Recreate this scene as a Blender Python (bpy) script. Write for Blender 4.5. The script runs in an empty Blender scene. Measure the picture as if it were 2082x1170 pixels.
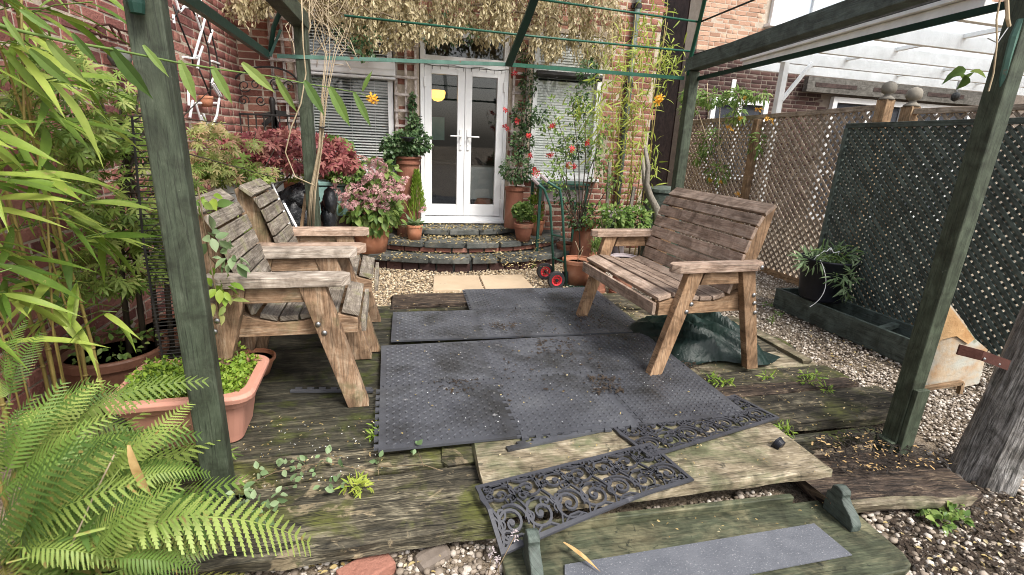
import bpy, math, random
import numpy as np
from mathutils import Vector, Matrix
S = bpy.context.scene
COL = S.collection
random.seed(7); rng = np.random.default_rng(11)
R_ = math.radians
# ------------------------------------------------------------------ camera
FPX, CW, CH = 1010.0, 2082.0, 1170.0
CAMZ = 1.31
def _cam_axes(hy=302., slope=.0467, vx=785.):
    a = math.atan(slope); n = FPX*FPX/hy
    d = np.array([-math.sin(a)*n, math.cos(a)*n, FPX]); d /= np.linalg.norm(d)
    y0 = 585-hy/math.cos(a)+(vx-1041)*slope
    yv = np.array([vx-1041, y0-585, FPX]); yv -= d*(yv@d); yv /= np.linalg.norm(yv)
    z = -d; x = np.cross(yv, z)
    return np.stack([x, yv, z])
CR = _cam_axes()
cam = bpy.data.cameras.new('camera'); camo = bpy.data.objects.new('camera', cam); COL.objects.link(camo)
cam.sensor_width = 36; cam.lens = FPX/CW*36; cam.clip_start = .02; cam.clip_end = 400
m = Matrix.Identity(4)
for i in range(3):
    m[i][0] = CR[i, 0]; m[i][1] = -CR[i, 1]; m[i][2] = -CR[i, 2]
m[2][3] = CAMZ
camo.matrix_world = m
S.camera = camo
# ------------------------------------------------------------------ light
SUN_EL, SUN_AZ = 52, 150      # azimuth clockwise from +Y (the house): the sun stands behind the camera, to the right
w = bpy.data.worlds.new('World'); S.world = w; w.use_nodes = True
nt = w.node_tree; bg = nt.nodes['Background']
sky = nt.nodes.new('ShaderNodeTexSky'); sky.sky_type = 'NISHITA'; sky.sun_disc = False
sky.sun_elevation = R_(SUN_EL); sky.sun_rotation = R_(SUN_AZ); sky.air_density = 1.0; sky.dust_density = 4.0; sky.ozone_density = 1.0
hs = nt.nodes.new('ShaderNodeHueSaturation'); hs.inputs['Saturation'].default_value = .45      # thin cloud
nt.links.new(sky.outputs[0], hs.inputs['Color']); nt.links.new(hs.outputs[0], bg.inputs[0]); bg.inputs[1].default_value = 0.135
sl = bpy.data.lights.new('sun', 'SUN'); sl.energy = 2.0; sl.angle = R_(15); sl.color = (1, .95, .88)
so = bpy.data.objects.new('sun', sl); COL.objects.link(so)
sd = Vector((math.sin(R_(SUN_AZ))*math.cos(R_(SUN_EL)), math.cos(R_(SUN_AZ))*math.cos(R_(SUN_EL)), math.sin(R_(SUN_EL))))
so.rotation_euler = sd.to_track_quat('Z', 'Y').to_euler()
S.view_settings.view_transform = 'Standard'; S.view_settings.look = 'None'
S.view_settings.exposure = 0.98; S.view_settings.gamma = 1
try: S.view_settings.use_curve_mapping = False
except Exception: pass
S.render.engine = 'CYCLES'; S.cycles.pixel_filter_type = 'BLACKMAN_HARRIS'; S.cycles.filter_width = 1.0
S.cycles.max_bounces = 8; S.cycles.transparent_max_bounces = 24
# ------------------------------------------------------------------ from a sight line to a place on a known plane
def ray(px, py): return CR @ np.array([px-CW/2, py-CH/2, FPX])
def atz(px, py, z): r = ray(px, py); t = (z-CAMZ)/r[2]; return Vector((r[0]*t, r[1]*t, z))
def aty(px, py, y): r = ray(px, py); t = y/r[1]; return Vector((r[0]*t, y, CAMZ+r[2]*t))
def atx(px, py, x): r = ray(px, py); t = x/r[0]; return Vector((x, r[1]*t, CAMZ+r[2]*t))
def proj(p):
    c = CR.T @ (np.array(p, float)-np.array([0, 0, CAMZ])); return CW/2+FPX*c[0]/max(c[2], .01), CH/2+FPX*c[1]/max(c[2], .01), c[2]
# ------------------------------------------------------------------ materials
def M(name, c1, c2, c3=None, scale=4., stretch=(1, 1, 1), coord='Object', rough=.75, bump=.15, bscale=30., var=.12,
      moss=None, moss_scale=3., moss_amt=.5, spots=None, spot_scale=30., spot_amt=.3, metal=0., transl=0., attr=False, dist=.4, p=(.3, .7), spec=.35, detail=6., bdist=.01, crack=0., fine=.5):
    mt = bpy.data.materials.new(name); mt.use_nodes = True
    N = mt.node_tree.nodes; L = mt.node_tree.links
    b = N['Principled BSDF']
    tc = N.new('ShaderNodeTexCoord'); oi = N.new('ShaderNodeObjectInfo')
    mp = N.new('ShaderNodeMapping'); mp.inputs['Scale'].default_value = stretch
    L.new(tc.outputs[coord], mp.inputs['Vector'])
    mul = N.new('ShaderNodeMath'); mul.operation = 'MULTIPLY'; mul.inputs[1].default_value = 37.
    L.new(oi.outputs['Random'], mul.inputs[0])
    cx = N.new('ShaderNodeCombineXYZ'); 
    for i in range(3): L.new(mul.outputs[0], cx.inputs[i])
    add = N.new('ShaderNodeVectorMath'); add.operation = 'ADD'
    L.new(mp.outputs[0], add.inputs[0]); L.new(cx.outputs[0], add.inputs[1])
    ao = N.new('ShaderNodeVectorMath'); ao.operation = 'ADD'; L.new(tc.outputs['Object'], ao.inputs[0]); L.new(cx.outputs[0], ao.inputs[1])
    def inoise(sc, det=8., di=.3):
        n = N.new('ShaderNodeTexNoise'); n.inputs['Scale'].default_value = sc; n.inputs['Detail'].default_value = det; n.inputs['Distortion'].default_value = di; n.inputs['Roughness'].default_value = .65
        L.new(ao.outputs[0], n.inputs['Vector']); return n
    def noise(sc, det=detail, di=0.):
        n = N.new('ShaderNodeTexNoise'); n.inputs['Scale'].default_value = sc; n.inputs['Detail'].default_value = det; n.inputs['Distortion'].default_value = di
        n.inputs['Roughness'].default_value = .6
        L.new(add.outputs[0], n.inputs['Vector']); return n
    def ramp(src, stops):
        r = N.new('ShaderNodeValToRGB'); e = r.color_ramp.elements
        while len(e) < len(stops): e.new(.5)
        for k, (pp, c) in enumerate(stops): e[k].position = pp; e[k].color = (*c, 1) if len(c) == 3 else c
        L.new(src, r.inputs[0]); return r
    def mix(f, a, bb, mode='MIX'):
        x = N.new('ShaderNodeMix'); x.data_type = 'RGBA'; x.blend_type = mode
        if isinstance(f, float): x.inputs[0].default_value = f
        else: L.new(f, x.inputs[0])
        for s, i in ((a, 6), (bb, 7)):
            if isinstance(s, tuple): x.inputs[i].default_value = (*s, 1)
            else: L.new(s, x.inputs[i])
        return x.outputs[2]
    n1 = noise(scale, detail, dist)
    src = n1.outputs[0]
    if coord == 'UV':
        def mapped(sx, sy, sc, det, di):
            m2 = N.new('ShaderNodeMapping'); m2.inputs['Scale'].default_value = (sx, sy, 1); L.new(tc.outputs['UV'], m2.inputs['Vector'])
            a2 = N.new('ShaderNodeVectorMath'); a2.operation = 'ADD'; L.new(m2.outputs[0], a2.inputs[0]); L.new(cx.outputs[0], a2.inputs[1])
            n = N.new('ShaderNodeTexNoise'); n.inputs['Scale'].default_value = sc; n.inputs['Detail'].default_value = det; n.inputs['Distortion'].default_value = di; n.inputs['Roughness'].default_value = .62
            L.new(a2.outputs[0], n.inputs['Vector']); return n
        nf = mapped(7., 62., 2.2, 6., .8)
        xm = N.new('ShaderNodeMix'); xm.inputs[0].default_value = fine; L.new(n1.outputs[0], xm.inputs[2]); L.new(nf.outputs[0], xm.inputs[3]); src = xm.outputs[0]
        p = (p[0]*.65+.5*.35, p[1]*.65+.5*.35)
        if crack:
            nc = mapped(.9, 26., 1.6, 3., .35); sb = N.new('ShaderNodeMath'); sb.operation = 'SUBTRACT'; sb.inputs[1].default_value = .5; L.new(nc.outputs[0], sb.inputs[0])
            ab = N.new('ShaderNodeMath'); ab.operation = 'ABSOLUTE'; L.new(sb.outputs[0], ab.inputs[0]); d_ = 1-crack
            ckr = ramp(ab.outputs[0], [(.004, (d_, d_, d_)), (.022, (1, 1, 1))]).outputs[0]
    at = None
    if attr:
        at = N.new('ShaderNodeAttribute'); at.attribute_name = 'rnd'
        ad = N.new('ShaderNodeMath'); ad.operation = 'ADD'; L.new(at.outputs['Fac'], ad.inputs[0]); L.new(oi.outputs['Random'], ad.inputs[1])
        fr = N.new('ShaderNodeMath'); fr.operation = 'FRACT'; L.new(ad.outputs[0], fr.inputs[0])
        mx = N.new('ShaderNodeMix'); mx.inputs[0].default_value = .72; L.new(n1.outputs[0], mx.inputs[2]); L.new(fr.outputs[0], mx.inputs[3])
        src = mx.outputs[0]
    stops = [(p[0], c1), (p[1], c2)] if c3 is None else [(p[0], c1), ((p[0]+p[1])/2, c2), (p[1], c3)]
    col = ramp(src, stops).outputs[0]
    if moss:
        nm = inoise(moss_scale, 9., .5) if coord == 'UV' else noise(moss_scale, 8., .3)
        f = ramp(nm.outputs[0], [(1-moss_amt-.06, (0, 0, 0)), (1-moss_amt+.10, (1, 1, 1))]).outputs[0]
        col = mix(f, col, moss)
    if spots:
        ns = inoise(spot_scale, 5., .6) if coord == 'UV' else noise(spot_scale, 3.)
        f = ramp(ns.outputs[0], [(1-spot_amt-.03, (0, 0, 0)), (1-spot_amt+.03, (1, 1, 1))]).outputs[0]
        col = mix(f, col, spots)
    if coord == 'UV':
        st_ = inoise(9., 9., .8); f = ramp(st_.outputs[0], [(.36, (.52, .50, .48)), (.62, (1.16, 1.16, 1.16))]).outputs[0]; col = mix(1., col, f, 'MULTIPLY')
        if crack: col = mix(1., col, ckr, 'MULTIPLY')
    if var:
        h = N.new('ShaderNodeHueSaturation')
        ml = N.new('ShaderNodeMapRange'); ml.inputs['To Min'].default_value = 1-var; ml.inputs['To Max'].default_value = 1+var
        L.new(oi.outputs['Random'], ml.inputs['Value']); L.new(ml.outputs[0], h.inputs['Value']); L.new(col, h.inputs['Color']); col = h.outputs[0]
    L.new(col, b.inputs['Base Color'])
    rr = N.new('ShaderNodeMapRange'); rr.inputs['To Min'].default_value = max(0, rough-.12); rr.inputs['To Max'].default_value = min(1, rough+.12)
    L.new(n1.outputs[0], rr.inputs['Value']); L.new(rr.outputs[0], b.inputs['Roughness'])
    b.inputs['Metallic'].default_value = metal; b.inputs['Specular IOR Level'].default_value = spec
    if bump:
        nb = noise(bscale, 6.); bp = N.new('ShaderNodeBump'); bp.inputs['Strength'].default_value = min(1, bump*2); bp.inputs['Distance'].default_value = bdist
        av = N.new('ShaderNodeMath'); av.operation = 'ADD'; L.new(nb.outputs[0], av.inputs[0]); L.new(n1.outputs[0], av.inputs[1])
        L.new(av.outputs[0], bp.inputs['Height']); L.new(bp.outputs[0], b.inputs['Normal'])
    if transl:
        tr = N.new('ShaderNodeBsdfTranslucent'); L.new(col, tr.inputs[0]); ms = N.new('ShaderNodeMixShader'); ms.inputs[0].default_value = transl
        out = N['Material Output']; L.new(b.outputs[0], ms.inputs[1]); L.new(tr.outputs[0], ms.inputs[2]); L.new(ms.outputs[0], out.inputs[0])
    return mt
def glass(name, tint=(.95, .96, .955), refl=.12, rough=.02):
    mt = bpy.data.materials.new(name); mt.use_nodes = True; N = mt.node_tree.nodes; L = mt.node_tree.links
    t = N.new('ShaderNodeBsdfTransparent'); t.inputs[0].default_value = (*tint, 1)
    g = N.new('ShaderNodeBsdfGlossy'); g.inputs['Roughness'].default_value = rough
    ly = N.new('ShaderNodeLayerWeight'); ly.inputs[0].default_value = .2
    ad = N.new('ShaderNodeMath'); ad.operation = 'MULTIPLY_ADD'; ad.inputs[1].default_value = .5; ad.inputs[2].default_value = .03+refl; L.new(ly.outputs['Facing'], ad.inputs[0])
    ms = N.new('ShaderNodeMixShader'); L.new(ad.outputs[0], ms.inputs[0]); L.new(t.outputs[0], ms.inputs[1]); L.new(g.outputs[0], ms.inputs[2])
    L.new(ms.outputs[0], N['Material Output'].inputs[0]); return mt
def emis(name, col, st):
    mt = bpy.data.materials.new(name); mt.use_nodes = True; N = mt.node_tree.nodes; b = N['Principled BSDF']
    b.inputs['Base Color'].default_value = (*col, 1); b.inputs['Emission Color'].default_value = (*col, 1); b.inputs['Emission Strength'].default_value = st; return mt
MT = {}
def wood(name, c1, c2, c3, **k):
    d = dict(scale=2.2, stretch=(1.6, 22, 22), coord='UV', rough=.78, bump=.3, bscale=3., var=.16, dist=.9, p=(.28, .74), bdist=.006, crack=.45); d.update(k)
    return M(name, c1, c2, c3, **d)
MT['bench_slat'] = wood('bench_slat_wood', (.225, .155, .115), (.35, .26, .20), (.47, .375, .305), stretch=(1.4, 14, 14), crack=.3, fine=.35)
MT['bench_leg'] = wood('bench_leg_wood', (.20, .115, .06), (.32, .20, .115), (.43, .30, .19), stretch=(1.5, 15, 15), spots=(.13, .085, .055), spot_scale=5, spot_amt=.33)
MT['grey_slat'] = wood('grey_slat_wood', (.11, .09, .07), (.25, .215, .175), (.44, .40, .345), moss=(.17, .165, .085), moss_scale=9, moss_amt=.42, stretch=(1.4, 15, 15), spots=(.09, .075, .05), spot_scale=16, spot_amt=.33)
MT['grey_leg'] = wood('grey_leg_wood', (.15, .09, .052), (.27, .175, .108), (.40, .31, .22), moss=(.15, .135, .07), moss_scale=5, moss_amt=.40, stretch=(1.5, 14, 14))
MT['arm'] = wood('arm_wood', (.27, .215, .17), (.45, .385, .32), (.64, .58, .51))
MT['arm_pink'] = wood('arm_pink_wood', (.26, .17, .12), (.40, .29, .22), (.52, .42, .34))
MT['deck'] = wood('deck_wood', (.017, .016, .011), (.075, .066, .045), (.27, .24, .165), moss=(.085, .092, .022), moss_scale=4.5, moss_amt=.44, scale=1.8, stretch=(1.6, 9, 9), var=.3, p=(.34, .72), spots=(.25, .205, .13), spot_scale=8, spot_amt=.39, bump=.6, bdist=.012, dist=1.0, crack=.85)
MT['deck_dark'] = wood('deck_dark_wood', (.014, .014, .010), (.046, .044, .030), (.14, .125, .085), moss=(.065, .08, .014), moss_scale=5, moss_amt=.43, scale=1.8, stretch=(1.6, 9, 9), spots=(.11, .095, .06), spot_scale=14, spot_amt=.30, var=.25, bump=.5, bdist=.012, dist=1.4)
MT['deck_rot'] = wood('deck_rotten_wood', (.018, .013, .010), (.070, .048, .034), (.23, .175, .12), crack=.85, stretch=(2.5, 12, 12), var=.2, p=(.34, .72), bump=.9, bdist=.02, spots=(.27, .21, .14), spot_scale=16, spot_amt=.34)
MT['deck_pale'] = wood('deck_pale_wood', (.11, .09, .055), (.24, .20, .135), (.43, .38, .285), crack=.6, moss=(.115, .12, .065), moss_scale=4.5, moss_amt=.50, stretch=(1.5, 8, 8), spots=(.09, .08, .055), spot_scale=14, spot_amt=.35, bump=.4, dist=1.5)
MT['green_wood'] = wood('green_painted_wood', (.036, .048, .031), (.056, .072, .047), (.082, .10, .069), rough=.6, var=.06, stretch=(3, 9, 9), spots=(.15, .17, .13), spot_scale=30, spot_amt=.27, bump=.25)
MT['green_dark'] = wood('dark_green_painted_wood', (.060, .080, .069), (.09, .115, .10), (.13, .16, .14), rough=.6, var=.2, stretch=(2, 12, 12), bump=.2)
MT['green_step'] = wood('green_step_paint', (.040, .048, .028), (.075, .085, .050), (.16, .155, .095), rough=.6, moss=(.20, .185, .11), moss_scale=5, moss_amt=.44, stretch=(1.6, 9, 9), bump=.35, spots=(.035, .04, .025), spot_scale=24, spot_amt=.36)
MT['fence'] = wood('fence_lattice_wood', (.27, .205, .15), (.40, .32, .245), (.54, .46, .37), var=.2)
MT['fence_post'] = wood('fence_post_wood', (.22, .125, .06), (.34, .22, .125), (.44, .33, .21))
MT['finial'] = M('finial_wood', (.17, .15, .12), (.27, .25, .21), scale=6, bump=.2)
MT['trellis'] = wood('trellis_wood', (.36, .31, .285), (.50, .45, .42), (.62, .57, .54), var=.1)
MT['trunk'] = wood('weathered_trunk_wood', (.09, .087, .082), (.26, .25, .235), (.46, .445, .425), crack=.6, stretch=(1.6, 12, 12), bump=1., bdist=.02, moss=(.05, .055, .045), moss_scale=6, moss_amt=.38, p=(.34, .68), var=0)
MT['ply'] = M('plywood', (.36, .20, .09), (.45, .29, .15), (.52, .38, .24), scale=5, moss=(.40, .40, .35), moss_scale=4, moss_amt=.55, bump=.25, spots=(.15, .17, .10), spot_scale=6, spot_amt=.36)
MT['brick'] = M('brick', (.165, .065, .05), (.27, .115, .082), (.36, .185, .135), scale=9, attr=True, rough=.88, bump=.35, bscale=60, var=.12, p=(.12, .9), spots=(.42, .33, .26), spot_scale=26, spot_amt=.28)
MT['brick_left'] = M('brick_plum', (.15, .055, .052), (.26, .10, .082), (.36, .17, .13), scale=9, attr=True, rough=.88, bump=.35, bscale=60, var=.12, p=(.12, .9), spots=(.40, .30, .25), spot_scale=24, spot_amt=.28)
MT['brick_peach'] = M('brick_peach', (.34, .195, .13), (.46, .275, .19), (.54, .36, .255), scale=9, attr=True, rough=.88, bump=.2, bscale=50, var=.05, p=(.12, .9))
MT['brick_dark'] = M('brick_dark', (.035, .018, .016), (.055, .027, .024), (.085, .043, .035), scale=9, attr=True, rough=.88, bump=.2, bscale=50, var=.05, p=(.12, .9))  # maroon brick, darkened further to carry the shade under the neighbour's canopy
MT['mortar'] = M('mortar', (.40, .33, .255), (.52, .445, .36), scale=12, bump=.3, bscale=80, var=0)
MT['mortar_dark'] = M('mortar_dark', (.13, .105, .085), (.20, .165, .135), scale=12, bump=.2, var=0)  # on the neighbour's lower wall this dark tone paints in the canopy's shade
MT['upvc'] = M('white_upvc', (.72, .73, .73), (.80, .81, .82), scale=3, rough=.32, bump=0, var=.03, spec=.5)
MT['white_wood'] = M('white_paint', (.62, .62, .60), (.78, .78, .77), scale=5, rough=.5, bump=.1, var=.05)
MT['glass'] = glass('window_glass', refl=.02)
MT['poly'] = None
MT['blind'] = M('blind_slat', (.78, .79, .775), (.85, .86, .845), scale=3, rough=.5, bump=0, var=.05)
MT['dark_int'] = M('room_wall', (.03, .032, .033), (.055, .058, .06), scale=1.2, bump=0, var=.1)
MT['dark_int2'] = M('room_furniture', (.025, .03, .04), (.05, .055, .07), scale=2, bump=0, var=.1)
MT['cloth_white'] = M('white_cloth', (.55, .60, .58), (.70, .74, .72), scale=6, rough=.9, bump=.1, var=.05)
MT['cloth_teal'] = M('teal_cloth', (.16, .30, .28), (.25, .40, .37), scale=6, rough=.9, bump=.1, var=.05)
MT['terracotta'] = M('terracotta', (.36, .14, .075), (.45, .195, .11), (.51, .26, .165), scale=5, rough=.7, bump=.08, bscale=40, var=.1)
MT['terracotta_pale'] = M('terracotta_pale_plastic', (.47, .225, .165), (.54, .28, .21), scale=3, rough=.55, bump=.04, var=.05)
MT['terracotta_old'] = M('old_terracotta', (.17, .065, .042), (.26, .105, .065), (.33, .17, .11), scale=4, rough=.85, bump=.15, var=.14, moss=(.16, .13, .09), moss_scale=3, moss_amt=.36)
MT['pot_brown'] = M('brown_pot', (.10, .045, .028), (.16, .075, .048), scale=4, rough=.55, bump=.05, var=.1)
MT['pot_grey'] = M('grey_pot', (.30, .25, .26), (.40, .35, .35), scale=5, rough=.8, bump=.1)
MT['soil'] = M('soil', (.02, .014, .01), (.06, .042, .028), scale=20, bump=.6, bscale=50, rough=.95)
MT['black_plastic'] = M('black_plastic', (.008, .009, .014), (.016, .018, .026), scale=4, rough=.45, bump=.05, var=0)
MT['bag'] = M('black_bag', (.008, .009, .01), (.02, .021, .024), scale=5, rough=.28, bump=.3, bscale=8, var=0, spec=.6, bdist=.03)
MT['tarp'] = M('dark_green_tarpaulin', (.003, .011, .009), (.006, .019, .015), (.011, .029, .023), scale=8, rough=.48, bump=.25, bscale=9, var=0, spec=.45, bdist=.02)
MT['rubber'] = M('mat_foam', (.044, .046, .054), (.062, .065, .075), (.086, .09, .10), scale=3.5, rough=.45, bump=.12, bscale=70, var=.14, spots=(.15, .15, .152), spot_scale=13, spot_amt=.30, spec=.5, moss=(.026, .026, .027), moss_scale=2.6, moss_amt=.45)
MT['rubber_dark'] = M('scroll_rubber', (.035, .036, .043), (.06, .062, .072), scale=8, rough=.5, bump=.08, var=.05, spec=.4, spots=(.10, .10, .11), spot_scale=20, spot_amt=.3)
MT['grip'] = M('grip_felt', (.095, .102, .118), (.14, .147, .165), scale=9, spots=(.26, .265, .28), spot_scale=150, spot_amt=.36, rough=.9, bump=.35, bscale=160, var=0, bdist=.004)
MT['stone'] = M('step_stone', (.052, .056, .05), (.095, .10, .092), (.155, .155, .14), scale=6, rough=.75, bump=.4, bscale=20, var=.2, moss=(.17, .14, .065), moss_scale=4, moss_amt=.34)
MT['sand'] = M('sandstone', (.42, .32, .215), (.52, .41, .285), scale=3, rough=.8, bump=.15, bscale=40, var=.07, spots=(.30, .24, .17), spot_scale=6, spot_amt=.3)
MT['steel'] = M('steel', (.28, .28, .28), (.40, .40, .40), scale=8, rough=.42, bump=0, metal=1., var=0)
MT['black_iron'] = M('black_iron', (.012, .012, .012), (.03, .028, .026), scale=8, rough=.5, bump=.05, var=0)
MT['rust'] = M('rusty_steel', (.055, .018, .013), (.095, .035, .025), scale=8, rough=.75, bump=.2, var=0)
MT['green_metal'] = M('green_metal', (.010, .075, .045), (.022, .115, .07), scale=8, rough=.45, bump=.08, var=.06, spots=(.16, .22, .18), spot_scale=22, spot_amt=.27)
MT['green_dark_metal'] = M('dark_green_metal', (.008, .035, .026), (.014, .05, .036), scale=8, rough=.45, bump=.05, var=.06)
MT['green_frame'] = M('green_frame', (.018, .07, .05), (.03, .10, .075), scale=8, rough=.4, bump=.05, var=.06)
MT['teal_metal'] = M('weathered_green_metal', (.05, .13, .10), (.11, .21, .17), scale=12, rough=.6, bump=.1, spots=(.18, .07, .045), spot_scale=14, spot_amt=.32)
MT['red'] = M('red_plastic', (.50, .02, .03), (.60, .04, .05), scale=4, rough=.4, bump=0)
MT['tyre'] = M('tyre_rubber', (.02, .02, .022), (.045, .045, .048), scale=8, rough=.8, bump=.1)
MT['tile_dark'] = M('roof_tile', (.05, .035, .035), (.10, .07, .065), scale=8, rough=.8, bump=.2)
MT['grey_board'] = wood('grey_board', (.085, .082, .072), (.115, .11, .098), (.15, .145, .13))
MT['dark_board'] = wood('dark_board', (.035, .022, .020), (.06, .038, .033), (.085, .055, .048))
def leafm(name, c1, c2, c3, transl=.35, rough=.5, **k):
    return M(name, c1, c2, c3, scale=14, attr=True, rough=rough, bump=0, var=.1, transl=transl, p=(.1, .9), **k)
MT['bamboo'] = leafm('bamboo_leaf', (.09, .18, .025), (.22, .335, .05), (.42, .50, .11), spots=(.42, .37, .13), spot_scale=9, spot_amt=.32)
MT['bamboo_y'] = leafm('yellow_bamboo_leaf', (.22, .30, .04), (.33, .40, .06), (.44, .47, .10))
MT['culm'] = M('bamboo_culm', (.22, .17, .05), (.34, .27, .09), scale=8, stretch=(1, 1, .4), rough=.45, bump=.05, attr=False)
MT['fern'] = leafm('fern_frond', (.06, .13, .028), (.16, .26, .05), (.34, .41, .11), spots=(.30, .21, .07), spot_scale=11, spot_amt=.34)
MT['fern_spore'] = leafm('fern_frond_spored', (.17, .26, .06), (.28, .34, .09), (.36, .29, .10))
MT['maple_g'] = leafm('green_maple_leaf', (.09, .16, .03), (.20, .29, .06), (.38, .42, .13))
MT['maple_b'] = leafm('bronze_maple_leaf', (.20, .29, .07), (.38, .38, .14), (.50, .28, .20))
MT['maple_r'] = leafm('red_maple_leaf', (.19, .045, .055), (.33, .10, .10), (.45, .22, .17))
MT['ivy'] = leafm('dark_leaf', (.025, .055, .022), (.05, .10, .035), (.12, .19, .075), transl=.2, rough=.4)
MT['leaf_mid'] = leafm('mid_leaf', (.075, .145, .035), (.15, .245, .055), (.27, .35, .10))
MT['leaf_lime'] = leafm('lime_leaf', (.14, .25, .03), (.22, .34, .04), (.32, .42, .07))
MT['leaf_pale'] = leafm('pale_grey_green_leaf', (.14, .23, .10), (.23, .33, .16), (.33, .42, .24))
MT['dry'] = leafm('dry_creeper_leaf', (.20, .17, .085), (.46, .39, .22), (.70, .61, .41), transl=.4)
MT['litter'] = leafm('fallen_leaf', (.20, .13, .05), (.42, .32, .13), (.62, .54, .34), transl=.15)
MT['hyd'] = leafm('hydrangea_floret', (.44, .20, .23), (.58, .33, .33), (.66, .50, .43), transl=.3)
MT['petal_red'] = leafm('red_petal', (.42, .01, .02), (.52, .02, .03), (.60, .06, .05), transl=.2)
MT['petal_yellow'] = leafm('yellow_petal', (.70, .32, .02), (.78, .40, .03), (.80, .50, .08), transl=.3)
MT['stem'] = M('woody_stem', (.10, .07, .04), (.20, .15, .09), scale=10, stretch=(1, 1, .3), bump=.2, var=.15)
MT['stem_pale'] = M('pale_vine_stem', (.30, .23, .14), (.46, .38, .26), scale=10, bump=.15, var=.15)
MT['stem_dark'] = M('dark_stem', (.035, .028, .02), (.075, .058, .04), scale=10, bump=.2, var=.15)
MT['bark'] = M('gnarled_bark', (.17, .15, .12), (.33, .30, .25), scale=8, stretch=(3, 3, 1), bump=.5, bscale=25)
MT['stem_green'] = M('green_stem', (.09, .15, .035), (.16, .24, .06), scale=10, bump=.05, var=.15)
MT['pebble'] = M('pebble', (.11, .085, .06), (.33, .275, .22), (.68, .63, .56), scale=20, attr=True, rough=.75, bump=.1, bscale=90, p=(.12, .92), var=0)
MT['pebble_gold'] = M('golden_pebble', (.30, .215, .125), (.52, .41, .27), (.72, .64, .50), scale=20, attr=True, rough=.75, bump=.1, bscale=90, p=(.12, .92), var=0)
MT['ground'] = M('gravel_bed', (.10, .075, .05), (.24, .19, .135), (.36, .30, .23), scale=60, detail=4, rough=.95, bump=.5, bscale=120, var=0)
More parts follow.
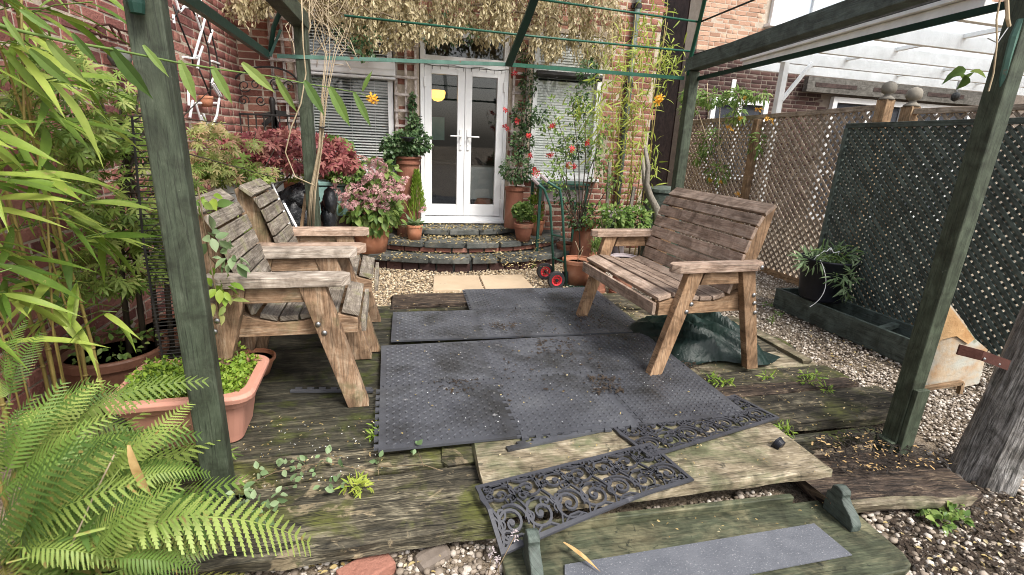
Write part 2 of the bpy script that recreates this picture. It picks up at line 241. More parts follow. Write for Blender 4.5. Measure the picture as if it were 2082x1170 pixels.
# ------------------------------------------------------------------ mesh helpers
class MB:
    def __init__(s): s.v = []; s.f = []; s.mi = []; s.uv = []; s.uo = random.random()*20
    def add(s, vs, fs, m=0, uvs=None):
        o = len(s.v); s.v += [tuple(x) for x in vs]
        for i, f in enumerate(fs):
            s.f.append([o+k for k in f]); s.mi.append(m)
            s.uv.append(uvs[i] if uvs else [(vs[k][0]+s.uo, vs[k][2]+vs[k][1]) for k in f])
    def hexa(s, c, m=0, axis=None):
        # c: 8 corners, bottom ring 0-3, top ring 4-7
        c = [Vector(x) for x in c]
        if axis is None:
            e = [(c[1]-c[0]).length, (c[3]-c[0]).length, (c[4]-c[0]).length]; axis = e.index(max(e))
        d = [(c[1]-c[0]), (c[3]-c[0]), (c[4]-c[0])]
        ax = [x.normalized() if x.length > 0 else Vector((0, 0, 1)) for x in d]
        a = ax[axis]; o1, o2 = [ax[i] for i in range(3) if i != axis]
        ro = random.random()*30; ro2 = random.random()*5
        fs = [(0, 3, 2, 1), (4, 5, 6, 7), (0, 1, 5, 4), (1, 2, 6, 5), (2, 3, 7, 6), (3, 0, 4, 7)]
        uvs = [[((c[k]-c[0]).dot(a)+ro, (c[k]-c[0]).dot(o1)+(c[k]-c[0]).dot(o2)*1.3+ro2) for k in f] for f in fs]
        s.add(c, fs, m, uvs)
    def box(s, c, sz, m=0, rot=None, axis=None):
        hx, hy, hz = sz[0]/2, sz[1]/2, sz[2]/2
        p = [Vector(q) for q in ((-hx, -hy, -hz), (hx, -hy, -hz), (hx, hy, -hz), (-hx, hy, -hz), (-hx, -hy, hz), (hx, -hy, hz), (hx, hy, hz), (-hx, hy, hz))]
        if rot is not None: p = [rot @ q for q in p]
        s.hexa([q+Vector(c) for q in p], m, axis)
    def bar(s, a, b, wd, th, m=0, up=(0, 0, 1)):
        a, b = Vector(a), Vector(b); d = (b-a).normalized(); u = Vector(up)
        if abs(d.dot(u)) > .98: u = Vector((0, 1, 0))
        sx = d.cross(u).normalized(); uz = sx.cross(d).normalized()
        w2, t2 = sx*wd/2, uz*th/2
        s.hexa([a-w2-t2, a+w2-t2, b+w2-t2, b-w2-t2, a-w2+t2, a+w2+t2, b+w2+t2, b-w2+t2], m, 1)
    def tube(s, pts, r, n=6, m=0, cap=True):
        pts = [Vector(p) for p in pts]; k = len(pts); rs = [r]*k if not hasattr(r, '__len__') else r
        vs = []; L = 0; ls = []
        prev = None
        for i, p in enumerate(pts):
            t = (pts[min(i+1, k-1)]-pts[max(i-1, 0)]).normalized()
            if prev is None:
                u = Vector((0, 0, 1)) if abs(t.z) < .9 else Vector((1, 0, 0))
                prev = (u-t*u.dot(t)).normalized()
            prev = (prev-t*prev.dot(t)); prev = prev.normalized() if prev.length > 1e-6 else t.orthogonal().normalized()
            q = t.cross(prev)
            if i: L += (p-pts[i-1]).length
            ls.append(L)
            for j in range(n):
                a = 2*math.pi*j/n; vs.append(p+(prev*math.cos(a)+q*math.sin(a))*rs[i])
        fs = []; uvs = []
        for i in range(k-1):
            for j in range(n):
                j2 = (j+1) % n
                fs.append((i*n+j, i*n+j2, (i+1)*n+j2, (i+1)*n+j)); w = 2*math.pi*rs[i]/n
                uvs.append([(ls[i]+s.uo, j*w), (ls[i]+s.uo, (j+1)*w), (ls[i+1]+s.uo, (j+1)*w), (ls[i+1]+s.uo, j*w)])
        if cap:
            fs += [tuple(range(n-1, -1, -1)), tuple((k-1)*n+j for j in range(n))]; uvs += [[(0, 0)]*n, [(0, 0)]*n]
        s.add(vs, fs, m, uvs)
    def lathe(s, prof, n=28, c=(0, 0, 0), m=0, closed=False):
        vs = []; fs = []
        for (r, z) in prof:
            for j in range(n):
                a = 2*math.pi*j/n; vs.append((c[0]+r*math.cos(a), c[1]+r*math.sin(a), c[2]+z))
        for i in range(len(prof)-1):
            for j in range(n):
                j2 = (j+1) % n; fs.append((i*n+j, i*n+j2, (i+1)*n+j2, (i+1)*n+j))
        if prof[0][0] > 1e-4: fs.append(tuple(range(n-1, -1, -1)))
        if prof[-1][0] > 1e-4: fs.append(tuple((len(prof)-1)*n+j for j in range(n)))
        s.add(vs, fs, m)
    def prism(s, poly, o, ax, ay, az, th, m=0):
        # polygon in the plane (ax, ay) through o, thickness th along az
        o, ax, ay, az = Vector(o), Vector(ax), Vector(ay), Vector(az); n = len(poly)
        b = [o+ax*p[0]+ay*p[1] for p in poly]; t = [x+az*th for x in b]
        s.add(b+t, [tuple(range(n-1, -1, -1)), tuple(range(n, 2*n))]+[(i, (i+1) % n, n+(i+1) % n, n+i) for i in range(n)], m,
              [[(poly[k][0]+s.uo, poly[k][1]) for k in range(n-1, -1, -1)], [(poly[k][0]+s.uo, poly[k][1]) for k in range(n)]]+[[(poly[i][0]+s.uo, poly[i][1]), (poly[(i+1) % n][0]+s.uo, poly[(i+1) % n][1]), (poly[(i+1) % n][0]+s.uo, poly[(i+1) % n][1]+th), (poly[i][0]+s.uo, poly[i][1]+th)] for i in range(n)])
    def mesh(s, name):
        me = bpy.data.meshes.new(name); me.from_pydata(s.v, [], s.f)
        ul = me.uv_layers.new(name='UVMap'); flat = []
        for u in s.uv:
            for q in u: flat += [q[0], q[1]]
        ul.data.foreach_set('uv', flat); me.polygons.foreach_set('material_index', s.mi); return me
    def build(s, name, mats, parent=None, smooth=False, bev=0, loc=None):
        me = s.mesh(name)
        for x in (mats if isinstance(mats, (list, tuple)) else [mats]): me.materials.append(MT[x] if isinstance(x, str) else x)
        if smooth: me.polygons.foreach_set('use_smooth', [True]*len(me.polygons))
        return link(name, me, parent, bev=bev, loc=loc)
def link(name, me, parent=None, bev=0, loc=None, mat=None):
    o = bpy.data.objects.new(name, me); COL.objects.link(o)
    if parent is not None: o.parent = parent
    if loc is not None: o.location = loc
    if mat is not None: o.matrix_local = mat
    if bev:
        b = o.modifiers.new('bevel', 'BEVEL'); b.width = bev; b.segments = 2; b.limit_method = 'ANGLE'; b.angle_limit = R_(40)
    return o
def tag(o, label=None, cat=None, group=None, kind=None):
    if label: o['label'] = label
    if cat: o['category'] = cat
    if group: o['group'] = group
    if kind: o['kind'] = kind
    return o
def thing(name, label, cat, loc=(0, 0, 0), rz=0, group=None):
    o = bpy.data.objects.new(name, None); COL.objects.link(o); o.location = loc; o.rotation_euler = (0, 0, rz); o.empty_display_size = .1
    return tag(o, label, cat, group)
def np_obj(name, V, F, rnd, mat, parent=None, smooth=False, kind=None):
    me = bpy.data.meshes.new(name); V = np.asarray(V, np.float32); F = np.asarray(F, np.int32)
    k = F.shape[1]
    me.vertices.add(len(V)); me.vertices.foreach_set('co', V.ravel())
    me.loops.add(F.size); me.loops.foreach_set('vertex_index', F.ravel())
    me.polygons.add(len(F)); me.polygons.foreach_set('loop_start', np.arange(0, F.size, k, dtype=np.int32))
    me.update(calc_edges=True)
    if smooth: me.polygons.foreach_set('use_smooth', np.ones(len(F), bool))
    a = me.attributes.new('rnd', 'FLOAT', 'POINT'); a.data.foreach_set('value', np.asarray(rnd, np.float32))
    me.materials.append(MT[mat] if isinstance(mat, str) else mat)
    o = link(name, me, parent)
    if kind: o['kind'] = kind
    return o
def bases(dirs, nrm=None, roll=.6):
    d = np.asarray(dirs, float); d /= np.linalg.norm(d, axis=1, keepdims=True)+1e-9
    up = np.tile(np.array([0, 0, 1.]), (len(d), 1)) if nrm is None else np.asarray(nrm, float)
    up = up+rng.normal(0, roll, d.shape)
    x = np.cross(d, up); x /= np.linalg.norm(x, axis=1, keepdims=True)+1e-9
    n = np.cross(x, d)
    return np.stack([x, d, n], axis=2)      # columns: side, along, normal
def scatter(name, tmpl, pos, B, sc, mat, parent=None, kind='stuff', rnd=None, smooth=False):
    tv, tf = np.asarray(tmpl[0], float), np.asarray(tmpl[1], int); n = len(pos); k = len(tv)
    sc = np.asarray(sc, float)
    if sc.ndim == 1: sc = sc[:, None, None]
    V = np.einsum('nij,kj->nki', B, tv)*sc + np.asarray(pos)[:, None, :]
    F = (tf[None]+np.arange(n)[:, None, None]*k).reshape(-1, tf.shape[1])
    r = np.repeat(rng.random(n) if rnd is None else rnd, k)
    return np_obj(name, V.reshape(-1, 3), F, r, mat, parent, smooth, kind)
# leaf templates: stalk at the origin, length 1 along +Y, face up +Z
def t_lance(wd=.13, droop=.25, n=5, fold=.25):
    v = []; f = []
    for i in range(n+1):
        t = i/n; ww = wd*math.sin(math.pi*min(1, (t*.9+.08)))**.8*(1-t**5)*.5; z = -droop*t*t
        v += [(-ww, t, z+ww*fold), (0, t, z), (ww, t, z+ww*fold)]
    for i in range(n):
        a = i*3
        for q in ((a, a+1, a+4, a+3), (a+1, a+2, a+5, a+4)): f += [(q[0], q[1], q[2]), (q[0], q[2], q[3])]
    return v, f
def t_oval(wd=.55, droop=.15, fold=.25):
    pr = [(0, 0), (.2, .7), (.45, 1), (.7, .75), (1, 0)]
    v = [(0, 0, 0), (0, 1, -droop), (0, .45, -droop*.2)]; f = []
    L = [(-wd/2*w, t, wd/2*w*fold-droop*t*t) for t, w in pr[1:-1]]; Rr = [(-x, y, z) for x, y, z in L]
    v += L+Rr
    f = [(0, 2, 3), (3, 2, 4), (4, 2, 5), (5, 2, 1), (0, 6, 2), (6, 7, 2), (7, 8, 2), (8, 1, 2)]
    return v, f
def t_maple(lobes=7, thin=.16):
    v = [(0, 0, 0)]; f = []
    for i in range(lobes):
        a = R_(-115+230*i/(lobes-1)); L = (1 if i == lobes//2 else .95-.09*abs(i-lobes//2)-.06)
        d = np.array([math.sin(a), math.cos(a)]); s = np.array([d[1], -d[0]])
        k = len(v)
        for (t, ww) in ((.28, thin*.5), (.62, thin*.75)):
            for sg in (-1, 1):
                q = d*t*L+s*sg*ww*L; v.append((q[0], q[1], -.1*t*t))
        q = d*L; v.append((q[0], q[1], -.25))
        f += [(0, k, k+1), (k, k+2, k+1), (k+1, k+2, k+3), (k+2, k+4, k+3)]
    return v, f
def t_flower(n=4, wd=.9):
    v = [(0, 0, 0)]; f = []
    for i in range(n):
        a = 2*math.pi*i/n
        for da, r in ((-.55*wd, .75), (0, 1), (.55*wd, .75)): v.append((math.sin(a+da)*r, math.cos(a+da)*r, .12))
        k = 1+3*i; f += [(0, k, k+1), (0, k+1, k+2)]
    return v, f
def t_card(wd=.5): return [(-wd/2, 0, 0), (wd/2, 0, 0), (wd/2, 1, -.1), (-wd/2, 1, -.1)], [(0, 1, 2), (0, 2, 3)]
def t_ico():
    p = (1+5**.5)/2; v = np.array([(-1, p, 0), (1, p, 0), (-1, -p, 0), (1, -p, 0), (0, -1, p), (0, 1, p), (0, -1, -p), (0, 1, -p), (p, 0, -1), (p, 0, 1), (-p, 0, -1), (-p, 0, 1)])/1.902
    f = [(0, 11, 5), (0, 5, 1), (0, 1, 7), (0, 7, 10), (0, 10, 11), (1, 5, 9), (5, 11, 4), (11, 10, 2), (10, 7, 6), (7, 1, 8), (3, 9, 4), (3, 4, 2), (3, 2, 6), (3, 6, 8), (3, 8, 9), (4, 9, 5), (2, 4, 11), (6, 2, 10), (8, 6, 7), (9, 8, 1)]
    return v, f
def rdirs(n, mean=(0, 0, 0), sd=1.): return rng.normal(0, sd, (n, 3))+np.array(mean)
def lerp(a, b, t): return Vector(a)*(1-t)+Vector(b)*t
def arc_pts(a, b, sag=(0, 0, 0), n=8, jit=0):
    a, b, g = Vector(a), Vector(b), Vector(sag)
    return [lerp(a, b, i/n)+g*(4*(i/n)*(1-i/n))+Vector(np.random.default_rng(i+int(abs(a.x)*999)).normal(0, jit, 3) if jit and 0 < i < n else (0, 0, 0)) for i in range(n+1)]
# ================================================================== SETTING
g = MB(); g.add([(-60, -60, -.125), (60, -60, -.125), (60, 60, -.125), (-60, 60, -.125)], [(0, 1, 2, 3)])
tag(g.build('ground', 'ground'), kind='structure')
def pebbles(name, regions, mat, label=None):
    P = []; Sx = []
    for (poly, n, r0, r1, z) in regions:
        poly = np.array(poly); lo, hi = poly.min(0), poly.max(0); got = 0
        while got < n:
            q = rng.uniform(lo, hi, (n*2, 2)); ins = np.zeros(len(q), bool); j = len(poly)-1
            for i in range(len(poly)):
                xi, yi = poly[i]; xj, yj = poly[j]
                c = ((yi > q[:, 1]) != (yj > q[:, 1])) & (q[:, 0] < (xj-xi)*(q[:, 1]-yi)/(yj-yi+1e-9)+xi); ins ^= c; j = i
            q = q[ins][:n-got]; got += len(q)
            zz = z+rng.uniform(-.006, .012, len(q))+.006*np.sin(q[:, 0]*7)*np.cos(q[:, 1]*6)
            P.append(np.column_stack([q, zz])); Sx.append(r0+(r1-r0)*rng.random(len(q))**2.2)
    P = np.concatenate(P); s = np.concatenate(Sx); n = len(P)
    B = bases(rdirs(n), None, 1.)
    an = np.stack([s*rng.uniform(.8, 1.25, n), s*rng.uniform(.7, 1.1, n), s*rng.uniform(.45, .8, n)], 1)
    return scatter(name, t_ico(), P, B, an[:, None, :].repeat(1, 1), mat, None, 'stuff')
def scatter_an(name, tmpl, pos, B, an, mat):
    pass
# scatter() scales the rotated template; stones are squashed along world axes, which reads the same
pb = pebbles('gravel', [([(2.72, 1.0), (4.5, 1.0), (4.5, 2.4), (2.72, 2.4)], 9500, .006, .015, -.112),
                   ([(2.72, 2.3), (3.6, 2.3), (4.4, 4.2), (4.4, 5.4), (2.2, 5.4), (2.2, 4.2), (2.72, 3.7)], 12000, .006, .014, -.112),
                   ([(1.5, .8), (4.2, .8), (4.2, 1.6), (2.6, 1.6), (1.5, 1.15)], 8500, .005, .019, -.117),
                   ([(-1.6, .95), (1.6, .95), (1.6, 1.5), (-1.6, 1.5)], 7500, .005, .019, -.119)], 'pebble')
pg = pebbles('golden_gravel', [([(-.6, 4.05), (2.3, 4.05), (2.3, 5.6), (-.6, 5.9)], 13000, .006, .014, -.108)], 'pebble_gold')
# ------------------------------------------------------------------ brickwork
def t_brick(L, H=.063, D=.05, ch=.004, j=.0):
    x, z = L/2, H/2; a = ch
    r = random.Random(int(L*1e4)+int(j*1000))
    jj = lambda: r.uniform(-.0025, .0025)
    v = [(-x, D, -z), (x, D, -z), (x, D, z), (-x, D, z), (-x+jj(), a, -z+jj()), (x+jj(), a, -z+jj()), (x+jj(), a, z+jj()), (-x+jj(), a, z+jj()),
         (-x+a+jj(), jj(), -z+a), (x-a+jj(), jj(), -z+a), (x-a+jj(), jj(), z-a), (-x+a+jj(), jj(), z-a)]
    f = [(8, 9, 10, 11), (4, 5, 9, 8), (5, 6, 10, 9), (6, 7, 11, 10), (7, 4, 8, 11), (0, 1, 5, 4), (1, 2, 6, 5), (2, 3, 7, 6), (3, 0, 4, 7)]
    return v, f
BR = {}
def brick_mesh(kind, mat):
    k = (kind, mat)
    if k not in BR:
        BR[k] = []
        for j in range(3):
            v, f = t_brick(.210 if kind == 's' else .099, j=j+1); me = bpy.data.meshes.new('brick'); me.from_pydata(v, [], f); me.materials.append(MT[mat]); BR[k].append(me)
    return BR[k]
def brick_face(parent, o, ang, length, z0, z1, holes, mat, maxparts, course=.075, pt=None):
    # bricks laid from o along the direction ang (about z), faces turned to the right of that direction's left: local -Y
    ux, uy = math.cos(ang), math.sin(ang); L = []; row = 0; z = z0+course/2
    rr = random.Random(5)
    while z < z1:
        u = -rr.choice([0, .056, .11, .17]) if row % 2 else 0; k = row
        while u < length:
            kd = 'h' if (k % 3 == 2) or rr.random() < .08 else 's'; k += 1
            ln = .222 if kd == 's' else .110; c = u+ln/2
            if c-ln*.5 > -.12 and c < length and not any(h[0]-.02 < c+ln*.38 and c-ln*.38 < h[1]+.02 and h[2] < z+.025 and z-.025 < h[3] for h in holes):
                L.append((c, z+rr.uniform(-.002, .002), kd, rr.uniform(-.004, .003)))
            u += ln
        z += course; row += 1
    Q = []
    nx, ny = uy, -ux   # outward
    for (c, z, kd, d) in L:
        p = (o[0]+ux*c+nx*d, o[1]+uy*c+ny*d, z); px, py, dp = proj(p)
        vis = dp > .3 and -20 < px < 2100 and -20 < py < 1190
        ca = abs((nx*-p[0]+ny*-p[1])/max(.1, math.hypot(p[0], p[1])))
        Q.append(((1 if vis else 0)*ca*(2 if kd == 's' else 1)/max(dp, .3)**2, p, kd))
    Q.sort(key=lambda q: -q[0])
    for q in Q[:maxparts]:
        mt = Matrix.Translation(q[1]) @ Matrix.Rotation(ang, 4, 'Z')
        link('brick', rr.choice(brick_mesh(q[2], mat)), parent, mat=mt)
    rest = Q[maxparts:]
    if rest:
        V = []; F = []; Rn = []
        for q in rest:
            v, f = t_brick(.210 if q[2] == 's' else .099, j=1); b = len(V)
            for x in v: V.append((q[1][0]+ux*x[0]-uy*x[1], q[1][1]+uy*x[0]+ux*x[1], q[1][2]+x[2]))
            F += [tuple(b+i for i in ff) for ff in f]; Rn += [random.random()]*len(v)
        np_obj('brickwork', V, F, Rn, mat, parent, kind='stuff')
HY = 6.3
house = thing('house', 'red brick house with white french doors and a window either side', 'house', (0, 0, 0))
dw = (.39, 1.46, .15, 2.47); lw = (-.86, .10, .83, 2.56); rw = (1.755, 2.67, .82, 2.56)
wall = MB()
XL, XR, ZT = -1.6, 3.40, 3.3
cuts = [XL, lw[0], lw[1], dw[0], dw[1], rw[0], rw[1], XR]
for i in range(len(cuts)-1):
    a, b = cuts[i], cuts[i+1]; hole = {1: lw, 3: dw, 5: rw}.get(i)
    segs = [(-.12, ZT)] if not hole else [(-.12, hole[2]), (hole[3], ZT)]
    for (p, q) in segs: wall.box(((a+b)/2, HY+.1045, (p+q)/2), (b-a, .2, q-p))
wall.box((XR-.1, HY+2.2, ZT/2), (.2, 3.98, ZT+.2))
wall.build('wall', 'mortar', house)
brick_face(house, (-1.52, HY), 0, 4.92, -.1, ZT, [tuple(x+1.52 if i < 2 else x for i, x in enumerate(h)) for h in (dw, lw, rw)], 'brick', 300)
# the garden side wall
lwall = thing('brick_wall', 'plum red brick side wall running along the left of the garden behind the bamboo', 'wall')
ANG = R_(90-3.2)
e0 = Vector((-1.5-6*math.sin(R_(3.2)), HY-6*math.cos(R_(3.2)), 0))
mb = MB(); n_ = Vector((math.sin(ANG), -math.cos(ANG), 0)); u_ = Vector((math.cos(ANG), math.sin(ANG), 0))
a = e0-n_*.0045; b = a+u_*6.02
mb.hexa([a-n_*.2+Vector((0, 0, -.12)), a+Vector((0, 0, -.12)), b+Vector((0, 0, -.12)), b-n_*.2+Vector((0, 0, -.12)), a-n_*.2+Vector((0, 0, 3.3)), a+Vector((0, 0, 3.3)), b+Vector((0, 0, 3.3)), b-n_*.2+Vector((0, 0, 3.3))])
mb.build('wall', 'mortar', lwall)
brick_face(lwall, e0, ANG, 6.0, -.1, 3.3, [], 'brick_left', 300)
# ------------------------------------------------------------------ french doors
Yf = HY-.03
def P2(px, py, y=Yf): q = aty(px, py, y); return q.x, q.z
def frame_rect(mb, x0, x1, z0, z1, wd, y, dp, m=0, wt=None, wb=None):
    wt = wd if wt is None else wt; wb = wd if wb is None else wb
    mb.box(((x0+wd/2), y, (z0+z1)/2), (wd, dp, z1-z0), m); mb.box(((x1-wd/2), y, (z0+z1)/2), (wd, dp, z1-z0), m)
    mb.box(((x0+x1)/2, y+.001, z1-wt/2), (x1-x0-2*wd, dp-.002, wt), m); mb.box(((x0+x1)/2, y+.001, z0+wb/2), (x1-x0-2*wd, dp-.002, wb), m)
mb = MB(); frame_rect(mb, .40, 1.45, .29, 2.13, .045, HY+.03, .09); mb.box((.925, HY-.02, .277), (1.08, .16, .03)); mb.build('door_frame', 'upvc', house, bev=.003)
mb = MB(); frame_rect(mb, .40, 1.45, 2.132, 2.46, .06, HY+.03, .09); tf = mb.build('window', 'upvc', house, bev=.003)
mb = MB(); mb.box((.925, HY+.03, 2.295), (.93, .006, .21)); mb.build('window_pane', 'glass', tf)
for sgn, (x0, x1) in ((1, (.447, .923)), (-1, (.927, 1.403))):
    mb = MB(); frame_rect(mb, x0, x1, .345, 2.08, .085, HY+.02, .06, wt=.085, wb=.14); d = mb.build('door', 'upvc', house, bev=.004)
    mb = MB(); mb.box(((x0+x1)/2, HY+.025, 1.23), (x1-x0-.16, .006, 1.53)); mb.build('glass_pane', 'glass', d)
    xh = x1-.043 if sgn > 0 else x0+.043
    mb = MB(); mb.box((xh, HY-.016, 1.27), (.032, .014, .24)); mb.tube([(xh, HY-.02, 1.31), (xh, HY-.06, 1.31), (xh-sgn*.02, HY-.065, 1.31), (xh-sgn*.13, HY-.062, 1.31)], .0095, 8); mb.tube([(xh, HY-.024, 1.21), (xh, HY-.03, 1.21)], .008, 8)
    mb.build('handle', 'upvc', d, bev=.002)
    xg = x0+.004 if sgn > 0 else x1-.004
    for zz in (.5, 1.9): mb = MB(); mb.box((xg, HY-.02, zz), (.022, .02, .11)); mb.build('hinge', 'upvc', d, bev=.003)
# string of tiny lights over the doors
mb = MB(); pts = [(x, HY-.035, 2.098-.02*math.sin((x-.4)/.35*3.14)**2) for x in np.linspace(.4, 1.45, 24)]; mb.tube(pts, .003, 4)
for p in pts[1::2]: mb.tube([p, (p[0], p[1], p[2]-.04)], .003, 4)
tag(mb.build('string_lights', 'black_iron'), 'thin dark string of unlit lights along the top of the french doors', 'string lights')
def window(x0, x1, z0, z1, zm):
    mb = MB(); frame_rect(mb, x0, x1, z0, z1, .06, HY+.035, .08); mb.box(((x0+x1)/2, HY+.036, zm), (x1-x0-.12, .078, .07)); wn = mb.build('window', 'upvc', house, bev=.003)
    for a, b in ((z0+.06, zm-.035), (zm+.035, z1-.06)): mb = MB(); mb.box(((x0+x1)/2, HY+.04, (a+b)/2), (x1-x0-.12, .006, b-a)); mb.build('window_pane', 'glass', wn)
    mb = MB(); mb.box(((x0+x1)/2, HY-.02, z0-.018), (x1-x0+.1, .13, .035)); mb.build('sill', 'upvc', wn, bev=.003)
window(lw[0]+.01, lw[1]-.01, .86, 2.54, 2.03); window(rw[0]+.01, rw[1]-.01, .85, 2.54, 2.08)
def blind(x0, x1, z0, z1, lab, tilt):
    b = thing('venetian_blind', lab, 'blind', ((x0+x1)/2, HY+.066, z0))
    mb = MB(); mb.box((0, 0, 0), (x1-x0, .03, .0022), rot=Matrix.Rotation(tilt, 3, 'X')); me = mb.mesh('slat'); me.materials.append(MT['blind'])
    n = int((z1-z0)/.031)
    for i in range(n): link('slat', me, b, loc=(0, 0, i*.031))
    mb = MB()
    for q in (-.32, 0, .32): mb.box((q*(x1-x0), -.016, (z1-z0)/2), (.003, .002, z1-z0))
    mb.build('ladder_cord', 'blind', b)
blind(lw[0]+.07, lw[1]-.07, .93, 1.99, 'white venetian blind with open slats in the lower pane left of the doors', .58)
blind(lw[0]+.07, lw[1]-.07, 2.07, 2.48, 'white venetian blind with open slats in the small top pane left of the doors', .58)
blind(rw[0]+.07, rw[1]-.07, .92, 2.04, 'white venetian blind with closed slats in the lower pane right of the doors', 1.2)
blind(rw[0]+.07, rw[1]-.07, 2.12, 2.48, 'white venetian blind with closed slats in the small top pane right of the doors', 1.2)
mb = MB(); mb.box(((lw[0]+lw[1])/2+.0, HY-.07, 1.995), (1.0, .12, .15)); mb.box(((lw[0]+lw[1])/2, HY-.075, 1.90), (1.0, .09, .03)); aw = thing('awning_cassette', 'white closed awning cassette across the window left of the doors', 'awning', (0, 0, 0)); mb.build('casing', 'upvc', aw, bev=.012)
mb = MB(); mb.box(((lw[0]+lw[1])/2, HY-.134, 1.99), (.98, .004, .012)); mb.build('trim', 'white_wood', aw)
mb = MB(); mb.tube([(1.78, HY-.07, 2.075), (2.62, HY-.07, 2.075)], .042, 12); tag(mb.build('roller_tube', 'black_iron', smooth=False), 'dark rolled up shade tube with flaking paint above the right window', 'roller shade')
# rooms behind the glass
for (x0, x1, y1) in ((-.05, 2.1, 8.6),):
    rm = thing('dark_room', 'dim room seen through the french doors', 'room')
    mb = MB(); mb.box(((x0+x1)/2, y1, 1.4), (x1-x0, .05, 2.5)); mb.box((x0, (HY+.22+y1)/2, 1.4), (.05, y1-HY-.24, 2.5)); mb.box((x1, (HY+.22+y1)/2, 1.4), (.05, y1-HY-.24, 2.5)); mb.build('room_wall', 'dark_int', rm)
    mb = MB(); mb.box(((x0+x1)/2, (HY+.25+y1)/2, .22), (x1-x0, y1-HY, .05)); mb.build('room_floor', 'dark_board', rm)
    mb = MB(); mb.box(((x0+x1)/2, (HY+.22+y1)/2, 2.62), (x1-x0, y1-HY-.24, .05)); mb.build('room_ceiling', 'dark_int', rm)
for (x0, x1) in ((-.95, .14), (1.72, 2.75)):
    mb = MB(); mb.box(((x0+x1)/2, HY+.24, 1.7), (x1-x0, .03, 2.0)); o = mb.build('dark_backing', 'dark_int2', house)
lp = thing('pendant_lamp', 'glowing yellow dome pendant lamp inside the left french door', 'lamp', tuple(aty(890, 190, HY+.5)))
mb = MB(); mb.lathe([(.001, -.10), (.05, -.09), (.085, -.055), (.098, 0), (.098, .02), (.09, .035)], 20); MT['lampglow'] = emis('lamp_glow', (1., .58, .13), 1.15); mb.build('lamp_shade', 'lampglow', lp, smooth=True)
mb = MB(); mb.tube([(0, 0, .035), (0, 0, .5)], .004, 5); mb.build('flex', 'black_iron', lp)
q = aty(982, 340, HY+.6); tb = thing('side_table', 'small table under a pale cloth with a fringed hem inside the right french door', 'table', (q.x, q.y, .25))
mb = MB(); mb.box((.0, .15, .66), (.42, .42, .025)); mb.box((0, -.062, .45), (.42, .006, .42)); mb.box((-.212, .15, .45), (.006, .42, .42)); mb.build('cloth', 'cloth_white', tb)
mb = MB()
for i in range(14): mb.bar((-.2+.03*i, -.064, .24), (-.2+.03*i, -.064, .17), .006, .003)
mb.build('fringe', 'upvc', tb)
for sx in (-.18, .18): mb = MB(); mb.bar((sx, 0, 0), (sx, 0, .64), .03, .03); mb.build('leg', 'upvc', tb)
q = aty(985, 395, HY+.35); mb = MB(); mb.lathe([(.10, 0), (.13, .1), (.14, .2), (.10, .27)], 16); o = mb.build('floor_pot', 'terracotta_old', loc=(q.x, q.y, .25)); tag(o, 'rust red pot on the floor just inside the right french door', 'pot')
q = aty(891, 262, HY+.9); mb = MB(); mb.box((0, 0, 0), (.17, .01, .30)); tag(mb.build('picture', 'cloth_teal', loc=tuple(q)), 'teal picture hanging in the room behind the left french door', 'picture')
q = aty(905, 395, HY+1.0); cb = thing('cabinet', 'dark low cabinet in the room behind the left french door', 'cabinet', (q.x, q.y, .25))
mb = MB(); mb.box((0, 0, .35), (.5, .35, .66)); mb.build('carcass', 'dark_int2', cb, bev=.01); mb = MB(); mb.box((0, -.02, .70), (.54, .42, .03)); mb.build('top', 'dark_int', cb)
# ------------------------------------------------------------------ half round steps
steps = thing('doorsteps', 'three half round steps of dark stone pavers with brick risers below the french doors', 'steps', (.87, HY, -.12))
for (A, Bb, zt, npv, core) in ((1.66, 1.12, .045, 13, 0), (1.36, .86, .165, 11, 0), (.80, .49, .245, 7, 0)):
    zb = {.045: -.12, .165: .045, .245: .165}[zt]
    ell = lambda t, k=1.: (A*k*math.cos(t), -Bb*k*math.sin(t))
    mb = MB(); N_ = 28; poly = [ell(math.pi*i/N_, .93) for i in range(N_+1)]; mb.prism(poly, (0, 0, zb+.12), (1, 0, 0), (0, 1, 0), (0, 0, 1), zt-zb-.012); mb.build('step_core', 'stone', steps)
    ts = [0]; 
    for i in range(npv): ts.append(ts[-1]+random.uniform(.75, 1.3))
    ts = [math.pi*t/ts[-1] for t in ts]
    for i in range(npv):
        t0, t1 = ts[i]+.012, ts[i+1]-.012; ki = 1-.26/((A+Bb)/2); top = zt+.12+random.uniform(-.006, .006)
        mb = MB(); sub = 3; poly = [ell(t0+(t1-t0)*j/sub, 1.0+random.uniform(-.004, .004)) for j in range(sub+1)]+[ell(t1-(t1-t0)*j/sub, ki) for j in range(sub+1)]
        mb.prism(poly, (0, 0, top-.062), (1, 0, 0), (0, 1, 0), (0, 0, 1), .062); mb.build('paver', 'stone', steps, bev=.008)
    if zt < .2:
        for i in range(npv*2):
            t0, t1 = math.pi*i/(npv*2)+.008, math.pi*(i+1)/(npv*2)-.008
            mb = MB(); poly = [ell(t0, .965), ell(t1, .965), ell(t1, .90), ell(t0, .90)]
            mb.prism(poly, (0, 0, zb+.125), (1, 0, 0), (0, 1, 0), (0, 0, 1), zt-zb-.073); mb.build('riser_brick', 'brick_dark' if zt < .1 else 'brick', steps, bev=.004)
    else:
        mb = MB(); poly = [ell(math.pi*i/20, ki*.99) for i in range(21)]; mb.prism(poly, (0, 0, zt+.12-.03), (1, 0, 0), (0, 1, 0), (0, 0, 1), .028); mb.build('paver', 'stone', steps)
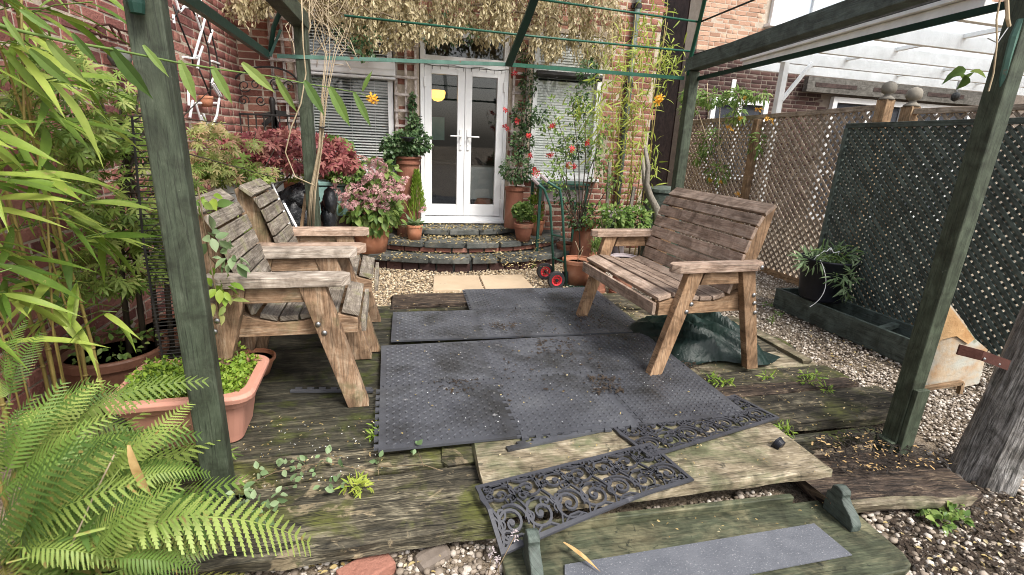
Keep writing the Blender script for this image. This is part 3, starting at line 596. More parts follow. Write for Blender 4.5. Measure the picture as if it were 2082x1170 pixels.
# sandstone slabs
for i, (c, lab) in enumerate((([(882, 560), (972, 560), (983, 588), (880, 590)], 'left of two sandstone slabs set in the gravel below the steps'), ([(975, 560), (1060, 558), (1086, 586), (987, 588)], 'right of two sandstone slabs, the one nearer the hand trolley'))):
    mb = MB(); q = [atz(x, y, -.085) for x, y in c]; mb.hexa([p+Vector((0, 0, -.035)) for p in (q[3], q[2], q[1], q[0])]+[q[3], q[2], q[1], q[0]]); tag(mb.build('paving_slab', 'sand', bev=.006), lab, 'paving slab', 'sandstone slabs below the steps')
# ------------------------------------------------------------------ down pipe, trellises
dp = thing('downpipe', 'black rainwater downpipe on the brickwork right of the right window', 'drainpipe', (3.02, HY-.05, -.1))
mb = MB(); mb.tube([(0, 0, .0), (0, 0, 3.4)], .036, 12); mb.build('pipe', 'green_dark', dp, smooth=True)
for z in (.9, 2.1, 3.0): mb = MB(); mb.tube([(0, 0, z), (0, 0, z+.06)], .043, 12); mb.box((0, .03, z+.03), (.13, .02, .05)); mb.build('pipe_bracket', 'black_iron', dp)
def trellis(label, x0, x1, z0, z1, cols, pitch, y=HY-.045, z_off=0):
    t = thing('trellis', label, 'trellis', (x0, y, z0))
    for i in range(cols): mb = MB(); mb.box((i*(x1-x0)/(cols-1), 0, (z1-z0)/2), (.028, .02, z1-z0)); mb.build('upright', 'trellis', t, bev=.002)
    for k in range(int((z1-z0)/pitch)+1): mb = MB(); mb.box(((x1-x0)/2, -.0205, k*pitch+.02+random.uniform(-.006, .006)), (x1-x0+.05, .02, .028)); mb.build('rail', 'trellis', t, bev=.002)
trellis('weathered wooden trellis of square panels on the brick wall left of the window', -1.17, -.93, .55, 2.50, 3, .205)
trellis('weathered wooden trellis between the left window and the french doors', .125, .345, .5, 2.45, 3, .175)
trellis('narrow wooden trellis between the french doors and the right window under the red flowers', 1.51, 1.68, .5, 2.45, 2, .22)
# ------------------------------------------------------------------ the neighbour's house, canopy and what shows behind the fence
nb = thing('neighbour_house', 'peach brick house next door with a white upstairs window', 'house', (0, 0, 0))
NY = 8.5
mb = MB()
for (x0, x1, z0, z1) in ((5.31, 14, 2.95, 6.5),): mb.box(((x0+x1)/2, NY+.2045, (z0+z1)/2), (x1-x0, .4, z1-z0))
mb.build('wall', 'mortar', nb)
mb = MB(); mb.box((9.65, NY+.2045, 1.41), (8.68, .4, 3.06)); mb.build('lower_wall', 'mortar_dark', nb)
mb = MB(); mb.box((5.41, NY+2.6, 3.2), (.2, 4.3, 6.6)); mb.build('flank_wall', 'dark_board', nb)  # side wall in shade; the shade is put into its dark colour
brick_face(nb, (5.3, NY), 0, 7.0, 2.95, 4.9, [(6.6-5.3, 9.6-5.3, 3.42, 4.9)], 'brick_peach', 300)
BRs = dict(BR)
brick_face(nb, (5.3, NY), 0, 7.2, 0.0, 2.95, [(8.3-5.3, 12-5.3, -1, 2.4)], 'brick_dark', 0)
mb = MB(); frame_rect(mb, 6.66, 9.5, 3.46, 4.9, .09, NY-.02, .09)
for x in (7.55, 8.45): mb.box((x, NY-.019, 4.18), (.12, .085, 1.25))
wn = mb.build('window', 'upvc', nb, bev=.004)
for a, b in ((6.75, 7.49), (7.61, 8.39), (8.51, 9.41)): mb = MB(); mb.box(((a+b)/2, NY-.012, 4.18), (b-a, .006, 1.26)); mb.build('window_pane', M('sky_glass', (.50, .56, .62), (.62, .68, .73), rough=.06, bump=0, var=0) if 'skyglass' not in MT else MT['skyglass'], wn); MT.setdefault('skyglass', bpy.data.materials['sky_glass'])
mb = MB(); mb.box((8.08, NY-.06, 3.44), (3.0, .2, .05)); mb.build('sill', 'upvc', wn)
mb = MB(); frame_rect(mb, 8.35, 11.9, .0, 2.36, .10, NY-.03, .1)
for x in (9.25, 10.1, 11.0): mb.box((x, NY-.029, 1.2), (.10, .095, 2.1))
mb.box((10.1, NY-.028, .95), (3.3, .09, .12)); pd = mb.build('patio_door', 'upvc', nb)
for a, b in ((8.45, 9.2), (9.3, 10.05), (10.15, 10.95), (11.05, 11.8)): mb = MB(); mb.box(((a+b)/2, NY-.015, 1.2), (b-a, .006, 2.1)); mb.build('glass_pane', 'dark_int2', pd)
mb = MB(); p0 = aty(1442, 232, NY-.04); p1 = aty(1562, 206, NY-.04); frame_rect(mb, p0.x, p1.x, .75, p1.z, .09, NY-.03, .1); mb.box(((p0.x+p1.x)/2, NY-.029, (1.75+p1.z)/2-.5), (.08, .09, p1.z-.95)); wn = mb.build('window', 'upvc', nb)
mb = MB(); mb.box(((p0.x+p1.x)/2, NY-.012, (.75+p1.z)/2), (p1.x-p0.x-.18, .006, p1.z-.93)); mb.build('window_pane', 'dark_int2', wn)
mb = MB(); p0 = aty(1640, 152, NY-.1); p1 = aty(1960, 222, NY-.1); mb.box(((p0.x+p1.x)/2+.4, NY-.12, 2.53), (p1.x-p0.x+.8, .1, .26)); lt = mb.build('lintel_board', 'grey_board', nb)
for i in range(3): mb = MB(); mb.box((p0.x+.65+1.35*i, NY-.172, 2.53), (.95, .01, .07)); mb.build('vent_slot', 'dark_board', lt)
# tiled porch roof at the top right corner
pr = thing('tiled_roof', 'strip of dark roof tiles above the white canopy next door', 'roof')
for r in range(4):
    for i in range(12):
        p = Vector((10.2+.28*i+(r % 2)*.14, 7.9+.22*r, 3.63+.13*r)); mb = MB(); mb.box(p, (.27, .30, .025), rot=Matrix.Rotation(.5, 3, 'X')); mb.build('roof_tile', 'tile_dark', pr)
# white lean-to canopy
cn = thing('lean_to_canopy', 'white timber lean-to canopy with clear roof panels next door', 'canopy')
V0 = atz(1512, 133, 2.62); V1 = atz(2010, 4, 2.46)     # the verge nearest us
dx = Vector((1, .02, 0)); far = 6.5
MT['poly'] = None
mt = bpy.data.materials.new('clear_roof_panel'); mt.use_nodes = True; N = mt.node_tree.nodes; L = mt.node_tree.links
tb_ = N.new('ShaderNodeBsdfTranslucent'); tb_.inputs[0].default_value = (.8, .83, .86, 1); tt = N.new('ShaderNodeBsdfTransparent'); tt.inputs[0].default_value = (.88, .92, .95, 1); mx = N.new('ShaderNodeMixShader'); mx.inputs[0].default_value = .5
L.new(tb_.outputs[0], mx.inputs[1]); L.new(tt.outputs[0], mx.inputs[2]); L.new(mx.outputs[0], N['Material Output'].inputs[0]); MT['poly'] = mt
mb = MB(); mb.bar(V0, V1, .05, .10); mb.bar(V0+Vector((-.03, 0, .07)), V1+Vector((-.03, 0, .07)), .09, .035); mb.build('verge_beam', 'white_wood', cn, bev=.004)
mb = MB(); mb.bar(V0+Vector((.02, 0, .12)), V1+Vector((.02, 0, .12)), .14, .04); mb.build('gutter', 'grey_board', cn, bev=.004)
nr = 5
for i in range(nr):
    a = lerp(V0, V1, (i+.12)/(nr-.6)); mb = MB(); mb.bar(a+dx*.05, a+dx*far+Vector((0, 0, -.0)), .06, .15); mb.build('rafter', 'white_wood', cn, bev=.004)
for i in range(nr-1):
    a = lerp(V0, V1, (i+.12)/(nr-.6)); b = lerp(V0, V1, (i+1.12)/(nr-.6)); mb = MB(); z = Vector((0, 0, .085)); t_ = Vector((0, 0, .012))
    mb.hexa([a+z, a+dx*far+z, b+dx*far+z, b+z, a+z+t_, a+dx*far+z+t_, b+dx*far+z+t_, b+z+t_]); mb.build('roof_panel', 'poly', cn)
for k in range(3):
    a_, b_ = V0+dx*(1.2+1.9*k), V1+dx*(1.2+1.9*k); mb = MB(); mb.bar(a_+Vector((0, 0, .06)), b_+Vector((0, 0, .06)), .05, .045); mb.build('purlin', 'white_wood', cn, bev=.003)
wp = lerp(V0, V1, .28)+Vector((.09, 0, -.08)); 
for k, q in enumerate((wp,)):
    mb = MB(); mb.bar((q.x, q.y, -.1), (q.x, q.y, q.z), .085, .085); mb.build('post', 'white_wood', cn, bev=.004)
    mb = MB(); mb.bar((q.x+.03, q.y-.02, q.z-.50), (q.x+.42, q.y-.02, q.z+.02), .04, .055, up=(0, 1, 0)); mb.build('brace', 'white_wood', cn, bev=.003)
q = V0+Vector((.5, .9, -.1)); mb = MB(); mb.bar((q.x, q.y, -.1), (q.x, q.y, q.z), .085, .085); mb.build('post', 'white_wood', cn)
hl = thing('hanging_lamp', 'small dark lamp hanging on a rod under the canopy next door', 'lamp', tuple(aty(1943, 195, 7.2)))
mb = MB(); mb.tube([(0, 0, .02), (-.03, 0, .45)], .017, 6); mb.build('rod', 'steel', hl); mb = MB(); mb.lathe([(.001, -.10), (.055, -.07), (.065, 0), (.04, .05), (.001, .06)], 14); mb.build('lamp_head', 'black_iron', hl, smooth=True)
# ================================================================== FENCE, SCREEN, PLANTER
def lattice(parent, org, sdir, ndir, s0, s1, z0, z1, pitch, wd, th, mat, zoff=0):
    # diagonal slats on the plane org + s*sdir, z up; ndir points to the viewer's side
    org, sd_, nd = Vector(org), Vector(sdir), Vector(ndir)
    for layer, sg in ((1, 1), (0, -1)):
        c = (z0-s1) if sg > 0 else (z0+s0)
        c0, c1 = (z0-s1, z1-s0) if sg > 0 else (z0+s0, z1+s1)
        c = c0+pitch*.5
        while c < c1:
            # z = sg*s + c
            pts = []
            for s in (s0, s1):
                z = sg*s+c
                if z0 <= z <= z1: pts.append((s, z))
            for z in (z0, z1):
                s = (z-c)/sg
                if s0 < s < s1: pts.append((s, z))
            c += pitch*random.uniform(.96, 1.04)
            if len(pts) < 2: continue
            pts.sort(); a, b = pts[0], pts[-1]
            if math.hypot(a[0]-b[0], a[1]-b[1]) < .05: continue
            off = nd*(layer*th+layer*.001)
            mb = MB(); mb.bar(org+sd_*a[0]+Vector((0, 0, a[1]))+off, org+sd_*b[0]+Vector((0, 0, b[1]))+off, th, wd, up=sd_.cross(Vector((0, 0, 1))) if False else (sd_*(-sg)+Vector((0, 0, 1))))
            mb.build('slat', mat, parent)
fx = 4.42
def finial(mb, x, y, z):
    mb.lathe([(.062, 0), (.062, .012), (.03, .035), (.026, .05), (.05, .06), (.062, .085), (.058, .12), (.042, .145), (.012, .158), (.0005, .16)], 18, (x, y, z))
fence = thing('lattice_fence', 'brown diagonal lattice fence with acorn topped posts along the right boundary', 'fence')
lattice(fence, (fx, 0, 0), (0, 1, 0), (-1, 0, 0), 3.96, 7.2, -.06, 1.70, .088, .026, .012, 'fence')
lattice(fence, (fx, 0, 0), (0, 1, 0), (-1, 0, 0), 1.9, 3.58, -.06, 1.66, .1, .026, .008, 'fence')
mb = MB(); mb.bar((fx, 3.95, 1.735), (fx, 7.2, 1.66), .05, .05); mb.build('top_rail', 'fence', fence, bev=.003)
mb = MB(); mb.bar((fx, 1.9, 1.69), (fx, 3.58, 1.69), .05, .045); mb.build('top_rail', 'fence', fence, bev=.003)
mb = MB(); mb.bar((fx, 3.0, -.07), (fx, 7.2, -.10), .045, .09); mb.build('gravel_board', 'fence_post', fence, bev=.003)
for y, zt in ((3.88, 1.80), (3.63, 1.73)):
    mb = MB(); mb.bar((fx, y, -.12), (fx, y, zt), .10, .10); po = mb.build('post', 'fence_post', fence, bev=.004)
    mb = MB(); finial(mb, fx, y, zt); mb.build('finial', 'finial', po, smooth=True)
q = atx(1542, 243, fx-.06); mb = MB(); mb.bar((fx-.06, q.y, -.12), (fx-.06, q.y, q.z), .075, .075); mb.build('post', 'fence_post', fence, bev=.004)
# green trellis screen
sx = 3.86
scr = thing('trellis_screen', 'dark green close lattice screen standing behind the green planter trough', 'trellis')
lattice(scr, (sx, 0, 0), (0, 1, 0), (-1, 0, 0), 2.0, 3.66, .06, 1.53, .058, .024, .011, 'green_dark')
mb = MB(); mb.bar((sx-.008, 1.95, 1.565), (sx-.008, 3.69, 1.545), .035, .04); mb.build('top_rail', 'green_dark', scr, bev=.003)
mb = MB(); mb.bar((sx-.012, 3.675, -.1), (sx-.012, 3.675, 1.525), .04, .03); mb.build('stile', 'green_dark', scr, bev=.003)
mb = MB(); mb.bar((sx+.01, 1.97, -.1), (sx+.01, 1.97, 1.54), .04, .05); mb.build('stile', 'green_dark', scr, bev=.003)
pt = thing('planter_trough', 'long low dark green timber trough at the foot of the green screen', 'planter')
for nm, a, b, h in (('front_board', (3.53, 2.2, .0), (3.53, 3.74, -.012), .19), ('back_board', (3.83, 2.2, .0), (3.83, 3.72, .0), .19)): mb = MB(); mb.bar(a, b, .03, h); mb.build(nm, 'green_dark', pt, bev=.004)
for y in (2.215, 3.70): mb = MB(); mb.bar((3.546, y, 0), (3.814, y, 0), .03, .18); mb.build('end_board', 'green_dark', pt, bev=.004)
mb = MB(); mb.bar((3.548, 2.72, .06), (3.812, 2.80, .06), .05, .03); mb.build('cross_brace', 'green_dark', pt)
mb = MB(); mb.box((3.68, 2.96, -.04), (.26, 1.44, .02)); mb.build('soil', 'soil', pt)
# ================================================================== PERGOLA AND ITS METAL FRAME
per = thing('pergola', 'green painted timber pergola with four posts round the decking', 'pergola')
PR = R_(-5.5)
def ppost(x, y, z0, z1, wd=.098, rz=PR, lean=(0, 0)):
    mb = MB(); c, s = math.cos(rz), math.sin(rz); h = wd/2
    cr = [(-h, -h), (h, -h), (h, h), (-h, h)]; lo = [(x+c*a-s*b, y+s*a+c*b, z0) for a, b in cr]; hi = [(p[0]+lean[0], p[1]+lean[1], z1) for p in lo]
    n = 14; rgs = []
    for i in range(n):
        t0, t1 = i/n, (i+1)/n
    mb.hexa(lo+hi, 0, 2); return mb.build('post', 'green_wood', per, bev=.006)
PL = (-.648, 1.80); PRt = (2.335, 1.575); PLb = (-.575, 4.2); PRb = (2.57, 4.12)
ppost(*PL, -.12, 2.35, .092, rz=R_(8), lean=(-.012, 0)); ppost(*PRt, -.12, 2.1, .076, rz=0); ppost(*PLb, -.1, 2.02, .085); ppost(*PRb, -.1, 1.93, .085)
mb = MB(); mb.bar((PL[0]-.02, PL[1]-.2, 2.06), (PLb[0], PLb[1]+.06, 2.06), .10, .11); mb.build('beam', 'green_wood', per, bev=.004)
mb = MB(); mb.bar((PRt[0], PRt[1]-.2, 2.075), (PRb[0], PRb[1]+.056, 1.985), .10, .105); mb.build('beam', 'green_dark', per, bev=.004)
# splice at the foot of the right post
mb = MB(); mb.bar((PRt[0]-.052, PRt[1]-.0, -.12), (PRt[0]-.052, PRt[1]-.0, .02), .03, .08); mb.build('foot_block', 'green_wood', per, bev=.004)
mb = MB(); mb.bar((PRt[0]+.004, PRt[1]-.050, -.11), (PRt[0]+.004, PRt[1]-.050, .30), .074, .022, up=(0, 1, 0)); mb.build('splice_plate', 'green_wood', per, bev=.003)
for (px, py, post) in ((368, 215, PL), (362, 240, PL)):
    pass
gz = thing('gazebo_frame', 'rusty green metal gazebo frame of rods and bars fixed round the top of the pergola', 'gazebo frame')
yb = 4.14; zl = 1.80
bl = Vector((-.74, yb+.02, 1.80)); br_ = Vector((2.50, yb, 1.875)); bm = Vector((.945, yb, 1.868))
mb = MB(); mb.bar(bl, bm, .016, .026); mb.build('eaves_bar', 'teal_metal', gz); mb = MB(); mb.bar(bm, br_, .016, .028); mb.build('eaves_bar', 'green_metal', gz)
rl = Vector((2.60, 1.0, 1.985)); rb = Vector((2.60, yb, 1.87))
mb = MB(); mb.bar(rl, rb, .016, .032); mb.build('eaves_bar', 'green_dark_metal', gz)
mb = MB(); mb.bar((-.80, 1.0, 1.83), (-.80, yb, 1.80), .03, .05); mb.build('eaves_bar', 'green_dark_metal', gz)
mb = MB(); mb.bar((-.78, yb-.02, 1.79), (-.70, yb, 1.97), .018, .018); mb.build('strut', 'green_dark_metal', gz)
# rafters of the roof and the rods between them
rfl = [Vector((.945, yb-.02, 1.86)), Vector((.985, 3.75, 2.13)), Vector((1.01, 3.2, 2.5))]
mb = MB(); mb.bar(rfl[0], rfl[1], .02, .055, up=(1, 0, 0)); mb.bar(rfl[1], rfl[2], .02, .055, up=(1, 0, 0)); mb.build('rafter', 'green_dark_metal', gz)
rfr = [Vector((2.54, yb-.01, 1.90)), Vector((2.53, yb-.02, 2.06)), Vector((2.40, 3.85, 2.28)), Vector((2.1, 3.3, 2.5))]
mb = MB(); mb.tube(rfr, [.022, .018, .016, .016], 8); mb.build('rafter', 'green_metal', gz, smooth=True)
rfl2 = [Vector((-.78, yb-.01, 1.82)), Vector((-.74, yb-.02, 1.98)), Vector((-.55, 3.85, 2.22)), Vector((-.2, 3.3, 2.5))]
mb = MB(); mb.tube(rfl2, .016, 8); mb.build('rafter', 'green_dark_metal', gz, smooth=True)
rA = aty(700, 32, 4.05); rB = Vector((2.53, yb-.02, 2.085)); mb = MB(); mb.tube([rA, lerp(rA, rB, .5)+Vector((0, 0, -.008)), rB], .008, 6); mb.build('rod', 'green_metal', gz, smooth=True)
rA = aty(1060, -6, 3.86); rB = Vector((2.42, 3.88, 2.255)); mb = MB(); mb.tube([rA, rB], .008, 6); mb.build('rod', 'green_metal', gz, smooth=True)
mb = MB(); mb.tube([rB, (2.62, 1.6, 2.42)], .007, 6); mb.build('rod', 'black_iron', gz, smooth=True)
mb = MB(); mb.tube([(2.55, yb-.02, 2.06), (2.62, 1.5, 2.17)], .007, 6); mb.build('rod', 'black_iron', gz, smooth=True)
# hanging basket bracket on the right post
hb = thing('basket_bracket', 'weathered green wrought hanging basket bracket on the right front post', 'bracket', (PRt[0]+.075, PRt[1]-.02, 1.72))
def b_px(px, py): return Vector(aty(px, py, PRt[1]-.02))-hb.location
mb = MB(); pl = [b_px(2076, 40), b_px(2062, 75), b_px(2050, 120), b_px(2040, 165), b_px(2036, 178)]
mb.tube(pl, [.012, .014, .013, .014, .010], 6); mb.build('back_plate', 'teal_metal', hb)
mb = MB(); mb.tube([b_px(2050, 140), b_px(2066, 118), b_px(2085, 108), b_px(2110, 100)], .008, 6); mb.build('arm', 'green_dark_metal', hb)
mb = MB(); mb.tube([b_px(2064, 75), b_px(2078, 73), b_px(2100, 66)], .008, 6); mb.build('arm', 'green_dark_metal', hb)
mb = MB(); mb.tube([b_px(2060, 100), b_px(2058, 84), b_px(2068, 76), b_px(2080, 74)], .006, 6); mb.build('scroll', 'teal_metal', hb)
# ================================================================== DECK
deck = thing('timber_deck', 'old mossy timber decking of wide split planks under the benches', 'decking', (0, 0, 0))
def plank(parent, name, x0, x1, y0, y1, zt, th, mat, rag=.008, nx=14, dz=0., dy=0., endrag=.02, rot=0):
    mb = MB(); pr = [(0, .15), (0, .82), (.03, 1), (.5, 1), (.97, 1), (1, .82), (1, .15), (.5, 0)]; k = len(pr); uo = random.random()*40; vo = random.random()*9
    vs = []; r = random
    wob = [r.uniform(-1, 1) for _ in range(k)]
    for i in range(nx+1):
        t = i/nx; x = x0+(x1-x0)*t
        wob = [w*.55+r.uniform(-1, 1)*.6 for w in wob]
        for j, (a, b) in enumerate(pr):
            ex = (r.uniform(-endrag, endrag) if i in (0, nx) else 0)
            yy = y0+(y1-y0)*a+wob[j]*rag*(1.3 if a in (0, 1) else .6)+dy*t
            zz = zt-th+th*b+wob[(j+3) % k]*rag*(.45 if b == 1 and a not in (0, 1) else .9)+dz*t
            vs.append((x+ex, yy, zz))
    fs = []; uv = []; per_ = [0]
    for j in range(k): a, b = pr[j], pr[(j+1) % k]; per_.append(per_[-1]+math.hypot((a[0]-b[0])*(y1-y0), (a[1]-b[1])*th))
    for i in range(nx):
        u0, u1 = (x1-x0)*i/nx+uo, (x1-x0)*(i+1)/nx+uo
        for j in range(k):
            j2 = (j+1) % k; fs.append((i*k+j, i*k+j2, (i+1)*k+j2, (i+1)*k+j)); uv.append([(u0, per_[j]+vo), (u0, per_[j+1]+vo), (u1, per_[j+1]+vo), (u1, per_[j]+vo)])
    for i, rv in ((0, 0), (nx, 1)):
        f = [i*k+j for j in range(k)]; fs.append(tuple(f if rv else f[::-1])); uv.append([(uo, vo+.01*j) for j in range(k)])
    mb.add(vs, fs, 0, uv); return mb.build(name, mat, parent)
plank(deck, 'plank', -1.05, .335, 1.415, 1.635, .0, .075, 'deck', .010, 18)
plank(deck, 'plank', -.55, .345, 1.66, 1.795, -.03, .05, 'deck', .012, 14)
plank(deck, 'plank', -1.2, .345, 1.805, 1.965, -.012, .05, 'deck', .009, 16)
plank(deck, 'plank', 1.70, 2.42, 1.30, 1.60, -.015, .075, 'deck_rot', .016, 16, dz=-.02, dy=-.06)
plank(deck, 'plank', 1.72, 2.36, 1.272, 1.30, -.022, .05, 'deck_pale', .008, 14, dz=-.018, dy=-.052)
plank(deck, 'plank', .40, 1.9, 1.60, 1.80, -.035, .045, 'deck_dark', .006)
plank(deck, 'plank', .2, 2.80, 1.79, 2.085, -.003, .06, 'deck', .011, 22)
rows = [(1.975, 2.20, -1.2, .4), (2.21, 2.43, -1.25, .1), (2.44, 2.65, -1.3, .1), (2.66, 2.88, -1.3, .05), (2.89, 3.10, -1.3, .05), (3.11, 3.34, -1.3, .6), (3.35, 3.58, -1.2, .1), (3.59, 3.76, -1.2, .1)]
for y0, y1, xa, xb in rows: plank(deck, 'plank', xa, xb, y0, y1, -.006+random.uniform(-.008, .004), .05, 'deck_dark', .006, 12)
rows = [(2.10, 2.20, 2.70, 'deck_rot'), (2.21, 2.40, 2.74, 'deck'), (2.41, 2.64, 2.70, 'deck_pale'), (2.65, 2.86, 2.74, 'deck'), (2.87, 3.10, 2.72, 'deck'), (3.11, 3.33, 2.70, 'deck'), (3.34, 3.56, 2.5, 'deck_pale'), (3.57, 3.80, 2.3, 'deck'), (3.81, 4.04, 2.1, 'deck')]
for y0, y1, xb, mt_ in rows: plank(deck, 'plank', .9, xb+random.uniform(-.05, .05), y0, y1, -.006+random.uniform(-.012, .006), .05, mt_, .008, 14)
plank(deck, 'plank', 2.60, 2.68, 2.42, 3.05, .012, .03, 'deck_pale', .004, 4)
plank(deck, 'plank', -.35, .95, 3.78, 3.90, -.02, .05, 'deck', .008, 10)
plank(deck, 'plank', -.35, .04, 3.58, 3.77, -.01, .05, 'deck_pale', .006, 6)
for y in (1.75, 2.6, 3.5): mb = MB(); mb.box((.75, y, -.085), (3.4, .06, .05)); mb.build('joist', 'deck_dark', deck)
tag(plank(None, 'sleeper', .0, .66, 3.80, 4.10, .012, .12, 'deck_rot', .012, 12), 'cracked brown timber sleeper at the back of the deck beside the mats', 'sleeper')
bd = plank(None, 'board', .335, 1.81, 1.445, 1.93, .022, .045, 'deck_pale', .006, 20, dy=-.02); tag(bd, 'wide pale mossy board lying on the front of the deck under the scroll mats', 'board')
# rubble under the front edge
for i, (px, py, sz, mt_) in enumerate(((740, 1150, (.16, .09, .07), 'brick'), (880, 1120, (.2, .12, .08), 'stone'), (1120, 1045, (.2, .10, .07), 'stone'))):
    pass
rb1 = MB(); q = atz(745, 1165, -.11); rb1.box((0, 0, 0), (.17, .10, .06), rot=Matrix.Rotation(.5, 3, 'Z')); tag(rb1.build('broken_brick', 'brick', loc=tuple(q), bev=.006), 'broken red brick lying in the gravel below the front plank', 'brick')
rb1 = MB(); rb1.box((0, 0, 0), (.20, .10, .065), rot=Matrix.Rotation(-.25, 3, 'Z')); tag(rb1.build('half_brick', 'brick', loc=tuple(atz(1770, 1010, -.08)), bev=.006), 'orange brick wedged beside the rotten plank and the green step', 'brick')
rb1 = MB(); rb1.box((0, 0, 0), (.13, .08, .06), rot=Matrix.Rotation(.5, 3, 'Z') @ Matrix.Rotation(.2, 3, 'X')); tag(rb1.build('concrete_block', 'mortar_dark', loc=tuple(atz(880, 1135, -.12)), bev=.024), 'grey concrete lump in the gravel under the front of the deck', 'block')
# ================================================================== BENCHES
def bench(label, loc, rz, W, slat, leg, arm, group, th=.072, lw_=.10):
    t = thing('garden_bench' if W > .8 else 'garden_chair', label, 'bench' if W > .8 else 'chair', loc, rz, group)
    front = [(0, 0), (lw_, 0), (.185+lw_, .63), (.172, .63)]
    rear = [(.770-lw_, 0), (.770, 0), (.612, .63), (.602-lw_, .63)]
    bolt = lambda mb, u, w, z, sd: mb.lathe([(.012, 0), (.012, .003), (.008, .007), (.0005, .008)], 10) 
    for w0 in (-th/2, W-th/2):
        out = -1 if w0 < 0 else 1
        for nm, poly, bl_ in (('leg', front, ((.212, .449), (.187, .405))), ('leg', rear, ((.63, .485), (.645, .435), (.662, .375)))):
            mb = MB(); mb.prism(poly, (0, w0, 0), (1, 0, 0), (0, 0, 1), (0, 1, 0), th)
            mb.uv = [[(q[1]*1., q[0]*1.) for q in u] for u in mb.uv]
            lg = mb.build(nm, leg, t, bev=.004)
            for (u, z) in bl_:
                b = MB(); b.lathe([(.0135, 0), (.0135, .003), (.009, .008), (.0005, .009)], 10); ob = b.build('bolt', 'steel', lg, smooth=True)
                ob.matrix_local = Matrix.Translation((u, w0+(0 if out < 0 else th), z)) @ Matrix.Rotation(R_(90)*(1 if out < 0 else -1), 4, 'X')
        mb = MB(); mb.prism([(.262, .555), (.52, .555), (.503, .628), (.283, .628)], (0, w0+.012, 0), (1, 0, 0), (0, 0, 1), (0, 1, 0), th-.024); mb.build('apron', leg, t, bev=.003)
        # rail with a hollowed top edge
        curve = [(.04, .445), (.13, .470), (.20, .462), (.30, .440), (.40, .437), (.50, .462), (.58, .50)]
        mb = MB(); mb.prism([(.04, .372), (.64, .372), (.63, .50)]+curve[::-1][0:], (0, w0+(th if out < 0 else -.040), 0), (1, 0, 0), (0, 0, 1), (0, 1, 0), .040); mb.build('side_rail', leg, t, bev=.003)
        # back support
        wi = w0+(th+.04 if out < 0 else -.04-.045)
        mb = MB(); mb.prism([(.52, .40), (.62, .40), (.725, .80), (.758, .975), (.735, .990), (.655, .93)], (0, w0+(th if out < 0 else -.045)+(.041 if out < 0 else -.041), 0), (1, 0, 0), (0, 0, 1), (0, 1, 0), .045)
        mb.uv = [[(q[1], q[0]) for q in u] for u in mb.uv]; mb.build('back_support', leg, t, bev=.003)
        # arm
        a0 = w0-.02; a1 = w0+th+.02; cl = .035
        mb = MB(); mb.prism([(.062+cl, a0), (.60, a0), (.672, a0+cl if out < 0 else a0), (.672, a1 if out < 0 else a1-cl), (.60, a1), (.062+cl, a1), (.062, a1-cl), (.062, a0+cl)], (0, 0, .634), (1, 0, 0), (0, 1, 0), (0, 0, 1), .047)
        am = mb.build('armrest', arm, t, bev=.004)
        b = MB(); b.lathe([(.0135, 0), (.0135, .003), (.009, .008), (.0005, .009)], 10); ob = b.build('bolt', 'steel', am, smooth=True); ob.matrix_local = Matrix.Translation((.63, w0-.021 if out < 0 else w0+th+.021, .657)) @ Matrix.Rotation(R_(90)*(1 if out < 0 else -1), 4, 'X')
    s0, s1 = th/2+.002, W-th/2-.002
    def slat_at(u0, z0, u1, z1, thk, ext=0, name='slat', lift=.012):
        d = Vector((u1-u0, 0, z1-z0)); L_ = d.length; d.normalize(); n = Vector((-d.z, 0, d.x))
        if n.z < 0 and abs(n.z) > abs(n.x): n = -n
        mb = MB(); c = Vector(((u0+u1)/2, (s0+s1)/2, (z0+z1)/2))+n*thk/2
        rot = Matrix((Vector((0, 1, 0)), d, Vector((0, 1, 0)).cross(d))).transposed()
        mb.box(c, (s1-s0+ext*2+random.uniform(-.003, .003), L_-.009, thk), rot=rot, axis=0); return mb.build(name, slat, t, bev=.003)
    # seat slats follow the rail; the front two drop towards the front edge
    slat_at(.024, .372, .024, .452, .022)
    for a, b in (((.03, .450), (.118, .474)), ((.122, .474), (.208, .464)), ((.212, .463), (.300, .444)), ((.304, .443), (.392, .440)), ((.396, .440), (.480, .462))):
        slat_at(a[0], a[1]+.004, b[0], b[1]+.004, .024)
    pts = [(.512, .475), (.535, .560), (.556, .638), (.580, .717), (.604, .796), (.630, .872), (.664, .935), (.735, .992)]
    for i in range(len(pts)-1):
        (u0, z0), (u1, z1) = pts[i], pts[i+1]; d = Vector((u1-u0, z1-z0)).normalized(); off = -.026
        slat_at(u0+d.y*off, z0-d.x*off, u1+d.y*off, z1-d.x*off, .022) if False else slat_at(u0-.004, z0, u1-.004, z1, .022)
    return t
bench('brown two seat wooden garden bench standing half on the foam mats', (1.432, 2.350, .014), R_(2.4), 1.03, 'bench_slat', 'bench_leg', 'arm_pink', None, .052, .080)
bench('weathered wooden garden chair nearer the front post with mossy grey slats', (-.118, 2.90, -.004), math.pi, .56, 'grey_slat', 'grey_leg', 'arm', 'pair of wooden garden chairs side by side')
bench('weathered wooden garden chair farther back beside the hydrangea', (-.070, 3.53, -.004), math.pi, .53, 'grey_slat', 'grey_leg', 'arm_pink', 'pair of wooden garden chairs side by side')
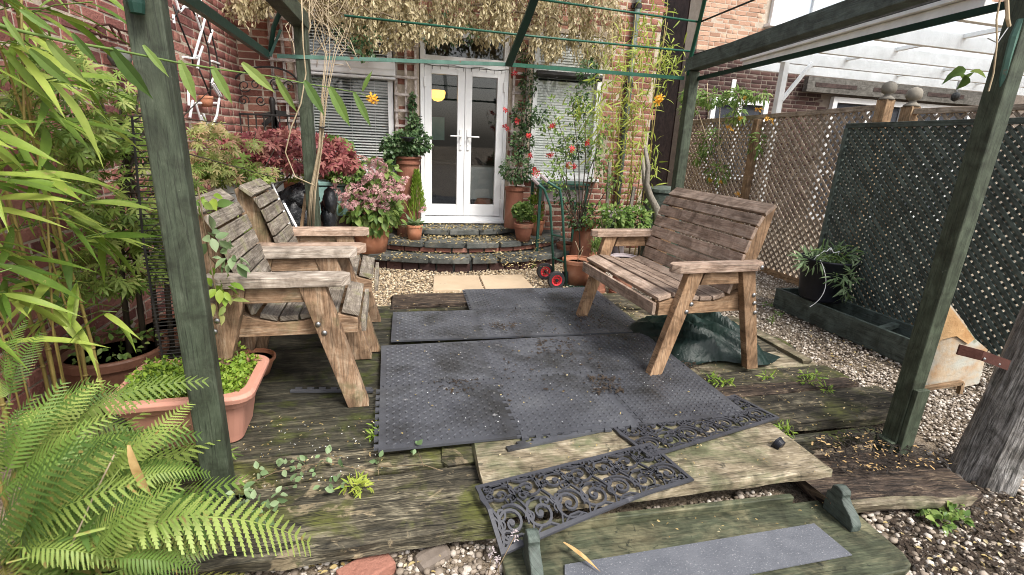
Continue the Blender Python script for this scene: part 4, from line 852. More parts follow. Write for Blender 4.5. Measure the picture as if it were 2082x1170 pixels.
# ================================================================== FOAM MATS
TS = .6
def tile_mesh(l, r, b, t):
    # edges: 1 toothed, 0 straight; teeth stand out on right/top, are cut in on left/bottom
    def side(n, d, kind):
        out = [(0, 0)]
        if kind == 0: return out
        p = TS/n
        for i in range(n):
            a = i*p; g = .0028
            if kind > 0: out += [(a+p*.27+g, 0), (a+p*.20+g, d-g), (a+p*.80-g, d-g), (a+p*.73-g, 0)]
            else: out += [(a+p*.27-g, 0), (a+p*.20-g, -d), (a+p*.80+g, -d), (a+p*.73+g, 0)]
        return out
    n = 9; d = .022
    P = []
    P += [(x, -y) for x, y in side(n, d, b)]
    P += [(TS+y, x) for x, y in side(n, d, r)]
    P += [(TS-x, TS+y) for x, y in side(n, d, -t if False else t)]
    P += [(-y, TS-x) for x, y in side(n, d, l)]
    mb = MB(); mb.prism(P, (0, 0, 0), (1, 0, 0), (0, 1, 0), (0, 0, 1), .012)
    # raised chequer bars
    k = 19; st = (TS-.05)/k
    for i in range(k):
        for j in range(k):
            cx, cy = .025+st*(i+.5), .025+st*(j+.5); a = R_(45) if (i+j) % 2 else R_(-45)
            du, dv = Vector((math.cos(a), math.sin(a), 0))*.0145, Vector((-math.sin(a), math.cos(a), 0))*.0055; c = Vector((cx, cy, .0121)); up = Vector((0, 0, .0042))
            vs = [c-du, c-dv, c+du, c+dv, c-du*.6+up, c-dv*.5+up, c+du*.6+up, c+dv*.5+up]
            mb.add(vs, [(0, 1, 5, 4), (1, 2, 6, 5), (2, 3, 7, 6), (3, 0, 4, 7), (4, 5, 6, 7)])
    me = mb.mesh('tile'); me.materials.append(MT['rubber']); return me
TM = {}
def foam_mat(label, loc, rz, cells, teeth):
    t = thing('foam_mat', label, 'mat', loc, rz)
    S_ = set(cells)
    for (i, j) in cells:
        L = -1 if (i-1, j) in S_ else (1 if ('l', i, j) in teeth else 0); Rr = 1 if (i+1, j) in S_ else 0
        B = -1 if (i, j-1) in S_ else (1 if ('b', i, j) in teeth else 0); T = 1 if (i, j+1) in S_ else (1 if ('t', i, j) in teeth else 0)
        k = (L, Rr, B, T)
        if k not in TM: TM[k] = tile_mesh(*k)
        o = link('tile', TM[k], t); o.location = (i*TS, j*TS, random.uniform(0, .0012)); o.rotation_euler = (random.uniform(-.003, .003), random.uniform(-.003, .003), random.uniform(-.003, .003))
    return t
fm1 = foam_mat('large near foam mat of interlocking black chequer plate tiles with a ragged toothed edge', (-.066, 1.862, .026), R_(-.1), [(i, j) for i in range(3) for j in range(2)], {('l', 0, 0), ('b', 1, 0)})
fm1.scale = (1, .915, 1)
fm2 = foam_mat('smaller far foam mat of black tiles by the sandstone slabs', (-.005, 3.065, .014), R_(-2.0), [(0, 0), (1, 0), (2, 0), (1, 1), (2, 1)], {('l', 1, 1)})
fm2.scale = (1, .92, 1)
es = thing('edging_strip', 'loose toothed black foam edging strip lying on the wide board in front of the mat', 'edging strip', tuple(atz(1035, 914, .026)))
es.rotation_euler = (0, 0, R_(9)); mb = MB(); mb.box((.27, 0, .003), (.56, .028, .011))
for i in range(7): mb.prism([(.05+.075*i, .014), (.055+.075*i+.03, .014), (.055+.075*i+.036, .03), (.05+.075*i-.006, .03)], (0, 0, -.002), (1, 0, 0), (0, 1, 0), (0, 0, 1), .011)
mb.build('strip', 'rubber', es)
es = thing('edging_strip', 'loose toothed black foam strip on the mossy planks behind the leg of the near chair', 'edging strip', tuple(atz(595, 795, .006)))
es.rotation_euler = (0, 0, R_(-9)); mb = MB(); mb.box((.2, 0, 0), (.42, .02, .011))
for i in range(7): mb.prism([(.01+.06*i, .01), (.035+.06*i, .01), (.04+.06*i, .03), (.005+.06*i, .03)], (0, 0, -.0045), (1, 0, 0), (0, 1, 0), (0, 0, 1), .010)
mb.build('strip', 'rubber', es)
# ------------------------------------------------------------------ scroll doormats
def ribbon(mb, pts, wd, th, taper=True, z0=0):
    n = len(pts); L = []; Rr = []
    for i, p in enumerate(pts):
        a, b = pts[max(0, i-1)], pts[min(n-1, i+1)]; d = Vector((b[0]-a[0], b[1]-a[1])); d = d.normalized() if d.length > 1e-7 else Vector((1, 0)); q = Vector((-d.y, d.x))
        w2 = wd/2*(1-.35*abs(2*i/(n-1)-1) if taper else 1)
        L.append((p[0]+q.x*w2, p[1]+q.y*w2)); Rr.append((p[0]-q.x*w2, p[1]-q.y*w2))
    vs = [(x, y, z0) for x, y in L+Rr]+[(x, y, z0+th) for x, y in L+Rr]; fs = []
    for i in range(n-1):
        fs += [(2*n+i, 3*n+i, 3*n+i+1, 2*n+i+1), (i, 2*n+i, 2*n+i+1, i+1), (n+i, n+i+1, 3*n+i+1, 3*n+i), (i, i+1, n+i+1, n+i)]
    fs += [(0, n, 3*n, 2*n), (n-1, 3*n-1, 4*n-1, 2*n-1)]
    mb.add(vs, fs)
def spiral(cx, cy, r, a0, turns, n=22, hand=1, inner=.18):
    return [(cx+r*(1-(1-inner)*i/(n-1))*math.cos(a0+hand*2*math.pi*turns*i/(n-1)), cy+r*(1-(1-inner)*i/(n-1))*math.sin(a0+hand*2*math.pi*turns*i/(n-1))) for i in range(n)]
def scroll_mat(label, loc, rz, W=.83, D=.27, droop=None, seed=1):
    t = thing('scroll_mat', label, 'doormat', loc, rz, 'pair of cut out rubber doormats'); th = .009; rr = random.Random(seed)
    mb = MB(); bw = .015; 
    def grid_bar(x0, x1, y0, y1):
        n = max(1, int(max(x1-x0, y1-y0)/.03))
        for i in range(n):
            if x1-x0 > y1-y0: mb.box(((x0+(x1-x0)*(i+.5)/n), (y0+y1)/2, th/2), ((x1-x0)/n, y1-y0, th))
            else: mb.box(((x0+x1)/2, y0+(y1-y0)*(i+.5)/n, th/2), (x1-x0, (y1-y0)/n, th))
    grid_bar(0, W, 0, bw); grid_bar(0, W, D-bw, D); grid_bar(0, bw, bw, D-bw); grid_bar(W-bw, W, bw, D-bw)
    fr = mb; parts = [('border', fr)]
    mb = MB(); h = th*.94
    # two rows of large volutes with smaller ones tucked between, leaves along the border
    nc = 7; cw = (W-2*bw)/nc
    for i in range(nc):
        for j in range(2):
            cx = bw+cw*(i+.5); cy = bw+(D-2*bw)*(j+.5)/2; hd = 1 if (i+j) % 2 else -1; r = min(cw, (D-2*bw)/2)*.52
            ribbon(mb, spiral(cx, cy, r, rr.uniform(0, .6)+math.pi*(j+.5*hd), 1.55, 26, hd, .12), .0098, h)
            e = spiral(cx, cy, r, 0, .001, 2)[0]
            ribbon(mb, spiral(cx+hd*r*.55, cy+(.5-j)*r*1.2, r*.42, rr.uniform(0, 6), 1.25, 18, -hd, .15), .0085, h)
            ribbon(mb, [(cx+r*math.cos(a)*1.0, cy+r*math.sin(a)) for a in np.linspace(hd*.3, hd*.3+2.2, 9)], .010, h)
            mb.lathe([(.010, 0), (.010, h), (.0005, h+.0003)], 8, (cx+rr.uniform(-.004, .004), cy, 0))
        for k_ in range(2): ribbon(mb, spiral(bw+cw*(i+.12), bw+(D-2*bw)*(.25+.5*k_), cw*.17, 2.+i+k_*2, 1.3, 14, 1 if k_ else -1, .2), .007, h)
        cx = bw+cw*i
        ribbon(mb, [(cx+.018*math.sin(k/8*6.28), bw+(D-2*bw)*k/8) for k in range(9)], .0085, h)
        for y, sg in ((bw, 1), (D-bw, -1)):
            ribbon(mb, [(cx+cw*.12, y), (cx+cw*.35, y+sg*.018), (cx+cw*.65, y+sg*.018), (cx+cw*.88, y)], .008, h)
    for cx, cy, a in ((bw, bw, .2), (W-bw, bw, 1.8), (W-bw, D-bw, 3.3), (bw, D-bw, 4.9)):
        ribbon(mb, spiral(cx+(.022 if cx < W/2 else -.022), cy+(.022 if cy < D/2 else -.022), .024, a, 1.2, 14, 1, .2), .008, h)
    parts.append(('scrollwork', mb))
    for nm, q in parts:
        if droop:
            q.v = [(x, y, z+droop(x, y)) for x, y, z in q.v]
        q.build(nm, 'rubber_dark', t)
    return t
dr = lambda x, y: -max(0, (.135-.05*x/.8)-y)*.55*max(0, 1-x/.62)
scroll_mat('cut out black rubber scroll mat drooping over the front edge of the deck', (.340, 1.300, .034), R_(10.2), droop=dr, seed=3)
scroll_mat('cut out black rubber scroll mat tucked under the edge of the foam mat', (1.052, 1.612, .036), R_(12.5), droop=lambda x, y: .006*(1-min(1, y/.1)) if False else -.010*min(1, y/.25), seed=8)
# ================================================================== FRONT STEP
st = thing('step_shelf', 'low green painted timber step with a grey grip strip at the deck front', 'step')
zS = -.075
c0, c1 = atz(1130, 1110, zS), atz(1790, 1030, zS)
ux = (c1-c0); ux.z = 0; ux.normalize(); uy = Vector((-ux.y, ux.x, 0)); OS = c0
def so(a, b, z=0): return OS+ux*a+uy*b+Vector((0, 0, z))
Lx = 1.26
poly = [(-.2, -.36), (Lx-.07, -.29), (Lx-.02, -.27), (Lx, -.22), (Lx, .0), (Lx-.02, .05), (Lx-.09, .075), (-.2, .06)]
mb = MB(); mb.prism(poly, so(0, 0, -.035), ux, uy, (0, 0, 1), .035); mb.build('tread', 'green_step', st, bev=.006)
mb = MB(); mb.hexa([so(-.15, .068, -.03), so(1.03, .068, -.03), so(1.03, .098, -.03), so(-.15, .098, -.03), so(-.15, .064, .035), so(1.03, .064, .035), so(1.03, .09, .035), so(-.15, .09, .035)]); mb.build('back_rail', 'green_step', st, bev=.004)
gp = [atz(*p, zS+.004) for p in ((1148, 1150), (1655, 1066), (1732, 1130), (1148, 1240))]
mb = MB(); up = Vector((0, 0, .004)); mb.hexa([gp[3], gp[2], gp[1], gp[0]]+[q+up for q in (gp[3], gp[2], gp[1], gp[0])]); mb.build('grip_strip', 'grip', st)
def bracket(px, py):
    b = atz(px, py, zS); prof = [(-.14, 0), (.0, 0), (.003, .03), (-.02, .060), (-.055, .082), (-.070, .10), (-.068, .115), (-.075, .128), (-.10, .135), (-.122, .125), (-.125, .10), (-.14, .085)]
    mb = MB(); mb.prism([(p[0], p[1]) for p in prof], b-ux*.02, -uy, (0, 0, 1), ux, .042); mb.build('bracket', 'green_dark', st, bev=.005)
bracket(1738, 1083); bracket(1092, 1195)
for a in (.1, .85): mb = MB(); q = so(a, -.13, -.075); mb.box(q, (.06, .2, .08)); mb.build('foot', 'green_dark', st)
# ================================================================== TRUNK, STRAP, PLYWOOD
tr = thing('weathered_timber_post', 'thick grey split timber post leaning at the right edge with a rusty strap', 'post')
b0, b1 = atz(1935, 962, -.12), atz(2095, 1000, -.12); ctr = (b0+b1)/2+Vector((-.005, .03, 0)); rad = .118
vs = []; nn = 20; kk = 16; top = ctr+Vector((.07, -.03, 1.05)); mb = MB()
for i in range(kk+1):
    t = i/kk; c = lerp(ctr, top, t)
    for j in range(nn):
        a = 2*math.pi*j/nn; r = rad*(1+.05*max(0, .25-t)*4)*(1-.10*t)*(1+.05*math.sin(3*a+1)+.035*math.sin(7*a+2*t*3)-(.09 if j in (4, 11) else 0)+random.uniform(-.012, .012))
        vs.append(c+Vector((math.cos(a)*r, math.sin(a)*r, 0)))
fs = [(i*nn+j, i*nn+(j+1) % nn, (i+1)*nn+(j+1) % nn, (i+1)*nn+j) for i in range(kk) for j in range(nn)]
uv = [[(t_/kk*1.1, j_*.045) for t_, j_ in ((i, j), (i, j+1), (i+1, j+1), (i+1, j))] for i in range(kk) for j in range(nn)]
fs.append(tuple(kk*nn+j for j in range(nn))); uv.append([(0, .01*j) for j in range(nn)])
mb.add(vs, fs, 0, uv); mb.build('timber', 'trunk', tr)
y_s = ctr.y-.10; s = [aty(px, py, y_s-.03) for px, py in ((1980, 718), (2046, 742))]
mb = MB(); e = (s[1]-s[0])
mb.hexa([s[0]+Vector((0, .05, -.03)), s[0]+Vector((.05, .0, -.035)), s[0]+Vector((.05, .006, -.035)), s[0]+Vector((0, .056, -.03)), s[0]+Vector((0, .05, .012)), s[0]+Vector((.05, .0, .005)), s[0]+Vector((.05, .006, .005)), s[0]+Vector((0, .056, .012))])
mb.hexa([s[0]+Vector((.05, 0, -.035)), s[1]+Vector((0, -.01, -.02)), s[1]+Vector((0, -.004, -.02)), s[0]+Vector((.05, .006, -.035)), s[0]+Vector((.05, 0, .005)), s[1]+Vector((0, -.01, .022)), s[1]+Vector((0, -.004, .022)), s[0]+Vector((.05, .006, .005))])
sp = mb.build('strap', 'rust', tr)
for k in (.3, .75): b = MB(); q = lerp(s[0], s[1], k)+Vector((0, -.004, -.008)); b.lathe([(.006, 0), (.004, .004), (.0005, .005)], 8); ob = b.build('screw', 'steel', sp); ob.matrix_local = Matrix.Translation(q) @ Matrix.Rotation(R_(90), 4, 'X')
py_ = thing('plywood_offcut', 'broken sheet of flaking plywood leaning between the right post and the timber post', 'plywood')
yq = 1.72
pp = [aty(px, py, yq) for px, py in ((1868, 790), (1888, 640), (1905, 604), (1935, 618), (1962, 655), (1985, 690), (2010, 712), (1990, 780), (1940, 792))]
o_ = pp[0]; mb = MB(); mb.prism([(p.x-o_.x, p.z-o_.z) for p in pp], o_, (1, 0, 0), (0, .02, 1), (0, 1, 0), .014); mb.build('sheet', 'ply', py_)
MT['raw_ply'] = M('raw_plywood', (.40, .22, .09), (.52, .33, .16), (.62, .45, .27), scale=7, bump=.3, spots=(.25, .17, .10), spot_scale=12, spot_amt=.3)
pp = [aty(px, py, yq-.004) for px, py in ((1880, 692), (1890, 645), (1905, 608), (1932, 622), (1958, 658), (1982, 690), (1968, 700), (1945, 684), (1918, 690), (1900, 702))]
o_ = pp[0]; mb = MB(); mb.prism([(p.x-o_.x, p.z-o_.z) for p in pp], o_, (1, 0, 0), (0, .02, 1), (0, 1, 0), .003); mb.build('torn_face', 'raw_ply', py_)
ppb = [aty(px, py, yq-.008) for px, py in ((1872, 795), (1950, 778), (1960, 806), (1945, 788), (1880, 800))]
mb = MB(); mb.bar(aty(1868, 792, yq-.02), aty(1955, 778, yq-.02), .02, .02); mb.bar(aty(1955, 778, yq-.02), aty(1950, 800, yq-.02), .02, .02); mb.build('batten', 'fence_post', py_)
# ================================================================== TARPAULIN
tpn = thing('tarpaulin', 'crumpled dark green tarpaulin bundle stuffed under the brown bench', 'tarpaulin', (0, 0, 0))
nx_, ny_ = 64, 48; V = []; F = []
x0, x1, y0, y1 = 1.70, 2.50, 2.46, 3.28
NS = [(rng.uniform(2, 11), rng.uniform(2, 11), rng.uniform(0, 6), rng.uniform(.35, 1)) for _ in range(14)]
for i in range(nx_+1):
    for j in range(ny_+1):
        u, v = i/nx_, j/ny_; a = 2*u-1; b = 2*v-1
        q = max(0, 1-(abs(a)**2.6+abs(b)**2.6)); h = .20*q**.5
        h *= (.58+.42*math.sin(u*3.1+.3)*math.cos(v*2.1-.4))
        fold = sum(w*abs(math.sin(fx_*u*3+fy_*v*3+ph)) for fx_, fy_, ph, w in NS)/len(NS)
        rid = sum(w*(1-abs(math.sin(fx_*u*1.4+fy_*v*1.1+ph)))**5 for fx_, fy_, ph, w in NS[:7])/3
        h *= .42+.5*fold+1.1*rid; sc = 1+.10*math.sin(5*math.atan2(b, a)+1)
        V.append(((x0+x1)/2+a*(x1-x0)/2*sc+.022*math.sin(9*v+3*u), (y0+y1)/2+b*(y1-y0)/2*sc+.024*math.sin(8*u+2*v), .004+h+.012*fold))
for i in range(nx_):
    for j in range(ny_): k = i*(ny_+1)+j; F.append((k, k+ny_+1, k+ny_+2, k+1))
np_obj('sheet', V, F, np.zeros(len(V)), 'tarp', tpn, smooth=True)
mb = MB(); mb.bar((2.02, 2.52, .0), (2.0, 2.515, .012), .02, .01); mb.build('hem', 'tarp', tpn)
# black cap lying on the board
cp = thing('black_cap', 'small round black plastic lamp cap lying on its side on the wide board', 'cap', tuple(atz(1593, 912, .03)))
cp.rotation_euler = (R_(-70), R_(10), R_(25)); mb = MB(); mb.lathe([(.018, -.022), (.026, -.02), (.028, .0), (.031, .002), (.031, .010), (.024, .012), (.022, -.004), (.0005, -.006)], 24, (0, 0, .03)); mb.build('shell', 'black_plastic', cp, smooth=False)
# ================================================================== POTS
def pot(label, p, rt, rb, h, mat, rimh=.035, name='plant_pot', group=None, soil=True, cat='pot'):
    t = thing(name, label, cat, tuple(p), 0, group)
    mb = MB(); mb.lathe([(rb*.3, 0), (rb, .0), (rb+(rt-rb)*.5, h*.48), (rt*.955, h-rimh), (rt*.955, h-rimh*.4), (rt*.90, h-rimh*.4), (rb*.9, h*.1)], 30); mb.build('body', mat, t, smooth=False, bev=0).data.polygons.foreach_set('use_smooth', [True]*0 or [len(p_.vertices) == 4 for p_ in t.children[0].data.polygons])
    mb = MB(); mb.lathe([(rt*.96, h-rimh), (rt*1.02, h-rimh), (rt*1.03, h-rimh*.2), (rt, h), (rt*.93, h), (rt*.92, h-rimh)], 30); mb.build('rim', mat, t, bev=.003)
    if soil: mb = MB(); mb.lathe([(.0005, h-rimh-.005), (rt*.92, h-rimh-.012)], 24); mb.build('soil', 'soil', t)
    return t
zG = -.11
# corner trough of the front left
tq = thing('trough_pot', 'pink terracotta plastic trough overgrown with small green weeds beside the left front post', 'pot', (-.835, 2.205, .0), R_(1))
def rring(mb, lx, ly, z, rad, n=5):
    out = []
    for cx, cy, a0 in ((lx-rad, ly-rad, 0), (-lx+rad, ly-rad, 90), (-lx+rad, -ly+rad, 180), (lx-rad, -ly+rad, 270)):
        for k in range(n): a = R_(a0+90*k/(n-1)); out.append((cx+rad*math.cos(a), cy+rad*math.sin(a), z))
    return out
def rloft(mb, prof, rad=.05):
    rs = [rring(mb, a, b, z, min(rad, a*.4, b*.4)) for a, b, z in prof]; k = len(rs[0]); vs = [p for r in rs for p in r]
    fs = [(i*k+j, i*k+(j+1) % k, (i+1)*k+(j+1) % k, (i+1)*k+j) for i in range(len(rs)-1) for j in range(k)]
    mb.add(vs, fs+[tuple(range(k-1, -1, -1))])
mb = MB(); rloft(mb, [(.19, .13, 0), (.195, .135, .03), (.222, .170, .185), (.234, .182, .19), (.240, .188, .225), (.225, .173, .225), (.20, .15, .1)]); mb.build('body', 'terracotta_pale', tq, bev=.003)
mb = MB(); rloft(mb, [(.238, .186, .228), (.268, .216, .228), (.272, .220, .25), (.262, .21, .262), (.228, .176, .262), (.222, .17, .23)], .07); mb.build('rim', 'terracotta_pale', tq, bev=.003)
mb = MB(); mb.box((0, 0, .205), (.42, .32, .02)); mb.build('soil', 'soil', tq)
bp = atz(235, 768, zG); bp.x = max(bp.x, -1.42)
pot('wide dark brown pot behind the trough against the side wall', (-1.40, 2.78, zG), .235, .18, .30, 'pot_brown', .05)
pot('empty terracotta saucer pot just behind the right end of the pink trough', tuple(atz(520, 775, -.0)+Vector((-.03, .10, 0))), .115, .08, .10, 'terracotta', .02)
pot('old terracotta pot in the dark behind the wire rack by the side wall', (-1.36, 3.30, zG), .15, .11, .24, 'terracotta_old', .03)
pot('large terracotta pot holding the pink hydrangea left of the steps', (aty(756, 512, 5.6).x, 5.6, .046), .215, .155, .315, 'terracotta', .04)
pot('small orange plastic pot on the middle step left of the french doors', tuple(atz(843, 486, .172)), .095, .072, .165, 'terracotta', .03)
pot('front one of two clay pots on the middle step right of the doors', tuple(atz(1063, 489, .165)), .115, .08, .205, 'terracotta_old', .045)
pot('rear one of two clay pots on the middle step right of the doors', tuple(atz(1090, 478, .165)), .10, .07, .19, 'terracotta', .04)
OP = atz(1170, 577, zG)
pot('orange terracotta pot with a bare twig between the hand trolley and the brown bench', tuple(OP), .155, .115, .27, 'terracotta', .045)
pot('old clay pot behind the hand trolley', tuple(atz(1150, 530, zG)), .13, .10, .22, 'terracotta_old', .035)
pot('broad low clay bowl under the rose bush', tuple(aty(1187, 462, 5.5)-Vector((0, 0, .02))), .17, .13, .12, 'terracotta_old', .03)
pot('clay pot with grassy herbs glimpsed beyond the far arm of the brown bench', tuple(aty(1217, 540, 4.35)-Vector((0, 0, .05))), .10, .075, .16, 'terracotta', .03)
pot('pinkish grey stone bowl seen under the far armrest of the brown bench', tuple(aty(1268, 540, 4.25)-Vector((0, 0, .02))), .135, .11, .11, 'pot_grey', .03)
pot('grey green pot hanging among the plants beside the gnarled stem', tuple(aty(1237, 452, 5.4)), .10, .075, .14, 'pot_grey', .025)
pot('small dull pot half hidden beside the stake right of the rose', tuple(aty(1263, 450, 5.45)), .09, .07, .14, 'pot_grey', .02)
def chimney(label, base, r, h, rings, mat):
    t = thing('chimney_pot', label, 'chimney pot', tuple(base)); mb = MB()
    mb.lathe([(r*.6, 0), (r, .0), (r*.92, .03), (r*.86, h*.6), (r*.84, h-.09), (r*.98, h-.085), (r*.98, h-.055), (r*.88, h-.05), (r*.88, h-.03), (r*1.04, h-.025), (r*1.04, h), (r*.9, h), (r*.85, h-.1)] if rings else [(r*.6, 0), (r*1.0, .0), (r*.95, h*.5), (r*.92, h-.05), (r*1.06, h-.045), (r*1.06, h), (r*.95, h), (r*.9, h-.1)], 30)
    o = mb.build('body', mat, t, bev=.003); mb = MB(); mb.lathe([(.0005, h-.04), (r*.88, h-.045)], 20); mb.build('soil', 'soil', t); return t
q = aty(829, 318, 5.98); chimney('tall reddish brown chimney pot with a ringed top left of the french doors', (q.x, q.y, .05), .15, q.z-.05, True, 'terracotta_old')
q = aty(1047, 380, 5.98); chimney('plain tall clay chimney pot right of the french doors', (q.x, q.y, .25), .115, q.z-.25, False, 'terracotta_old')
bq = atz(1668, 606, .095); bk = thing('bucket', 'black plastic bucket of pulled weeds standing on the green planter trough', 'bucket', tuple(bq)); mb = MB()
mb.lathe([(.05, 0), (.165, 0), (.175, .02), (.215, .34), (.228, .345), (.228, .36), (.212, .36), (.17, .03)], 32); o = mb.build('body', 'black_plastic', bk); o.data.polygons.foreach_set('use_smooth', [len(p_.vertices) == 4 for p_ in o.data.polygons])
mb = MB(); mb.tube(arc_pts((-.21, -.05, .36), (-.05, -.12, .42), (0, 0, .06), 10, .012), .0035, 5); mb.tube(arc_pts((-.2, -.1, .37), (-.26, -.16, -.02), (.05, -.06, -.02), 10), .003, 5); mb.build('cord', 'upvc', bk)
def stand(label, p, r, mat='terracotta_old'):
    h = p[2]-zG
    if h < .03: return
    t = thing('plant_stand', label, 'stand', (p[0], p[1], zG)); mb = MB(); mb.lathe([(r*1.15, 0), (r*1.15, min(.05, h*.3)), (r*1.05, min(.055, h*.35)), (r*.85, h-.004), (r*.2, h-.003)], 20); mb.build('column', mat, t); mb = MB(); mb.lathe([(r*.95, h-.012), (r*.95, h-.003), (r*.2, h-.0025)], 20); mb.build('top', mat, t)
stand('upturned clay pots propping up the pot of the feathery lime shrub', aty(592, 392, 4.9), .08)
stand('upturned clay pot under the broad clay bowl by the rose', aty(1187, 462, 5.5)-Vector((0, 0, .02)), .13)
stand('grey support under the pot beside the gnarled stem', aty(1237, 452, 5.4), .08, 'pot_grey')
stand('grey support under the small dull pot by the stake', aty(1263, 450, 5.45), .07, 'pot_grey')
stand('clay support under the herb pot beyond the bench', aty(1217, 540, 4.35)-Vector((0, 0, .05)), .08)
stand('clay support under the pinkish grey bowl beyond the bench', aty(1268, 540, 4.25)-Vector((0, 0, .02)), .10)
# ================================================================== PLANTS
def cloud(c, r, n, shell=.55):
    d = rng.normal(size=(n, 3)); d /= np.linalg.norm(d, axis=1, keepdims=True); k = rng.random(n)**(1/3.)*(1-shell)+shell*rng.random(n)**.25
    return np.array(c)+d*k[:, None]*np.array(r), d
def foliage(name, parent, blobs, tmpl, mat, s=(.03, .06), up=.5, droop=.3, roll=.5):
    P = []; D = []
    for c, r, n in blobs:
        p, d = cloud(c, r, n); P.append(p); D.append(d+rng.normal(0, .5, d.shape)+np.array([0, 0, -droop]))
    P = np.concatenate(P); D = np.concatenate(D); n = len(P)
    nrm = np.tile([0., -.45, 1.], (n, 1))
    return scatter(name, tmpl, P, bases(D, nrm, roll), rng.uniform(s[0], s[1], n), mat, parent)
def stems(name, parent, lines, mat, smooth=True):
    mb = MB()
    for pts, r in lines: mb.tube(pts, r, 5)
    return mb.build(name, mat, parent, smooth=smooth)
def V3(*a): return Vector(a)
OV, LA, MP, MP5 = t_oval(), t_lance(), t_maple(), t_maple(5, .26)
# ---- bamboo on the left, leaf by leaf
bb = thing('bamboo', 'tall bamboo with long bright yellow green leaves filling the left edge', 'bamboo', (0, 0, 0))
LM = []
for wd_, dr_ in ((.11, .15), (.13, .35), (.10, .5), (.14, .25), (.12, .6)):
    v, f = t_lance(wd_, dr_, 7, .3); me = bpy.data.meshes.new('leaf'); me.from_pydata(v, [], f); me.polygons.foreach_set('use_smooth', [True]*len(f))
    me.materials.append(MT['bamboo']); LM.append(me)
culms = []
CB = [(-1.42, 2.55), (-1.36, 2.45), (-1.46, 2.36), (-1.38, 2.28), (-1.48, 2.15), (-1.28, 2.40), (-1.40, 2.02), (-1.36, 1.86), (-1.36, 1.66)]
nleaf = 0
for i, (x, y) in enumerate(CB):
    h = random.uniform(1.7, 2.6); lean = V3(random.uniform(-.06, .22), random.uniform(-.35, .02), 0)
    pts = []; n = 12
    for k in range(n+1): t = k/n; pts.append(V3(x, y, -.12)+V3(0, 0, h*t*(1-.06*t))+lean*t*t+V3(random.uniform(-.006, .006), random.uniform(-.006, .006), 0))
    mb = MB(); mb.tube(pts, [.0085*(1-.65*k/n) for k in range(n+1)], 7)
    for k in range(1, n): mb.lathe([(.0085*(1-.65*k/n)+.0028, 0), (.0085*(1-.65*k/n)+.0032, .005), (.0085*(1-.65*k/n)+.001, .009)], 7, tuple(pts[k]-V3(0, 0, .004)))
    cu = mb.build('culm', 'culm', bb, smooth=True); culms.append((pts, cu))
    for k in range(4, n+1):
        for s_ in range(1 if k < 6 else random.choice((1, 2, 2))):
            az = random.gauss(-.55, .9); d = V3(math.cos(az), math.sin(az), random.uniform(.1, .6)); L_ = random.uniform(.07, .26)
            tip = pts[k]+d*L_; mb = MB(); mb.tube([pts[k], lerp(pts[k], tip, .5)+V3(0, 0, .015), tip], .0022, 4); mb.build('twig', 'stem_green', cu)
            for l_ in range(random.choice((2, 2, 3))):
                if nleaf >= 230: continue
                a2 = az+random.gauss(0, .75); el = random.uniform(-.75, .25)
                dd = V3(math.cos(a2)*math.cos(el), math.sin(a2)*math.cos(el), math.sin(el)); L = random.uniform(.15, .31)
                nz = V3(random.gauss(0, .5), random.gauss(-.35, .5), 1); sx_ = dd.cross(nz).normalized(); nn_ = sx_.cross(dd)
                b0 = lerp(pts[k], tip, random.uniform(.55, 1)); mtx = Matrix((sx_, dd, nn_)).transposed().to_4x4(); tipz = b0+dd*L
                px_, py_p, dp_ = proj(tipz)
                if dp_ < .55 or (px_ > 330 and dp_ < 2.4 and random.random() < .8): continue
                o = link('leaf', random.choice(LM), bb); o.matrix_local = Matrix.Translation(b0) @ mtx @ Matrix.Scale(L, 4); nleaf += 1
lines = []
for i in range(7):
    x, y = -1.42+random.uniform(-.1, .14), 2.2+random.uniform(-.3, .4); lines.append(([V3(x, y, -.12), V3(x+.03, y-.02, .5), V3(x+random.uniform(-.1, .15), y-.05, 1.1), V3(x+random.uniform(-.1, .25), y-.15, 1.75)], .004))
stems('thin_culms', bb, lines, 'culm')['kind'] = 'stuff'
PB = []; 
p_, d_ = cloud((-1.52, 2.6, 1.25), (.16, .75, .95), 170, .2); D = rdirs(170, (.5, -.5, -.45), .5)
scatter('back_leaves', t_lance(.12, .3, 4), p_, bases(D, np.tile([0., -.4, 1.], (170, 1)), .5), rng.uniform(.07, .15, 170), 'bamboo', bb)
# ---- green maple behind the post
gm = thing('green_maple', 'green japanese maple with fine cut leaves behind the left front post', 'maple tree')
lines = []
for i in range(4):
    b = V3(-1.34+.05*i, 2.80+.04*i, .1); lines.append(([b, b+V3(.02, .02, .45), b+V3(.05-.05*i, .12, .9), b+V3(.25-.16*i, .2, 1.35)], [.016, .013, .010, .005]))
for i in range(16):
    b = V3(-1.28, 2.9, random.uniform(.5, 1.3)); lines.append(([b, b+V3(random.uniform(-.15, .4), random.uniform(-.25, .35), random.uniform(-.05, .2)), b+V3(random.uniform(-.2, .7), random.uniform(-.3, .5), random.uniform(-.15, .3))], [.006, .004, .002]))
stems('trunk', gm, lines, 'stem_dark')
foliage('crown', gm, [((-1.25, 2.95, 1.0), (.30, .4, .35), 420), ((-1.36, 2.8, 1.36), (.2, .4, .26), 300), ((-1.3, 2.8, .62), (.22, .3, .16), 170), ((-1.0, 3.0, .75), (.22, .25, .2), 150)], MP, 'maple_g', (.045, .08), droop=.6)
foliage('ground_leaves', gm, [((-1.4, 2.78, .22), (.2, .2, .08), 130)], OV, 'leaf_mid', (.025, .05), droop=0)
